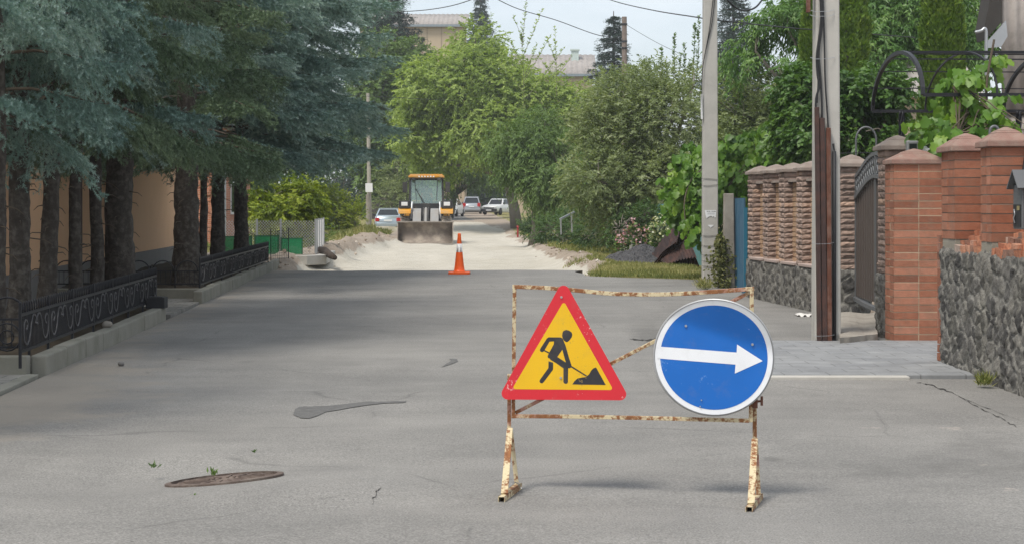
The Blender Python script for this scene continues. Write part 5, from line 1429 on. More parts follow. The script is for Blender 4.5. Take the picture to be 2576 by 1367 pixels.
# ------------------------------------------------------------------ near stone wall with brick columns
nw = thing('stone_and_brick_wall', 'dark rubble stone wall with orange brick columns at the near side of the driveway', 'wall', (4.6, 15.5, 0))
NY0, NY1, NX = 12.6, 17.95, 4.30
rubble('stone_base', [((NX, NY1, -.1), (0, NY0 - NY1, 0), (0, 0, 1.26), (-1, 0, 0)), ((NX, NY1, 1.15), (0, NY0 - NY1, 0), (.34, 0, .20), (-.6, 0, .8)), ((NX, NY0, -.1), (.9, 0, 0), (0, 0, 1.32), (0, -1, 0))], .17, .03, 11, nw, .016)
mb = MB(); mb.box(NX + .04, 5.15, NY0 + .03, NY1 - .02, -.1, 1.12); mb.build('core', MT['mortar'], nw)
mb = MB()                                                        # brick quoin at the driveway end of the stone base
brick_col(mb, NX - .01, NX + .85, NY1 - .02, NY1 + .10, -.05, 1.30, .083, 3, 1, sides='xyX'); brick_col(mb, NX - .01, NX + .85, NY1 - .02, NY1 + .10, -.05, 1.30, .083, 3, 1, sides='Y')
mb.build('brick_end', MT['brick_dark'], nw)
for k, (ya, yb) in enumerate(((17.42, 17.96), (16.08, 16.46), (14.40, 14.88), (12.9, 13.3))):
    x0, x1 = NX + .01, NX + .36
    mb = MB(); mb.box(x0 + .006, x1 - .006, ya + .006, yb - .006, 1.1, 2.12)
    c_ = mb.build('brick_column', MT['mortar'], nw)
    mb = MB(); brick_col(mb, x0, x1, ya, yb, 1.26, 2.12, .083, 1, 2, .010, .003, sides='yY'); brick_col(mb, x0, x1, ya + .02, yb - .02, 1.26, 2.12, .083, 1, 2, .010, .004, sides='xX')
    mb.build('bricks', MT['brick'], c_)
    cap('cap', (x0 + x1) / 2, (ya + yb) / 2, x1 - x0, yb - ya, 2.12, .13, MT['cap'], c_)
for k, (ya, yb) in enumerate(((16.46, 17.42), (14.88, 16.08), (13.3, 14.4))):
    mb = MB(); mb.box(NX + .36, NX + .52, ya, yb, 1.1, 1.98); p_ = mb.build('brick_panel', MT['mortar'], nw)
    mb = MB(); brick_col(mb, NX + .34, NX + .54, ya, yb, 1.26, 1.98, .083, 1, 4, .010, .003, 'run', sides='xX'); mb.build('bricks', MT['brick'], p_)
    mb = MB(); mb.box(NX + .30, NX + .58, ya, yb, 1.98, 2.03); mb.build('coping', MT['cap'], p_, bevel=.01)
    # broken sloping brick ledge in front of the panel
mb = MB()
for ya, yb in ((16.5, 17.4), (14.92, 16.06), (13.34, 14.38)):
    for r_ in range(5):
        y = ya
        while y < yb - .06:
            w = rnd.uniform(.10, .24); z = 1.20 + r_ * .047; x = NX - .005 + r_ * .066
            mb.var = rnd.random(); c0 = Vector((x, y, z)); b0 = len(mb.v)
            mb.box(x, x + rnd.uniform(.07, .11), y, min(y + w, yb) - .012, z - .07, z + .012, .010); y += w
mb.build('broken_brick_ledge', varied('broken_brick', [(0, (.20, .13, .10)), (.4, (.40, .16, .09)), (.8, (.48, .22, .13)), (1, (.36, .33, .29))], .95, .6, 40, .3), nw)
for y in (17.36, 16.03):
    mb = MB(); mb.tube(smooth_pts([(NX + .33, y, 2.10), (NX + .30, y, 1.98), (NX + .27, y - .01, 1.7), (NX + .28, y, 1.40), (NX + .33, y, 1.27)]), .022, 8); mb.build('conduit', MT['dark_metal'], nw)

mbx = thing('mailbox', 'dark grey metal mailbox with a pitched roof on the near brick column', 'mailbox', (4.2, 14.6, 1.39))
X0, X1, Y0_, Y1_ = 4.12, 4.31, 14.46, 14.71
mb = MB(); mb.box(X0, X1, Y0_, Y1_, 1.40, 1.76); mb.build('body', MT['gate_grey'], mbx, bevel=.006)
mb = MB(); 
mb.prism([Vector((X0 - .045, Y0_ - .045, 1.735)), Vector((X0 - .045, (Y0_ + Y1_) / 2, 1.885)), Vector((X0 - .045, Y1_ + .045, 1.735)), Vector((X0 - .045, Y1_ + .03, 1.725)), Vector((X0 - .045, (Y0_ + Y1_) / 2, 1.872)), Vector((X0 - .045, Y0_ - .03, 1.725))], (X1 - X0 + .10, 0, 0)); mb.build('roof', MT['gate_grey'], mbx)
mb = MB(); mb.box(X0 - .006, X0, Y0_ + .02, Y1_ - .02, 1.42, 1.60); d_ = mb.build('door', MT['dark_metal'], mbx)
mb = MB(); mb.box(X0 - .014, X0 - .006, Y0_ + .05, Y0_ + .10, 1.555, 1.59); mb.build('lock', simple('brass_plate', (.5, .42, .2), .4, .6, bst=0), d_)
mb = MB(); mb.tube([(X0 - .012, Y0_ + .16, 1.45), (X0 - .014, Y0_ + .19, 1.49), (X0 - .014, Y0_ + .15, 1.52), (X0 - .012, Y0_ + .18, 1.56)], .006, 6); mb.build('ornament', MT['pipe_grey'], d_)

# ------------------------------------------------------------------ big brick pillar of the driveway gate
bp_ = thing('brick_pillar', 'wide orange brick gate pillar with a pyramid cap at the far side of the driveway', 'brick pillar', (4.72, 20.95, 0))
x0, x1, ya, yb = 4.425, 4.995, 20.72, 21.22
mb = MB(); mb.box(x0 + .004, x1 - .004, ya + .004, yb - .004, -.05, 2.07); mb.build('core', MT['mortar_orange'], bp_)
mb = MB(); brick_col(mb, x0, x1, ya, yb, .02, 2.07, .0855, 2, 2, .011, .0025, sides='yY'); brick_col(mb, x0, x1, ya + .02, yb - .02, .02, 2.07, .0855, 2, 2, .011, .004, sides='xX'); mb.build('bricks', MT['brick'], bp_)
cap('cap', (x0 + x1) / 2, (ya + yb) / 2, x1 - x0, yb - ya, 2.07, .13, MT['cap'], bp_, .03)
# gate posts of split face block and the metal gate
def rustic_post(label, x0, x1, ya, yb, zb, z1, seed):
    r_ = thing('gate_post', label, 'gate post', ((x0 + x1) / 2, (ya + yb) / 2, 0), 'gate posts of split face block')
    rubble_box('stone_base', x0 - .015, x1 + .015, ya - .015, yb + .015, -.2, zb, .19, .035, seed, r_, .022)
    mb = MB(); mb.box(x0 + .02, x1 - .02, ya + .02, yb - .02, zb, z1); c_ = mb.build('shaft', MT['mortar'], r_)
    mb = MB(); brick_col(mb, x0 + .01, x1 - .01, ya + .01, yb - .01, zb, z1, .082, 1, 1, .010, .006, 'split', 0, True); mb.build('blocks', MT['rustic'], c_, fix=True)
    cap('cap', (x0 + x1) / 2, (ya + yb) / 2, x1 - x0, yb - ya, z1, .13, MT['cap_grey'], r_, .05)
    return r_
rustic_post('split face block gate post between the concrete pole and the brown metal gate', 4.70, 5.12, 25.70, 26.12, .66, 2.14, 31)
rustic_post('split face block gate post carrying the floodlight, beside the orange brick pillar', 4.50, 4.90, 21.62, 22.05, .76, 2.26, 32)
gt = thing('metal_gate', 'brown ribbed metal gate with a scrolled arched top between the block gate posts', 'gate', (5.0, 25.6, 0))
ga, gb_ = Vector((4.93, 25.62, 0)), Vector((4.80, 22.12, 0)); gd = gb_ - ga; gl = gd.length; gu = gd / gl; gn = Vector((-gu.y, gu.x, 0))
if gn.x > 0: gn = -gn
def gp_(x, z, o=0.0): return ga + gu * x + gn * o + Vector((0, 0, z))
def topz(x): return 2.00 + .28 * math.sin(math.pi * x / gl) ** 1.3
def midz(x): return topz(x) - .30
for leaf in (0, 1):
    xa, xb = (.03, gl / 2 - .01) if leaf == 0 else (gl / 2 + .01, gl - .03)
    n = 34; mb = MB()
    xs = np.linspace(xa, xb, n + 1)
    for i in range(n):
        o = .012 if i % 3 == 0 else 0.0
        mb.prism([gp_(xs[i], .30, o), gp_(xs[i + 1], .30, o), gp_(xs[i + 1], midz(xs[i + 1]), o), gp_(xs[i], midz(xs[i]), o)], -gn * .018)
    lf = mb.build('gate_leaf', MT['gate_brown'], gt, fix=True)
    mb = MB()
    mb.bar(gp_(xa, .24), gp_(xa, topz(xa)), .05, .05); mb.bar(gp_(xb, .20), gp_(xb, topz(xb)), .05, .05)
    mb.path([gp_(x, topz(x), .005) for x in np.linspace(xa, xb, 15)], .05, .05, up=tuple(gn)); mb.path([gp_(x, midz(x), .012) for x in np.linspace(xa, xb, 15)], .05, .06, up=tuple(gn))
    mb.path([gp_(x, .27 - .05 * math.sin(math.pi * x / gl), .012) for x in np.linspace(xa, xb, 11)], .05, .08, up=tuple(gn))
    mb.build('frame', MT['gate_grey'], lf, fix=True)
    mb = MB()
    for x in np.linspace(xa + .08, xb - .08, 11):
        zc = (topz(x) + midz(x)) / 2; h_ = (topz(x) - midz(x)) / 2 - .03
        mb.tube([gp_(x + .045 * math.sin(a * 2), zc + h_ * math.sin(a) * .98, .01) for a in np.linspace(-math.pi / 2, math.pi / 2, 13)], .010, 5)
        mb.tube([gp_(x - .045 * math.sin(a * 2), zc + h_ * math.sin(a) * .98, .01) for a in np.linspace(-math.pi / 2, math.pi / 2, 13)], .010, 5)
    mb.build('scrollwork', MT['gate_grey'], lf, fix=True)
# sloped threshold slab
mb = MB(); a_, b_, c_, d_ = P(2112, 800, .10), P(2206, 800, .10), P(2206, 856, .02), P(2112, 866, .02)
mb.grid(lambda i, j: (Vector(a_).lerp(b_, i).lerp(Vector(d_).lerp(c_, i), j) + Vector((rnd.uniform(-.02, .02), rnd.uniform(-.03, .03), .035 * (j < .9) * math.sin(i * 7) * .3))), 8, 8)
tag(mb.build('threshold_slab', MT['old_concrete'], None, solid=.08), 'broken sloping concrete slab in front of the brown metal gate', 'concrete slab')
mb = MB(); mb.grid(lambda i, j: Vector(a_).lerp(b_, i * 2.0 - .3).lerp(Vector(a_).lerp(b_, i * 2 - .3) + Vector((0, -1.2, -.05)), -j * .0 + j) + Vector((0, .0, -.03)), 6, 6)
# floodlight
fl = thing('floodlight', 'grey square floodlight mounted on the cap of the block gate post', 'floodlight', D(2295, 384, 21.4))
c0 = D(2295, 370, 21.35)
mb = MB(); mb.box(c0.x - .07, c0.x + .07, c0.y, c0.y + .07, c0.z - .075, c0.z + .075); mb.build('housing', simple('floodlight_grey', (.23, .235, .235), .5, .3, bst=.05), fl, bevel=.012)
mb = MB(); mb.box(c0.x - .04, c0.x + .048, c0.y - .006, c0.y + .002, c0.z - .048, c0.z + .04); mb.build('lens', MT['glass_dark'], fl)
mb = MB(); mb.bar(c0 + Vector((0, .06, -.05)), c0 + Vector((0, .16, -.16)), .03); mb.build('bracket', MT['dark_metal'], fl)
wb = MB(); wc = D(2330, 380, 21.6); wb.sphere(wc, (.075, .05, .035), 10, 6); wb.sphere(wc + Vector((-.02, 0, .03)), (.035, .03, .03), 8, 6)
tag(wb.build('plastic_bag', MT['white'], None), 'crumpled white plastic bag lying behind the cap of the orange brick pillar', 'plastic bag')

# ------------------------------------------------------------------ long fence of split face columns, tan panels, stone base
bf = thing('brick_fence', 'brick fence with block columns, tan brick panels and a grey stone base beyond the gate', 'brick fence', (4.4, 28.5, 0))
fa, fb_ = Vector((4.13, 31.3, 0)), Vector((4.56, 26.35, 0)); fd = (fb_ - fa); fl_ = fd.length; fu = fd / fl_; ang = math.atan2(fu.y, fu.x) + math.pi / 2
def frot(p): 
    q = Vector((p[0], p[1], 0)); c, s = math.cos(ang), math.sin(ang)
    return (fa.x + c * q.x - s * q.y, fa.y + s * q.x + c * q.y, p[2])
# local frame: -y runs from the far corner towards the viewer, +x away from the street
def frot_mb(mb): mb.v = [frot(v) for v in mb.v]; return mb
ncol = 5; pitch = (fl_ - .36) / (ncol - 1)
def frow(o): return np.array(frot(o))
rb_o, rb_e = frow((-.03, .02, -.15)), frow((-.03, -fl_ - .02, -.15))
rb_x = (frow((1, 0, 0)) - frow((0, 0, 0))); n_out = -rb_x
fy = frow((0, -1, 0)) - frow((0, 0, 0))
rubble('stone_base', [(rb_o, rb_e - rb_o, (0, 0, .80), n_out), (rb_e, rb_x * .55, (0, 0, .80), fy), (frow((.52, .02, -.15)), (frow((-.03, .02, 0)) - frow((.52, .02, 0))), (0, 0, .80), -fy), (np.array(rb_o) + [0, 0, .8], rb_e - rb_o, rb_x * .5, (0, 0, 1))], .17, .03, 17, bf, .024)
for i in range(ncol):
    yc = -i * pitch - .18
    mb = MB(); mb.box(.02, .36, yc - .16, yc + .16, .62, 2.12); c_ = frot_mb(mb).build('column', MT['mortar'], bf)
    mb = MB(); brick_col(mb, 0, .38, yc - .18, yc + .18, .66, 2.12, .082, 1, 1, .010, .005, 'split', 0, True); frot_mb(mb).build('blocks', MT['rustic'], c_)
    mb = MB(); o_ = cap  # cap in the same local frame
    a, b = .19 + .05, .18 + .05
    for (z0_, z1_, k0, k1) in ((2.12, 2.17, 1, .99), (2.17, 2.23, .96, .55), (2.23, 2.245, .55, .44), (2.245, 2.275, .44, .05)): mb.frustum((.19, yc), z0_, z1_, a * k0, b * k0, a * k1, b * k1)
    frot_mb(mb).build('cap', MT['cap_grey'], c_, bevel=.006)
    if i < ncol - 1:
        ya2, yb2 = yc - pitch + .18, yc - .18
        mb = MB(); mb.box(.15, .26, ya2, yb2, .62, 1.96); p_ = frot_mb(mb).build('brick_panel', MT['mortar'], bf)
        mb = MB(); brick_col(mb, .13, .30, ya2, yb2, .68, 1.96, .082, 1, 3, .012, .005, 'run', 0, False, sides='xX'); frot_mb(mb).build('bricks', MT['rustic_tan'], p_, bevel=.006)
        mb = MB(); mb.frustum((.20, (ya2 + yb2) / 2), 1.96, 2.0, .15, (yb2 - ya2) / 2, .145, (yb2 - ya2) / 2 - .002); frot_mb(mb).build('coping', MT['cap_grey'], p_)
        mb = MB(); mb.box(-.06, .12, ya2 - .05, yb2 + .05, .655, .70); frot_mb(mb).build('ledge', MT['ledge'], p_, bevel=.008)

# ------------------------------------------------------------------ concrete poles
def conc_pole(label, base, w, top_w, H, yaw=0):
    r_ = thing('concrete_pole', label, 'utility pole', base)
    mb = MB(); a, b = w / 2, top_w / 2
    c = [(-a, -a * .9), (a, -a * .9), (a, a * .9), (-a, a * .9)]
    lv = []
    for k in range(9):
        f = k / 8; s_ = (a + (b - a) * f) / a
        lv.append([Vector((base[0] + x * s_, base[1] + y * s_, base[2] - .3 + (H + .3) * f)) for x, y in c])
    mb._rings(lv, True); mb.build('shaft', MT['concrete'], r_, bevel=.018)
    return r_
pA = P(1785, 722, 0); wA = 39 * 35 / F
poleA = conc_pole('pale concrete pole with torn paper notice, standing where the grass verge ends', pA, wA, .245, 9.0)
def onA(u, v, o=0.0):
    p = D(u, v, pA.y - wA * .46 - o); return p
mb = MB(); mb.smooth = False
NP_ = [(1772, 529), (1801, 529), (1800, 547), (1797, 548), (1795, 543), (1792, 547), (1789, 543), (1785, 544), (1781, 546), (1777, 550), (1774, 541)]
def poleA_face(z): return pA.y - (wA * (1 - z / 9.0) + .245 * z / 9.0) * .45 - .004
def nf(u, v, o=0.0):
    z = CH - (v - HZ) * pA.y / F; y = poleA_face(z) - o; return D(u, v, y)
mb.prism([nf(u, v, .004) for u, v in NP_], (0, .002, 0)); pn = mb.build('paper_notice', MT['white'], poleA)
mb = MB()
for u, w_ in ((1777.5, 2), (1781, 1.4), (1784, 2), (1789.5, 1.8), (1792.5, 1.6), (1795.5, 2), (1798.4, 1.2)): mb.prism([nf(u, 531, .0055), nf(u + w_, 531, .0055), nf(u + w_, 533.2, .0055), nf(u, 533.2, .0055)], (0, .001, 0))
for v in (536, 538.5): mb.prism([nf(1779, v, .0055), nf(1797, v, .0055), nf(1797, v + .5, .0055), nf(1779, v + .5, .0055)], (0, .001, 0))
mb.build('notice_print', MT['black_plastic'], pn)
mb = MB(); mb.prism([nf(u, v, .003) for u, v in ((1780, 566), (1795, 566), (1792, 570), (1789, 571), (1787, 574), (1785, 571), (1782, 569))], (0, .002, 0)); mb.build('paper_scrap', MT['white'], poleA)
mb = MB(); mb.tube(smooth_pts([nf(1797, -40, .02), nf(1786, 60, .02), nf(1776, 120, .02), nf(1768, 165, .03), nf(1765, 210, .03), nf(1766, 300, .02)]), .009, 6); mb.tube(smooth_pts([nf(1801, -40, .02), nf(1792, 50, .02), nf(1781, 100, .02), nf(1770, 150, .03)]), .008, 6); mb.build('cable', MT['black_plastic'], poleA)
for v in (449, 466, 592, 617, 641, 655, 668, 702):
    mb = MB(); mb.path([nf(1764.5, v, .006), nf(1780, v + 2 * math.sin(v), .006), nf(1805.5, v - 3 * math.cos(v), .006)], .005, .007); mb.build('tie_wire', MT['dark_metal'], poleA)
mb = MB(); q = nf(1765.5, 260, .01); mb.box(q.x - .02, q.x + .012, q.y - .02, q.y + .06, nf(1766, 300).z, nf(1766, 237).z); mb.build('terminal_strip', MT['white'], poleA)

pB = P(2077, 860, 0); wB = 66 * pB.y / F
poleB = conc_pole('concrete pole with black cables and brown steel cable guards beside the driveway', pB, wB, .235, 9.0)
def nB(u, v, o=0.0):
    z = CH - (v - HZ) * pB.y / F; y = pB.y - (wB * (1 - z / 9.0) + .235 * z / 9.0) * .45 - o; return D(u, v, y)
for (ua, ub, va, ua2, ub2, m_, vb) in ((2048, 2059, 270, 2054, 2066, 'rust_dark', 861), (2061, 2073, 297, 2068, 2080, 'rust_dark', 861), (2077, 2088, 322, 2080, 2092, 'rust', 861)):
    a, b = nB((ua + ub) / 2, va, .045), nB((ua2 + ub2) / 2, vb, .045); a.y = b.y = min(a.y, b.y)
    w_ = (ub - ua) * pB.y / F
    mb = MB(); mb.bar(a, b, w_, .05); g_1 = mb.build('cable_guard', MT[m_], poleB, bevel=.006)
a, b = nB(2098, 381, .03), nB(2098, 861, .03); mb = MB(); mb.tube([a, a.lerp(b, .4), b], .022, 8); mb.tube([a, a + Vector((-.012, 0, .05)), a + Vector((-.02, 0, .085)), a + Vector((-.005, 0, .09)), a + Vector((0, 0, .01))], .006, 5); mb.build('cable_duct', MT['black_plastic'], poleB)
mb = MB()
for pts, r_ in (([(2062, -60), (2066, 20), (2062, 80), (2054, 140), (2056, 190), (2061, 215), (2052, 250), (2052, 300)], .013), ([(2064, -60), (2069, 10), (2068, 60), (2059, 130), (2062, 180), (2066, 240), (2067, 300)], .012), ([(2068, -60), (2071, 40), (2073, 100), (2075, 200), (2080, 280), (2083, 330)], .010), ([(2060, -60), (2064, 30), (2064, 75), (2056, 120), (2058, 200), (2054, 260)], .010)):
    mb = MB(); mb.tube(smooth_pts([nB(u, v, .03) for u, v in pts]), r_, 7); mb.build('cable', MT['black_plastic'], poleB)
for v in (26, 38, 145, 610, 840):
    mb = MB(); mb.path([nB(2036 + v * .012, v, .008), nB(2050, v + 4, .10 if v > 500 else .05), nB(2085, v + 3, .10 if v > 500 else .05), nB(2097 + v * .014, v - 1, .008)], .005, .005); mb.build('tie_wire', MT['pipe_grey'], poleB)
mb = MB(); q = nB(2035, 10, -.02); mb.box(q.x - .03, q.x + .005, q.y - .05, q.y + .05, q.z - .1, q.z + .3); mb.build('insulator_block', MT['rust'], poleB)

# ------------------------------------------------------------------ concrete post, blue fence, tin sheet, coal
cpst = MB(); c0 = P(1832, 724, 0); cpst.frustum((c0.x, c0.y), -.2, D(0, 487, c0.y).z, .115, .10, .092, .085)
tag(cpst.build('concrete_post', MT['old_concrete'], None, bevel=.015), 'short weathered concrete post between the pale pole and the blue fence', 'concrete post')
blue = simple('blue_fence_paint', (.035, .12, .20), .6, .1, var=.25, scale=3, bst=.15, grime=(.10, .16, .2), gamt=.5)
teal = simple('teal_fence_paint', (.11, .25, .25), .6, .1, var=.15, scale=3, bst=.1)
def sheet_fence(label, pts, z0, z1, mat, step=.09, dep=.025):
    r_ = thing('metal_fence', label, 'metal fence', pts[0])
    for a, b in zip(pts[:-1], pts[1:]):
        a, b = Vector(a), Vector(b); d = b - a; n = max(2, int(d.length / step)); nn = Vector((d.y, -d.x, 0)).normalized()
        vs = []
        for i in range(n + 1):
            o = dep if (i // 2) % 2 else 0
            p = a + d * i / n + nn * o; vs += [p + Vector((0, 0, z0)), p + Vector((0, 0, z1))]
        mb = MB(); mb.add(vs, [(2 * i, 2 * i + 2, 2 * i + 3, 2 * i + 1) for i in range(n)]); mb.build('sheet', mat, r_, fix=False, solid=.004)
        mb = MB(); mb.bar(a + Vector((0, 0, z0 - .1)), a + Vector((0, 0, z1 + .03)), .06); mb.build('post', MT['dark_metal'], r_)
    return r_
sheet_fence('blue corrugated metal fence between the concrete post and the brick fence', [(P(1848, 720).x, 35.0, 0), (4.115, 31.5, 0)], .02, 1.72, blue)
mb = MB(); q0 = Vector((4.10, 31.42, 0)); mb.bar(q0, q0 + Vector((0, 0, 1.55)), .06)
tag(mb.build('gate_stile', simple('bright_blue_paint', (.02, .14, .22), .6, bst=.1, var=.15), None), 'bright blue post at the corner of the brick fence', 'post')
sheet_fence('dark blue metal fence behind the rusty tin sheet, running on along the verge', [(4.05, 35.4, 0), (4.52, 40, 0), (4.95, 45.6, 0)], .02, 1.58, blue)
sheet_fence('pale teal metal fence behind the flowers, half hidden by leaves', [(4.93, 46.2, 0), (4.62, 53, 0), (4.1, 62, 0)], .02, 1.62, teal)
tin = simple('rusty_tin', (.045, .028, .026), .7, .3, var=.35, scale=6, bst=.2, grime=(.16, .07, .05), gamt=.55, gscale=3)
ts = MB(); ts.smooth = False
def tin_sheet(fn, n, m):
    mb = MB(); mb.grid(fn, n, m); return mb
A_, B2, C2_, D2_ = D(1690, 585, 45.0), D(1712, 570, 45.2), D(1760, 672, 44.6), D(1635, 668, 44.3)
root = thing('tin_sheet', 'dark rusty corrugated tin sheet bent over beside the coal heap', 'tin sheet', P(1710, 672))
apex = D(1702, 574, 45.1)
def fan(i, j):
    a = R(200 + 58 * i * 1.3); L_ = 1.05 * j
    e0, e1 = P(1640, 669, .03), P(1758, 672, .03)
    foot = Vector(e0).lerp(e1, i) + Vector((0, .25 * math.sin(math.pi * i) - .2 * i, 0))
    p = Vector(foot).lerp(apex.lerp(D(1722, 578, 45.3), i), j ** .85)
    if i < .45: p.z *= 1 - .38 * (1 - i / .45) * j; p.x -= .0
    return p + Vector((0, .028 * math.sin(i * 2 * math.pi * 13), 0))
mb = MB(); mb.grid(fan, 104, 8); mb.build('front_fold', tin, root, fix=False, solid=.004)
def back(i, j):
    a, b = D(1640, 640, 46.2), D(1718, 572, 45.6)
    arcp = Vector(a).lerp(b, i); arcp.z += .22 * math.sin(math.pi * i * .85)
    f = Vector((arcp.x + .30 * (1 - i) + .25 * i, arcp.y - .9, max(.05, arcp.z * .25)))
    p = arcp.lerp(f, j); return p + Vector((0, .02 * math.sin(i * 2 * math.pi * 10), .02 * math.sin(i * 2 * math.pi * 10)))
mb = MB(); mb.grid(back, 90, 6); mb.build('rear_fold', tin, root, fix=False, solid=.004)
cc = Vector((D(1608, 0, 48.4).x, 47.1, 0)); wv = Wave(41, 7.0); wv2 = Wave(42, 22.0)
mb = MB(); mb.smooth = False
def coalp(i, j):
    x, y = (i - .5) * 2, (j - .5) * 2
    r_ = math.hypot(x, y); ex = max(0, 1 - r_) ; w = wv(np.array([x * 1.3, y, 0])); w2 = wv2(np.array([x * 1.3, y, 0]))
    z = .50 * (ex ** .75) * (1 + .1 * w + .35 * max(0, x) * 0) + (.025 * w2 + .02 * rnd.uniform(-1, 1)) * (ex > 0) * min(1, ex * 5)
    return Vector((cc.x + x * 1.15 + .25 * z, cc.y + 1.2 + y * 1.5, .02 + max(z, -.06) if ex > 0 else -.06))
mb.grid(coalp, 84, 84)
tag(mb.build('coal_heap', simple('crushed_coal', (.055, .054, .058), .9, var=.5, scale=22, bst=1, bscale=45, grime=(.15, .14, .13), gamt=.5, gscale=14), None, fix=False), 'heap of dark grey crushed stone on the verge beside the tin sheet', 'heap')

# ------------------------------------------------------------------ pergola over the yard behind the gate
pg = thing('pergola', 'black steel pergola with arched hoops and wires rising behind the brick pillars', 'pergola', (5.6, 23, 0))
ZB, YN, YF = 2.90, 21.2, 24.9
for e0, e1 in (((4.87, YN, ZB), (9.5, YN, ZB)), ((5.02, YF, ZB), (9.5, YF, ZB))):
    mb = MB(); mb.bar(e0, e1, .042); mb.build('beam', MT['iron'], pg)
def arch(x, w, thin=False, xn=None):
    ym, ry = (YN + YF) / 2, (YF - YN) / 2; mb = MB()
    mb.path([Vector((x + ((xn if xn is not None else x) - x) * (.5 - .5 * math.cos(a)), ym + ry * math.cos(a), ZB + .64 * math.sin(a))) for a in np.linspace(0, math.pi, 25)], w, w, up=(1, 0, 0)); mb.build('arch', MT['iron'], pg)
arch(5.02, .046, xn=4.87); arch(5.75, .022); arch(6.84, .045); arch(7.6, .022); arch(8.5, .045)
mb = MB()
for a in (.5, .9, 1.3, 1.57, 1.9, 2.3): 
    y, z = (YN + YF) / 2 + (YF - YN) / 2 * math.cos(a), ZB + .64 * math.sin(a); mb.bar((4.95, y, z), (9.5, y + .05, z - .02), .014)
mb.bar((4.95, 23, ZB + .66), (9.5, 23, ZB + .66), .03)
mb.build('wires', MT['iron'], pg)
for x, y in ((5.42, YF), (7.05, YF), (8.8, YF), (7.05, YN), (8.8, YN)):
    mb = MB()
    for ph in (0, math.pi / 2, math.pi, 3 * math.pi / 2): mb.tube([(x + .028 * math.cos(ph + k * .35), y + .028 * math.sin(ph + k * .35), -.1 + k * (ZB + .1) / 60) for k in range(61)], .016, 5)
    mb.build('post', MT['iron'], pg)
def hoop(label, u, v0, vt, w, y, group='thin trellis hoops'):
    c = D(u, vt, y); hw = w * y / F / 2
    r_ = MB(); zt = c.z; zs = zt - hw * 1.3
    r_.tube([(c.x - hw, y, 0.0), (c.x - hw, y, zs - .2)] + [(c.x - hw * math.cos(a), y, zs + hw * 1.3 * math.sin(a)) for a in np.linspace(0, math.pi, 15)] + [(c.x + hw, y, zs - .2), (c.x + hw, y, 0.0)], .016, 7)
    tag(r_.build('trellis_hoop', MT['gate_grey'], None), label, 'hoop', group)
hoop('wider thin grey trellis hoop rising above the brown metal gate', 2178, 390, 320, 51, 26.6)
hoop('narrow thin grey trellis hoop rising behind the orange brick column caps', 2500, 350, 318, 22, 19.5)
mb = MB(); mb.bar((4.6, 26.5, 2.28), (8.5, 25.9, 2.34), .012); mb.bar((4.7, 26.5, 2.36), (8.5, 25.9, 2.40), .012)
tag(mb.build('washing_line', MT['dark_metal'], None), 'two thin dark lines stretched across the yard behind the gate', 'wire')
# ------------------------------------------------------------------ spruces along the kerb
import time as _t
cr = {}
tmp = []
for key, mat_, seed, R0, kw in (('silver', 'needle_silver', 11, 2.2, dict(needle=.036, nw=.0085, per=30, droop=.85, step=.55, bare=.36)), ('green', 'needle_green', 23, 2.9, dict(needle=.036, nw=.010, per=34, droop=.85, step=.85, nb=6, bare=.42, slen=(.14, .26), shoot=.15)), ('blue', 'needle_blue', 37, 3.1, dict(pw=.5, needle=.042, nw=.012, per=34, droop=1.0, step=.72, nb=7, bare=.42, slen=(.16, .30), shoot=.17))):
    ob, tw = spruce_crown_mesh('crown', mat_, seed, 2.05, 9.6 if key == 'blue' else 11.5, R0, **kw)
    cr[key] = (ob, tw, R0); tmp.append(ob)
SPR = [
 (-778, 14.6, .14, 'green', 2.0, 50, .1, 0, 'spruce by the side path, just outside the picture'),
 (-982, 11.9, .14, 'green', 2.2, 170, .1, 0, 'spruce nearest to the viewer, well outside the picture'),  # u at mid trunk, y, trunk radius, crown kind, crown radius, rotation, z shift, lean, label
 (-14, 18.6, .12, 'silver', 1.75, 20, .0, 0.0, 'silvery blue spruce cut by the picture edge, first of the spruce row'),
 (47, 20.0, .13, 'silver', 1.75, 140, .05, .006, 'silvery blue spruce with dark trunk behind the near end of the iron fence'),
 (118, 21.6, .115, 'green', 2.0, 75, .25, .03, 'dark spruce with a slightly leaning trunk behind the near iron fence'),
 (190, 23.4, .09, 'green', 2.0, 200, .2, 0, 'slim dark spruce trunk beside the grey downpipe of the peach house'),
 (241, 24.9, .10, 'silver', 1.9, 250, .35, 0, 'slender spruce with flaky bark close to the thick two toned trunk, on its street side'),
 (298, 26.6, .23, 'green', 2.65, 310, .15, 0, 'thick two toned spruce trunk at the far end of the near iron fence'),
 (470, 32.6, .25, 'green', 2.5, 10, .35, 0, 'thick pale barked spruce behind the hooped fence in the farther bed'),
 (512, 36.5, .09, 'blue', 3.2, 90, .35, 0, 'slim spruce next to the thick pale barked one in the farther bed'),
 (548, 39.2, .17, 'blue', 3.7, 165, .55, 0, 'dark spruce in the middle of the farther iron fence'),
 (606, 43.0, .19, 'blue', 4.5, 20, .8, 0, 'last dark spruce at the far end of the farther iron fence'),
]
first = {}
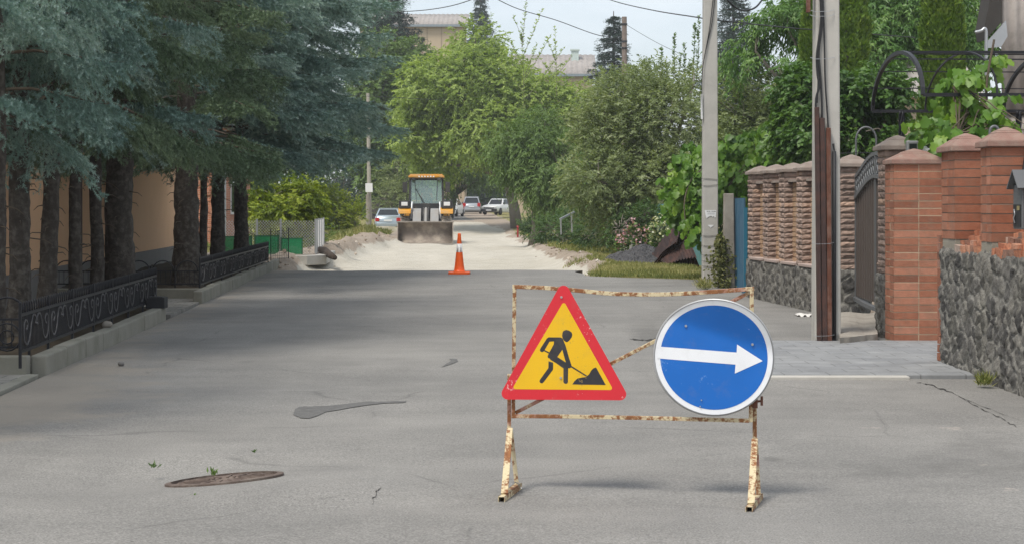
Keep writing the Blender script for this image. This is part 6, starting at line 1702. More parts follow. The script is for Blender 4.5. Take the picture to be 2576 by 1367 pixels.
for i, (u, y, tr_, kind, rad, rot, dz, lean, lab) in enumerate(SPR):
    x = (u - CX) * y / F
    rt = thing('spruce_tree', lab, 'spruce tree', (x, y, .1), 'spruces along the kerb')
    src, tw, R0 = cr[kind]
    ob = src if kind not in first else src.copy()
    if kind in first: COL.objects.link(ob)
    first[kind] = 1
    k = rad / R0
    ob.parent = rt; ob.location = (lean * 3, 0, dz + (.62 if y < 30 else .42)); ob.rotation_euler = (0, 0, R(rot)); ob.scale = (k, k, 1.0)
    mb = MB(); wv = Wave(60 + i, 3.0); pts, rs = [], []
    for q in range(26):
        f = q / 25; z = (9.8 if kind == 'blue' else 11.6) * f ** 1.3
        w = wv(np.array([[0, 0, z * 1.0]]))[0]
        pts.append(Vector((x + lean * z + .018 * w, y, .0 + z))); rs.append(max(.012, tr_ * (1 - .93 * f ** 1.2) + .10 * tr_ / .2 * math.exp(-z / .22)))
    nn = 20; rings = []
    w3 = Wave(80 + i, 16.0); w4 = Wave(90 + i, 45.0)
    fine = []
    for q in range(len(pts) - 1):
        m_ = 6 if pts[q].z < 4 else 1
        for s_ in range(m_): fine.append((pts[q].lerp(pts[q + 1], s_ / m_), rs[q] + (rs[q + 1] - rs[q]) * s_ / m_))
    for p, r_ in fine:
        rg = []
        for a in range(nn):
            th = 2 * math.pi * a / nn; d = Vector((math.cos(th), math.sin(th), 0)); c = np.array([[d.x * .5, d.y * .5, p.z * .6]])
            rg.append(p + d * (r_ * (1 + .07 * w3(c)[0] + .05 * w4(c)[0])))
        rings.append(rg)
    mb.smooth = True; mb._rings(rings, True); mb.mi = 1; c, s = math.cos(R(rot)), math.sin(R(rot))
    for br in tw:
        pr = [Vector((x + lean * 3 + k * (c * p[0] - s * p[1]), y + k * (s * p[0] + c * p[1]), p[2] + dz + (.72 if y < 30 else .52))) for p in br]
        L_ = (pr[-1] - pr[0]).length
        mb.tube(pr, [.010 + .008 * L_, .009 + .006 * L_, .008 + .003 * L_, .006, .003], 5, False)
    rr = random.Random(i)
    for q in range(16):                                   # dead snags on the bare trunk
        z = rr.uniform(.7, 2.5); a = rr.uniform(0, 6.28); l = rr.uniform(.05, .26); p = Vector((x + lean * z, y, z)); d = Vector((math.cos(a), math.sin(a), rr.uniform(-.35, .1)))
        mb.tube([p, p + d * (l * .6 + tr_), p + d * (l + tr_) + Vector((0, 0, -.04))], [.009, .006, .003], 5, False)
    mb.build('trunk', [MT['bark'], MT['twig']], rt, fix=False)

# ------------------------------------------------------------------ broadleaf trees and shrubs
def BL(u, v, y, ru, rv, ry=None):
    p = D(u, v, y); return (p.x, p.y, p.z, ru * y / F, (ry if ry is not None else ru * y / F), rv * y / F)
def gbase(u, y):
    x = D(u, 0, y).x; return Vector((x, y, gz(x, y)))
def tree(name, label, u, y, blobs, mat, group=None, cat='tree', **k):
    return broadleaf(name, label, cat, gbase(u, y), blobs, mat, group=group, **k)

# big grey green oleaster like tree right of the dug road
tree('olive_leaved_tree', 'big grey green bushy tree overhanging the verge, the flowers and the dark heap', 1640, 58,
     [BL(1590, 330, 58, 150, 130), BL(1690, 300, 57, 110, 130), BL(1510, 350, 58, 90, 90), BL(1600, 470, 57, 120, 90), BL(1690, 460, 56, 90, 100), BL(1505, 455, 56.5, 95, 75), BL(1660, 200, 59, 80, 60), BL(1580, 240, 59, 100, 60), BL(1745, 210, 59, 60, 90), BL(1540, 540, 57, 60, 50)],
     'leaf_olive', n=5200, per=14, slen=.5, leaf=.125, wide=.40, droop=.25, gap=.15, gfreq=1.3, trunk_r=.2, seed=101, tpl=TPL_LONG)
tree('olive_leaved_tree', 'smaller grey green bushy tree between the two concrete poles, above the vine', 1880, 50,
     [BL(1870, 300, 50, 80, 110), BL(1930, 340, 50, 70, 110), BL(1845, 400, 49, 70, 80), BL(1925, 240, 51, 60, 60), BL(1960, 430, 50, 50, 70)],
     'leaf_olive', n=2600, per=14, slen=.45, leaf=.115, wide=.42, droop=.2, gap=.1, gfreq=1.4, trunk_r=.14, seed=102, tpl=TPL_LONG)
shoots = thing('shrub', 'upright leafy shoots of a shrub rising against the sky beside the pale pole', 'shrub', gbase(1690, 60))
def shoot_set(root, items, y, mat, leaf=.085, seed=1):
    g = np.random.default_rng(seed); Pp, Dd, Nn = [], [], []; mb = MB()
    for (u0, v0, u1, v1) in items:
        a, b = D(u0, v0, y), D(u1, v1, y); mb.tube([a, a.lerp(b, .5) + Vector((.03, 0, 0)), b], [.016, .011, .004], 5, False)
        m = int((b - a).length / (.016 if leaf < .15 else .05))
        for i in range(m):
            f = g.random() ** .9; an = g.uniform(0, 6.28); Pp.append(a.lerp(b, f)); Dd.append((math.cos(an) * .75, math.sin(an) * .75, .55)); Nn.append((g.normal(0, .4), -.5, .7))
    L = leaf * g.uniform(.7, 1.2, len(Pp)); leaves('crown', np.array(Pp), np.array(Dd), np.array(Nn), L, L * .42, g.uniform(.2, 1, len(Pp)), MT[mat], root, TPL_LEAF); mb.build('stems', MT['grey_bark'], root, fix=False)
shoot_set(shoots, [(1690, 260, 1697, 85), (1668, 260, 1662, 120), (1720, 260, 1722, 110), (1738, 240, 1748, 60), (1700, 250, 1712, 135), (1640, 260, 1633, 150), (1752, 200, 1758, 40), (1610, 270, 1600, 175), (1655, 250, 1648, 170), (1730, 250, 1735, 150), (1680, 250, 1676, 165)], 60, 'leaf_mid', .11, 3)

tree('willow_tree', 'mid green tree with narrow hanging leaves beside the dug road', 1340, 76,
     [BL(1340, 390, 76, 85, 70), BL(1290, 370, 76, 65, 55), BL(1400, 420, 75, 70, 80), BL(1365, 460, 75, 55, 55), BL(1420, 500, 75, 55, 55), BL(1300, 420, 76, 40, 40), BL(1370, 320, 77, 70, 50)],
     'leaf_mid', n=3300, per=14, slen=.6, leaf=.16, wide=.28, droop=.7, gap=.1, gfreq=1.0, trunk_r=.2, seed=103, tpl=TPL_LONG)
tree('walnut_tree', 'large pale yellow green tree spreading over the middle of the street', 1300, 112,
     [BL(1200, 230, 112, 150, 100), BL(1100, 230, 112, 95, 90), BL(1310, 270, 112, 130, 85), BL(1400, 275, 111, 90, 80), BL(1050, 340, 112, 60, 60), BL(1420, 350, 110, 70, 60), BL(1100, 410, 113, 50, 35), BL(1240, 330, 111, 140, 80), BL(1130, 320, 112, 80, 60), BL(1195, 110, 113, 60, 50), BL(1060, 270, 113, 60, 60), BL(1460, 280, 110, 55, 45), BL(1330, 350, 110, 90, 70), BL(1240, 180, 113, 90, 60)],
     'leaf_walnut', n=8000, per=12, slen=.85, leaf=.22, wide=.45, droop=.5, gap=.2, gfreq=.65, trunk_r=.34, seed=104)
wk = thing('young_walnut_tree', 'thin crowned tree with sparse yellowish leaves against the sky', 'tree', gbase(1325, 104))
shoot_set(wk, [(1318, 300, 1312, 60), (1312, 120, 1325, -20), (1312, 150, 1365, 20), (1318, 170, 1275, 95), (1320, 200, 1385, 90), (1316, 110, 1290, 40), (1330, 240, 1420, 120), (1400, 240, 1395, 70), (1400, 190, 1440, 140), (1395, 150, 1375, 95), (1320, 190, 1350, 110), (1315, 230, 1250, 150), (1395, 200, 1360, 150)], 104, 'leaf_walnut', .19, 5)

# trees and shrubs on the left of the street, behind the spruces
tree('broad_tree', 'tall green tree behind the tips of the last spruce', 985, 128,
     [BL(985, 230, 128, 90, 100), BL(930, 260, 128, 70, 120), BL(1060, 250, 129, 60, 80), BL(940, 420, 127, 50, 60), BL(1010, 330, 127, 80, 80), BL(960, 330, 128, 70, 80), BL(1040, 160, 129, 60, 60), BL(1030, 420, 126, 70, 60), BL(960, 130, 130, 60, 50)],
     'leaf_mid', n=3600, per=12, slen=.9, leaf=.26, wide=.45, droop=.4, gap=-.1, gfreq=.7, trunk_r=.28, seed=105)
tree('willow_tree', 'blue green willow behind the wheel loader cab', 1130, 138,
     [BL(1110, 380, 138, 80, 70), BL(1170, 390, 138, 70, 60), BL(1215, 410, 137, 60, 40), BL(1085, 460, 137, 60, 50), BL(1250, 420, 136, 45, 40)],
     'leaf_mid', n=2600, per=12, slen=.9, leaf=.22, wide=.3, droop=.7, gap=.0, gfreq=.8, trunk_r=.25, seed=106, tpl=TPL_LONG)
tree('shrub', 'tall pale feathery shrub behind the cab of the wheel loader', 1010, 124,
     [BL(1000, 440, 124, 45, 45), BL(1050, 430, 124, 50, 40), BL(1030, 480, 123, 60, 40), BL(985, 500, 123, 45, 45)], 'leaf_olive', cat='shrub', n=900, per=12, slen=.8, leaf=.16, wide=.3, droop=.1, gap=.1, trunk_r=.08, seed=107, tpl=TPL_LONG, group='shrubs on the spruce side of the street')
tree('shrub', 'dark glossy shrub behind the roof of the silver sedan', 1005, 126,
     [BL(1000, 545, 126, 60, 40), BL(955, 520, 126, 40, 40), BL(945, 470, 127, 35, 50)], 'leaf_dark', cat='shrub', n=600, per=12, slen=.7, leaf=.16, wide=.4, droop=.2, trunk_r=.08, seed=108, group='shrubs on the spruce side of the street')
tree('shrub', 'yellow green upright shrub beside the pole with the white board', 870, 92,
     [BL(880, 500, 92, 40, 55), BL(850, 520, 92, 35, 50), BL(895, 550, 91, 35, 35), BL(865, 455, 92, 25, 25)], 'leaf_sun', cat='shrub', n=900, per=12, slen=.5, leaf=.13, wide=.35, droop=.0, gap=.1, trunk_r=.06, seed=109, group='shrubs on the spruce side of the street')
tree('shrub', 'dark green shrub between the sunlit bush and the yellow green shrub', 810, 96,
     [BL(805, 510, 96, 45, 50), BL(835, 560, 95, 40, 35), BL(790, 560, 95, 40, 35)], 'leaf_mid', cat='shrub', n=650, per=12, slen=.6, leaf=.15, wide=.4, droop=.2, trunk_r=.07, seed=110, group='shrubs on the spruce side of the street')
tree('small_tree', 'small sunlit broad leaved tree above the green netting', 720, 57.5,
     [BL(690, 490, 57.5, 55, 40), BL(740, 495, 57.5, 60, 40), BL(700, 535, 57, 60, 32), BL(775, 500, 58, 40, 40), BL(660, 520, 57.5, 30, 45), BL(755, 545, 57.5, 45, 25)], 'leaf_sun', n=1100, per=11, slen=.42, leaf=.13, wide=.5, droop=.5, gap=.25, gfreq=2.0, trunk_r=.07, seed=111)
tree('shrub', 'low green plants along the foot of the pale chain link fence', 745, 58.5,
     [BL(720, 600, 59, 70, 22), BL(790, 590, 60, 40, 25)], 'leaf_mid', cat='shrub', n=300, per=10, slen=.3, leaf=.09, wide=.3, droop=0, trunk_r=0, seed=112, group='shrubs on the spruce side of the street')
tree('hedge', 'dense dark hedge trees closing off the far end of the street', 1150, 205,
     [BL(900, 440, 205, 120, 90), BL(1050, 420, 206, 120, 100), BL(1180, 440, 207, 110, 80), BL(1330, 430, 206, 120, 90), BL(1480, 400, 200, 130, 120), BL(820, 400, 200, 120, 120), BL(1230, 380, 210, 120, 80)], 'leaf_dark', cat='hedge', n=3000, per=12, slen=1.5, leaf=.42, wide=.45, droop=.3, gap=-.3, gfreq=.4, trunk_r=.3, seed=113)

tree('broad_tree', 'dense green tree filling the yard behind the brick house and the netting', 620, 92,
     [BL(480, 380, 92, 120, 130), BL(600, 420, 91, 110, 110), BL(700, 380, 92, 110, 120), BL(560, 250, 93, 120, 110), BL(700, 250, 93, 110, 110), BL(800, 330, 94, 80, 110), BL(650, 500, 90, 90, 60), BL(520, 510, 90, 90, 60)], 'leaf_dark', n=2600, per=12, slen=.8, leaf=.24, wide=.46, droop=.4, gap=-.2, gfreq=.8, trunk_r=.22, seed=130)
# low shrubs under the trees, flowers, vine, cherry, viburnum, thuja
tree('shrub', 'dark low shrub under the big grey green tree beside the propped rail', 1420, 70,
     [BL(1390, 580, 72, 45, 35), BL(1455, 565, 66, 60, 45), BL(1500, 590, 62, 50, 30), BL(1345, 570, 78, 25, 22)], 'leaf_dark', cat='shrub', n=1100, per=11, slen=.4, leaf=.10, wide=.42, droop=.2, trunk_r=.04, seed=114, group='shrubs on the fence side of the street')
tree('shrub', 'clipped dark green shrub beside the red marker stake', 1345, 96,
     [BL(1345, 572, 96, 38, 22)], 'leaf_dark', cat='shrub', n=420, per=10, slen=.3, leaf=.10, wide=.4, droop=0, trunk_r=0, seed=115, group='shrubs on the fence side of the street')
tree('shrub', 'dark shrub behind the pink hollyhocks', 1610, 53.5,
     [BL(1560, 570, 53, 45, 40), BL(1620, 560, 53.5, 40, 45), BL(1665, 585, 52.5, 40, 35)], 'leaf_dark', cat='shrub', n=600, per=10, slen=.3, leaf=.09, wide=.45, droop=.2, trunk_r=0, seed=116, group='shrubs on the fence side of the street')
def flowers(name, label, u, y, items, petal, seed, group):
    g = np.random.default_rng(seed); r_ = thing(name, label, 'flowers', gbase(u, y), group)
    for (uu, vv) in items:
        mb = MB(); Pp, Dd, Nn, Lp, Ld = [], [], [], [], []
        b, t = gbase(uu, y), D(uu, vv, y); mb.tube([b, b.lerp(t, .5) + Vector((.03, 0, 0)), t], [.012, .01, .005], 5, False)
        st_ = mb.build('stem', MT['leaf_mid'], r_, fix=False)
        for k in range(26): 
            f = g.uniform(.5, 1); Pp.append(b.lerp(t, f) + Vector(g.normal(0, .045, 3))); Dd.append(g.normal(size=3)); 
        for k in range(22):
            f = g.uniform(.05, .85); Lp.append(b.lerp(t, f)); Ld.append((*g.normal(0, 1, 2), .2))
        leaves('blossoms', np.array(Pp), np.array(Dd), g.normal(size=(len(Pp), 3)), .075, .07, g.uniform(0, 1, len(Pp)), petal, st_, TPL_LEAF)
        leaves('leaves', np.array(Lp), np.array(Ld), np.array([[0, -.5, 1.0]] * len(Lp)) + g.normal(0, .3, (len(Lp), 3)), .15, .11, g.uniform(0, 1, len(Lp)), MT['leaf_mid'], st_, TPL_LEAF)
pink = leafmat('pink_petals', (.50, .22, .28), (.62, .36, .42), (.72, .6, .6), .3, .6, 3); cream = leafmat('cream_petals', (.55, .52, .25), (.7, .68, .45), (.8, .8, .68), .3, .6, 3)
flowers('flowers', 'tall pink hollyhocks growing at the fence beside the dark heap', 1600, 52, [(1580, 560), (1592, 545), (1606, 570), (1570, 580), (1625, 565), (1555, 590), (1640, 575), (1600, 590)], pink, 3, 'flowers along the teal fence')
flowers('flowers', 'cream white flowers growing in front of the teal fence', 1660, 51, [(1645, 550), (1656, 540), (1668, 548), (1678, 560), (1650, 575), (1662, 580), (1685, 575), (1640, 565)], cream, 4, 'flowers along the teal fence')
pk = MB()
for i in range(9):
    x = T(6.1, 56).x - .6 + i * .16; x += 1.1; pk.prism([Vector((x, 55.6, .0)), Vector((x + .11, 55.6, .0)), Vector((x + .11, 55.6, .95)), Vector((x + .055, 55.6, 1.05)), Vector((x, 55.6, .95))], (0, .025, 0))
pk.box(T(6.1, 56).x + .4, T(6.1, 56).x + 2.0, 55.63, 55.67, .3, .36); pk.box(T(6.1, 56).x + .4, T(6.1, 56).x + 2.0, 55.63, 55.67, .75, .81)
tag(pk.build('picket_fence', simple('old_white_paint', (.40, .39, .36), .8, bst=.2), None), 'old white picket fence half hidden behind the flowers', 'picket fence')
mk = MB(); p = gbase(1302, 92); mk.cyl(p, p + Vector((0, 0, .5)), .05, n=10); mk.cyl(p + Vector((0, 0, .5)), p + Vector((0, 0, .62)), .075, .05, n=10)
tag(mk.build('marker_post', simple('red_marker', (.30, .03, .03), .5, bst=0), None), 'small red marker post at the edge of the far sand ramp', 'marker post')
rl = thing('leaning_rail', 'grey wooden rail propped up under the dark shrub at the road edge', 'wooden rail', gbase(1420, 61))
mb = MB(); mb.bar(D(1408, 552, 60.5), D(1445, 533, 60.8), .06); mb.build('rail', MT['pipe_grey'], rl)
mb = MB(); mb.bar(D(1437, 537, 60.7), D(1438, 585, 60.7), .05); mb.bar(D(1410, 551, 60.5), D(1411, 590, 60.5), .05); mb.build('support', MT['pipe_grey'], rl)

def vine(name, label, u, y, blobs, n, leaf, seed, mat='leaf_vine', stems=(), group='grape vines', droop=.9, gap=.1):
    r_ = thing(name, label, 'vine', gbase(u, y), group)
    g = np.random.default_rng(seed)
    pos, ld, nm, var, c, sd, ln = crown_points(seed, blobs, n, 7, .35, droop * .6, .6, gap, 2.2, .8, .45)
    ld = nrm(ld * .6 + np.array([0, -.25, -.75])); nm = nrm(np.array([0, -.75, .45]) + g.normal(0, .45, nm.shape))
    L = leaf * g.uniform(.6, 1.2, len(pos)); leaves('leaves', pos, ld, nm, L, L * 1.0, var, MT[mat], r_, TPL_VINE)
    mb = MB()
    for pts in stems: mb.tube(smooth_pts(pts), .014, 6, False)
    for i in range(0, len(c), max(1, len(c) // 40)): p = Vector(c[i]); q = Vector(blobs[i % len(blobs)][:3]); mb.tube([q, q.lerp(p, .5) + Vector((0, 0, .05)), p], [.01, .008, .004], 5, False)
    mb.build('stems', MT['twig'], r_, fix=False); return r_
vine('grape_vine', 'bright grape vine hanging down over the blue fence behind the tin sheet', 1740, 37.5,
     [BL(1735, 430, 38, 35, 35, .4), BL(1745, 490, 37.5, 30, 45, .35), BL(1725, 470, 38, 28, 40, .4), BL(1755, 550, 37, 18, 35, .3), BL(1765, 400, 38, 30, 25, .4), BL(1720, 530, 38, 20, 22, .3)], 330, .15, 201, stems=[[D(1735, 600, 37), D(1720, 520, 37), D(1740, 450, 37.4), D(1790, 410, 37.6)]])
vine('grape_vine', 'bright grape vine trained over the yard between the two concrete poles', 1870, 36.5,
     [BL(1850, 390, 36.5, 50, 35, .5), BL(1920, 370, 36, 50, 35, .5), BL(1840, 440, 36, 40, 45, .4), BL(1880, 450, 36, 40, 40, .4), BL(1960, 360, 35.5, 45, 30, .5), BL(1990, 330, 35.5, 40, 25, .4), BL(1825, 475, 35.6, 25, 30, .3)], 640, .135, 202, stems=[[D(1870, 560, 36), D(1880, 450, 36), D(1930, 380, 36)]])
vine('grape_vine', 'yellow green grape vine climbing through the black pergola', 2480, 21.6,
     [BL(2398, 205, 21.4, 26, 14, .2), BL(2485, 200, 21.3, 30, 20, .2), BL(2410, 335, 21, 52, 26, .3), BL(2490, 335, 21, 45, 22, .3), BL(2470, 265, 21.2, 18, 26, .2), BL(2560, 330, 20.5, 30, 22, .3), BL(2380, 325, 21.4, 30, 18, .25), BL(2492, 165, 21.5, 14, 16, .2)], 105, .13, 203, stems=[[D(2430, 330, 21.2), D(2415, 250, 21.2), D(2395, 220, 21.2)], [D(2500, 330, 21.2), D(2480, 230, 21.2), D(2500, 100, 21.2)]], gap=.25)
tree('cherry_tree', 'tall cherry tree with long drooping leaves behind the yard with the thujas', 2130, 50,
     [BL(1900, 130, 50, 75, 60), BL(1980, 70, 50, 90, 70), BL(1960, 180, 49, 80, 50), BL(2080, 30, 51, 100, 80), BL(2230, 60, 50, 110, 90), BL(2320, 20, 50, 90, 90), BL(2190, 150, 49, 80, 60), BL(2050, 150, 50, 80, 60), BL(2380, 120, 50, 70, 90), BL(2450, 30, 51, 70, 80)],
     'leaf_cherry', n=5000, per=14, slen=.7, leaf=.16, wide=.34, droop=.85, gap=.1, gfreq=1.1, trunk_r=.2, seed=120, tpl=TPL_LONG)
tree('shrub', 'dense dark green shrub with broad leaves behind the gate and cable pole', 2150, 32.5,
     [BL(2080, 260, 32.5, 90, 80), BL(2180, 240, 32.5, 90, 80), BL(2060, 340, 32, 70, 70), BL(2150, 330, 32, 80, 70), BL(2230, 200, 33, 60, 50), BL(2230, 300, 32.5, 50, 70), BL(2020, 230, 33, 60, 60), BL(2000, 330, 33, 50, 70)],
     'leaf_viburnum', cat='shrub', n=2600, per=11, slen=.28, leaf=.10, wide=.62, droop=.5, gap=.15, gfreq=2.2, trunk_r=.1, seed=121, group='shrubs in the yard behind the gate')
def thuja(label, u, vt, vb, w, y, seed):
    g = np.random.default_rng(seed); b = gbase(u, y); t = D(u, vt, y); H_ = t.z - b.z; r0 = w * y / F / 2
    r_ = thing('thuja', label, 'thuja', b, 'columnar thujas in the yard')
    n = 26000; zz = g.random(n) ** .9; th = g.uniform(0, 6.283, n)
    wv = Wave(seed, 5.0); d = np.stack([np.cos(th), np.sin(th), 0 * th], -1)
    prof = np.minimum(1, 5 * zz + .5) * (1 - zz ** 3.5) ** .6
    rr = r0 * prof * (.72 + .28 * g.random(n) ** .5) * (1 + .13 * wv(d * .5 + np.stack([0 * zz, 0 * zz, zz * H_ * .8], -1)))
    pos = np.stack([b.x + d[:, 0] * rr, b.y + d[:, 1] * rr, b.z + .05 + zz * H_], -1)
    dr = nrm(d * .55 + np.array([0, 0, 1.0]) + g.normal(0, .35, (n, 3))); L = g.uniform(.07, .15, n)
    leaves('crown', pos, dr, nrm(d + g.normal(0, .5, (n, 3))), L, L * .5, np.clip(g.normal(.5, .22, n), 0, 1), MT['leaf_thuja'], r_, TPL_SIMPLE)
    mb = MB(); mb.cyl(b - Vector((0, 0, .1)), t - Vector((0, 0, .5)), .07, .02, 8); mb.build('trunk', MT['bark'], r_)
thuja('tall columnar thuja behind the black pergola', 2370, -190, 420, 118, 38, 301)
thuja('tall columnar thuja partly behind the concrete pole with cables', 2130, -230, 420, 125, 43, 302)
thuja('narrow columnar thuja mostly hidden by the concrete pole with cables', 2045, -60, 420, 75, 43, 303)
tree('shrub', 'mixed green shrub at the foot of the thuja behind the brick pillars', 2420, 30,
     [BL(2330, 370, 30, 50, 40), BL(2420, 360, 30, 70, 50), BL(2520, 360, 29, 70, 60), BL(2270, 400, 31, 40, 40)], 'leaf_mid', cat='shrub', n=900, per=11, slen=.28, leaf=.10, wide=.5, droop=.4, gap=.2, gfreq=2.2, trunk_r=.04, seed=122, group='shrubs in the yard behind the gate')
tree('broad_tree', 'dense green tree filling the yard behind the vine and the block columns', 1960, 44,
     [BL(1830, 500, 44, 90, 70), BL(1960, 460, 44, 90, 90), BL(2080, 430, 43, 90, 80), BL(1900, 420, 46, 90, 70), BL(2020, 360, 46, 70, 90)], 'leaf_dark', n=1300, per=12, slen=.5, leaf=.13, wide=.48, droop=.4, gap=-.2, trunk_r=.14, seed=123)
# dying climber at the foot of the concrete post
r_ = thing('climbing_weed', 'yellowing weed climbing between the pale pole and the short concrete post', 'weed', P(1815, 724))
g = np.random.default_rng(6); n = 900; f = g.random(n); c0 = P(1817, 724)
wd = .20 * np.sin(np.pi * np.clip(f * .85 + .15, 0, 1)) ** .7
pos = np.stack([c0.x - .02 + g.normal(0, 1, n) * wd * .62 - .04 * f, c0.y - .10 + g.normal(0, .09, n), .02 + f * 1.02], -1)
L = .07 * g.uniform(.6, 1.3, n); leaves('leaves', pos, nrm(np.stack([g.normal(0, .8, n), g.normal(0, .5, n) - .3, -np.abs(g.normal(.4, .5, n))], -1)), nrm(g.normal(0, .5, (n, 3)) + [0, -.8, .3]), L, L * .55, g.random(n), MT['leaf_weed'], r_, TPL_LEAF)
mb = MB()
for i in range(9): mb.tube(smooth_pts([Vector((c0.x + rnd.uniform(-.1, .1), c0.y - .05, 0)), Vector((c0.x + rnd.uniform(-.12, .12), c0.y - .1, .5)), Vector((c0.x + rnd.uniform(-.08, .05), c0.y - .1, 1.0))]), .006, 5, False)
mb.build('stems', MT['twig'], r_, fix=False)

# ------------------------------------------------------------------ conifers far away
S, Dr, Ln, Tp, tw = spruce_data(71, .6, 16, 3.6, dens=.6, zsparse=30, step=.5, nb=7, droop=1.4, shoot=.26, slen=(.25, .5), bare=.15)
V, var = needle_arrays(71, S, Dr, Ln, Tp, .11, .032, 9)
fcon = np_mesh('crown', V, np.arange(len(V)), np.arange(len(V) // 3) * 3, MT['conifer_far'], None, {'var': var})
mb = MB(); mb.tube([(0, 0, -.3), (0, 0, 8), (0, 0, 16.3)], [.26, .16, .02], 10)
for br in tw: mb.tube([Vector(p) for p in br], [.05, .04, .03, .02, .008], 4, False)
ftr = mb.build('trunk', MT['bark'], None, fix=False)
def far_con(label, u, vtop, y, k, rot, w=1.0, first=[1]):
    b = gbase(u, y); top = D(u, vtop, y).z; r_ = thing('conifer', label, 'conifer', b, 'dark conifers behind the street')
    for o in (fcon, ftr):
        c = o if first[0] else o.copy()
        if not first[0]: COL.objects.link(c)
        c.parent = r_
    first[0] = 0
    h = (top - b.z) / 16.5; r_.scale = (k, k, h); r_.rotation_euler = (0, 0, R(rot))
far_con('dark conifer in front of the beige building, beside the spruce row', 980, -200, 150, 1.6, 0)
far_con('dark pointed conifer beside the end of the beige building', 1208, -30, 232, 2.0, 50)
far_con('solitary dark conifer beside the wooden pole against the sky', 1543, 22, 135, 1.45, 120)
far_con('dark conifer between the pale concrete pole and the cherry tree', 1845, -150, 120, 1.1, 200)

# ------------------------------------------------------------------ buildings
def corr(name, col): 
    m, nt, out = new_mat(name); v = geopos(nt)
    c = mix(nt, noise(nt, v, 1.2, 5), sc(col, .75), sc(col, 1.15)); c = mix(nt, ramp(nt, noise(nt, v, 3.5, 6, .65), [(.5, 0.0), (.7, .5)]), c, (.13, .12, .09))
    pbr(nt, out, c, .95); return m
asb = corr('asbestos_sheet', (.34, .31, .29)); asb2 = corr('weathered_asbestos', (.50, .45, .41))
def corr_sheet(o, u, v, n_, waves, amp, mat, name, parent):
    o, u, v, n_ = Vector(o), Vector(u), Vector(v), Vector(n_).normalized(); mb = MB(); mb.smooth = True
    mb.grid(lambda i, j: o + u * i + v * j + n_ * (amp * math.sin(i * waves * 2 * math.pi)), waves * 6, 2); return mb.build(name, mat, parent, fix=False, solid=.01)
def building(name, label, u0, u1, vr, ve, vb_, y, wallmat, depth=9, ridge_off=4.5):
    a, b = D(u0, ve, y), D(u1, ve, y); r_ = thing(name, label, 'building', ((a.x + b.x) / 2, y, .5))
    mb = MB(); mb.box(a.x, b.x, y, y + depth, 0, a.z); mb.build('wall', wallmat, r_)
    rz = D(u0, vr, y + ridge_off).z
    corr_sheet((a.x - .4, y - .4, a.z - .05), (b.x - a.x + .8, 0, 0), (0, ridge_off + .4, rz - a.z + .05), (0, -1, 1.5), max(8, int((b.x - a.x) / .45)), .035, asb, 'roof', r_)
    mb = MB(); mb.box(a.x - .42, b.x + .42, y - .45, y - .32, a.z - .28, a.z - .04); mb.build('gutter', simple('blue_grey_gutter', (.22, .26, .29), .6, bst=0), r_)
    mb = MB(); mb.prism([Vector((a.x, y, a.z)), Vector((a.x, y + 2 * ridge_off, a.z)), Vector((a.x, y + ridge_off, rz - .1))], (b.x - a.x, 0, 0)); mb.build('gable', wallmat, r_)
    return r_
beige = simple('beige_render', (.46, .37, .26), .9, var=.06, bst=.1)
bd = building('beige_building', 'beige building with a grey corrugated roof behind the far conifers', 905, 1168, 36, 62, 300, 185, beige)
mb = MB()
for i in range(7): 
    x = D(930 + i * 36, 0, 185).x; mb.box(x - .03, x + .03, 184.96, 185.0, 4, D(0, 66, 185).z)
mb.build('panel_joints', simple('joint_grey', (.30, .24, .18), .9, bst=0), bd)
bd2 = building('grey_roofed_house', 'low house with a grey corrugated roof showing above the street trees', 1290, 1490, 138, 186, 320, 170, beige)
mb = MB(); p = D(1446, 150, 173); mb.box(p.x - .35, p.x + .35, p.y, p.y + .6, p.z - 1.2, D(0, 128, 173).z); mb.box(p.x - .45, p.x + .45, p.y - .1, p.y + .7, D(0, 128, 173).z, D(0, 124, 173).z); mb.build('chimney', simple('pale_green_tin', (.5, .58, .55), .6, bst=0), bd2)
pl = simple('pale_render', (.58, .46, .36), .9, var=.05, bst=.1)
hh_ = thing('pale_house', 'pale pinkish house glimpsed through the leaves behind the pergola', 'house', (D(2330, 0, 47).x, 47, 0))
mb = MB(); mb.box(D(2210, 0, 47).x, D(2460, 0, 47).x, 47, 53, -.1, 4.4); mb.build('wall', pl, hh_)
mb = MB(); a = D(2200, 0, 47).x; b = D(2470, 0, 47).x; mb.prism([Vector((a, 46.6, 4.4)), Vector((a, 53.4, 4.4)), Vector((a, 50, 6.0))], (b - a, 0, 0)); mb.build('roof', asb, hh_)
for u in (2260, 2345):
    mb = MB(); x = D(u, 0, 47).x; mb.box(x, x + .9, 46.95, 47.02, 1.6, 2.9); w_ = mb.build('window', MT['white'], hh_); mb = MB(); mb.box(x + .07, x + .83, 46.93, 46.955, 1.67, 2.83); mb.build('pane', MT['glass_dark'], w_)
sh_ = thing('shed', 'shed clad in weathered corrugated grey sheets standing above the stone wall and pergola', 'shed', (D(2545, 0, 25).x, 25, 0))
ax, bx = D(2519, 0, 25).x, D(2900, 0, 25).x
mb = MB(); mb.prism([Vector((ax + .05, 25.06, -.1)), Vector((bx, 25.06, -.1)), Vector((bx + 1.5, 30, -.1)), Vector((ax * 1.2 + .25, 30, -.1))], (0, 0, 5.9)); mb.build('wall', MT['plinth'], sh_)
corr_sheet((ax, 25, D(0, 285, 25).z), (bx - ax, 0, 0), (-.03, 0, 3.4), (0, -1, 0), 13, .022, asb2, 'cladding', sh_)
corr_sheet((ax + .02, 25.03, 0), (bx - ax, 0, 0), (0, 0, D(0, 285, 25).z - .02), (0, -1, 0), 13, .02, asb, 'cladding', sh_)
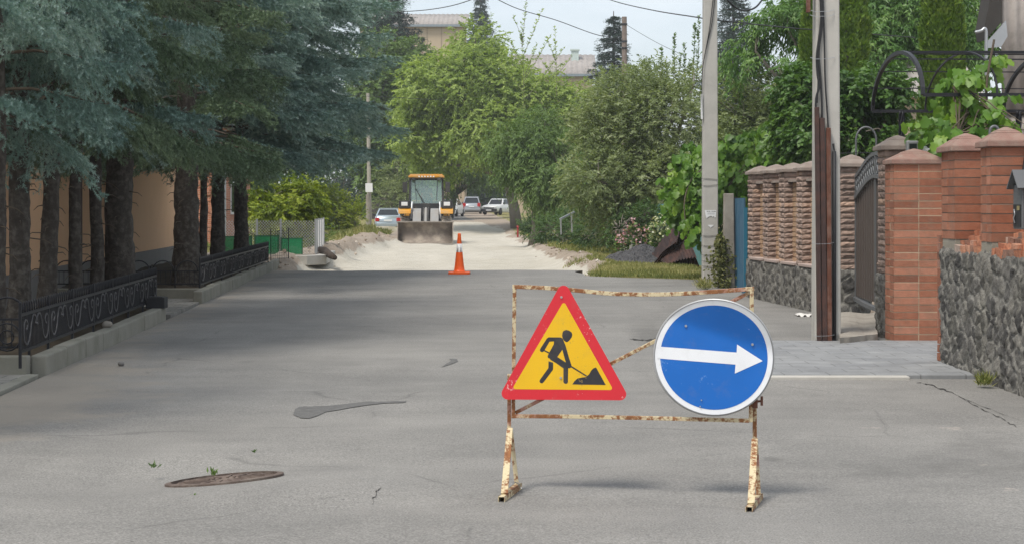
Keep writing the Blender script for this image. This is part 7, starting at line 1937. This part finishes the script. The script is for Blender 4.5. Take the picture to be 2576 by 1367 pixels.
mb = MB(); e = [D(2519, -60, 24.9), D(2519, 55, 24.9), D(2480, 100, 24.9), D(2476, 70, 24.9), D(2492, -20, 24.9), D(2497, -60, 24.9)]; mb.prism(e, (0, .5, 0)); mb.build('eave', simple('dark_eave_boards', (.05, .045, .04), .9, var=.3, bst=.3), sh_)
mb = MB(); e = [D(2530, 52, 24.8), D(2534, 92, 24.8), D(2518, 118, 24.8), D(2478, 122, 24.8), D(2478, 112, 24.8)]; mb.prism(e, (0, .06, 0)); mb.build('flashing', MT['pipe_grey'], sh_)
st = MB(); st.tube(smooth_pts([D(2452, 82, 24), D(2468, 78, 24), D(2476, 72, 24), D(2480, 82, 24), D(2480, 130, 24), D(2480, 300, 24)]), .022, 7)
tag(st.build('steam_pipe', MT['pipe_grey'], None), 'thin bent grey pipe standing before the dark eave of the shed', 'pipe')
wp = thing('wooden_pole', 'old wooden utility pole standing out against the sky beside a conifer', 'utility pole', gbase(1571, 100))
mb = MB(); a, b = gbase(1571, 100), D(1570, 43, 100); mb.cyl(a - Vector((0, 0, .3)), b, .19, .14, 10); mb.build('pole', simple('weathered_timber', (.20, .16, .14), .95, var=.35, bst=.5, bscale=20), wp)
mb = MB()
for v in (62, 105, 122): p = D(1570, v, 100); mb.cyl(p + Vector((0, 0, -.05)), p + Vector((0, 0, .05)), .175, n=10)
mb.build('bands', MT['dark_metal'], wp)

# ------------------------------------------------------------------ overhead wires
def wire(label, pts, r_, group='overhead wires'):
    mb = MB(); mb.tube(smooth_pts(pts, 6), r_, 5, False); tag(mb.build('overhead_wire', MT['black_plastic'], None, fix=False), label, 'wire', group)
wire('overhead wire rising leftwards over the beige building to the top edge', [D(880, 32, 100), D(1010, 30, 95), D(1100, 22, 88), D(1180, 2, 80), D(1300, -50, 70)], .022)
wire('overhead wire sagging across the sky to the old wooden pole', [D(1230, -12, 90), D(1300, 22, 93), D(1400, 52, 96), D(1500, 88, 99), D(1571, 100, 100)], .022)
wire('overhead wire running across the sky to the pale concrete pole', [D(1490, -15, 60), D(1560, 8, 55), D(1650, 28, 47), D(1745, 43, 38), D(1785, 50, 35.2)], .014)
wire('overhead wire running from the pale pole through the cherry leaves', [D(1785, 50, 35.2), D(1900, 62, 37), D(2000, 72, 40), D(2110, 80, 43), D(2300, 95, 46)], .014)
wire('thin overhead wire leaving the old wooden pole towards the leafy shoots', [D(1571, 60, 100), D(1610, 84, 96), D(1660, 112, 92), D(1720, 140, 85)], .012)
wire('twisted thick cable hanging at the top between pole and cherry tree', [D(1800, -30, 35.2), D(1850, 20, 35.5), D(1880, 26, 36), D(1905, 15, 36.5), D(1930, -20, 37)], .02)
wire('pair of thin wires crossing low behind the last spruce', [D(860, 240, 100), D(1000, 246, 102), D(1160, 255, 108)], .014)

# ------------------------------------------------------------------ light, sky, camera
AZ, EL = R(-138), R(60)            # azimuth from +y towards +x
sun_dir = Vector((math.sin(AZ) * math.cos(EL), math.cos(AZ) * math.cos(EL), math.sin(EL)))
sl = bpy.data.lights.new('sun', 'SUN'); sl.energy = 2.7; sl.angle = R(16); sl.color = (1, .95, .87)
so = bpy.data.objects.new('sun', sl); COL.objects.link(so); so.rotation_euler = sun_dir.to_track_quat('Z', 'Y').to_euler(); so.location = (0, 0, 30)
w = bpy.data.worlds.new('World'); SC.world = w; w.use_nodes = True; nt = w.node_tree
bg = nt.nodes['Background']
sky = N(nt, 'ShaderNodeTexSky', sky_type='NISHITA'); sky.sun_disc = False; sky.sun_elevation = EL; sky.sun_rotation = AZ % (2 * math.pi)
sky.air_density = 1.0; sky.dust_density = 2.0; sky.ozone_density = 1.0
tc = N(nt, 'ShaderNodeTexCoord').outputs['Generated']
mp_ = N(nt, 'ShaderNodeMapping', {'Vector': tc, 'Scale': (1, 1, 3.5)}).outputs[0]
cl = ramp(nt, noise(nt, mp_, 2.6, 7, .6), [(.36, .5), (.62, .88)])
cc_ = mix(nt, cl, sky.outputs['Color'], (5.9, 6.3, 6.7))
nt.links.new(cc_, bg.inputs['Color']); bg.inputs['Strength'].default_value = .132
cam = bpy.data.cameras.new('camera'); co = bpy.data.objects.new('camera', cam); COL.objects.link(co); SC.camera = co
hz = MB(); hz.box(-160, 160, -25, 330, -2.2, 27)
mh_, nh, oh = new_mat('haze_air'); pv = N(nh, 'ShaderNodeVolumePrincipled', {'Color': (.93, .96, 1, 1), 'Density': .00055, 'Anisotropy': .2}); nh.links.new(pv.outputs[0], oh.inputs['Volume'])
tag(hz.build('haze', mh_, None), 'thin pale summer haze filling the air above the street', 'haze', kind='stuff')
co.location = (0, 0, CH); co.rotation_euler = (R(90), 0, 0)
cam.sensor_width = 36; cam.sensor_fit = 'HORIZONTAL'; cam.lens = F / 2575 * 36
cam.shift_y = -(683.5 - HZ) / 2575; cam.shift_x = 0; cam.clip_end = 8000; cam.clip_start = .1
SC.view_settings.view_transform = 'Standard'; SC.view_settings.look = 'None'; SC.view_settings.gamma = 1; SC.view_settings.exposure = .33
try: SC.view_settings.use_curve_mapping = False
except Exception: pass
SC.cycles.max_bounces = 6; SC.cycles.transparent_max_bounces = 12; SC.cycles.use_denoising = True; SC.cycles.denoising_prefilter = 'NONE'; SC.cycles.sample_clamp_indirect = 4
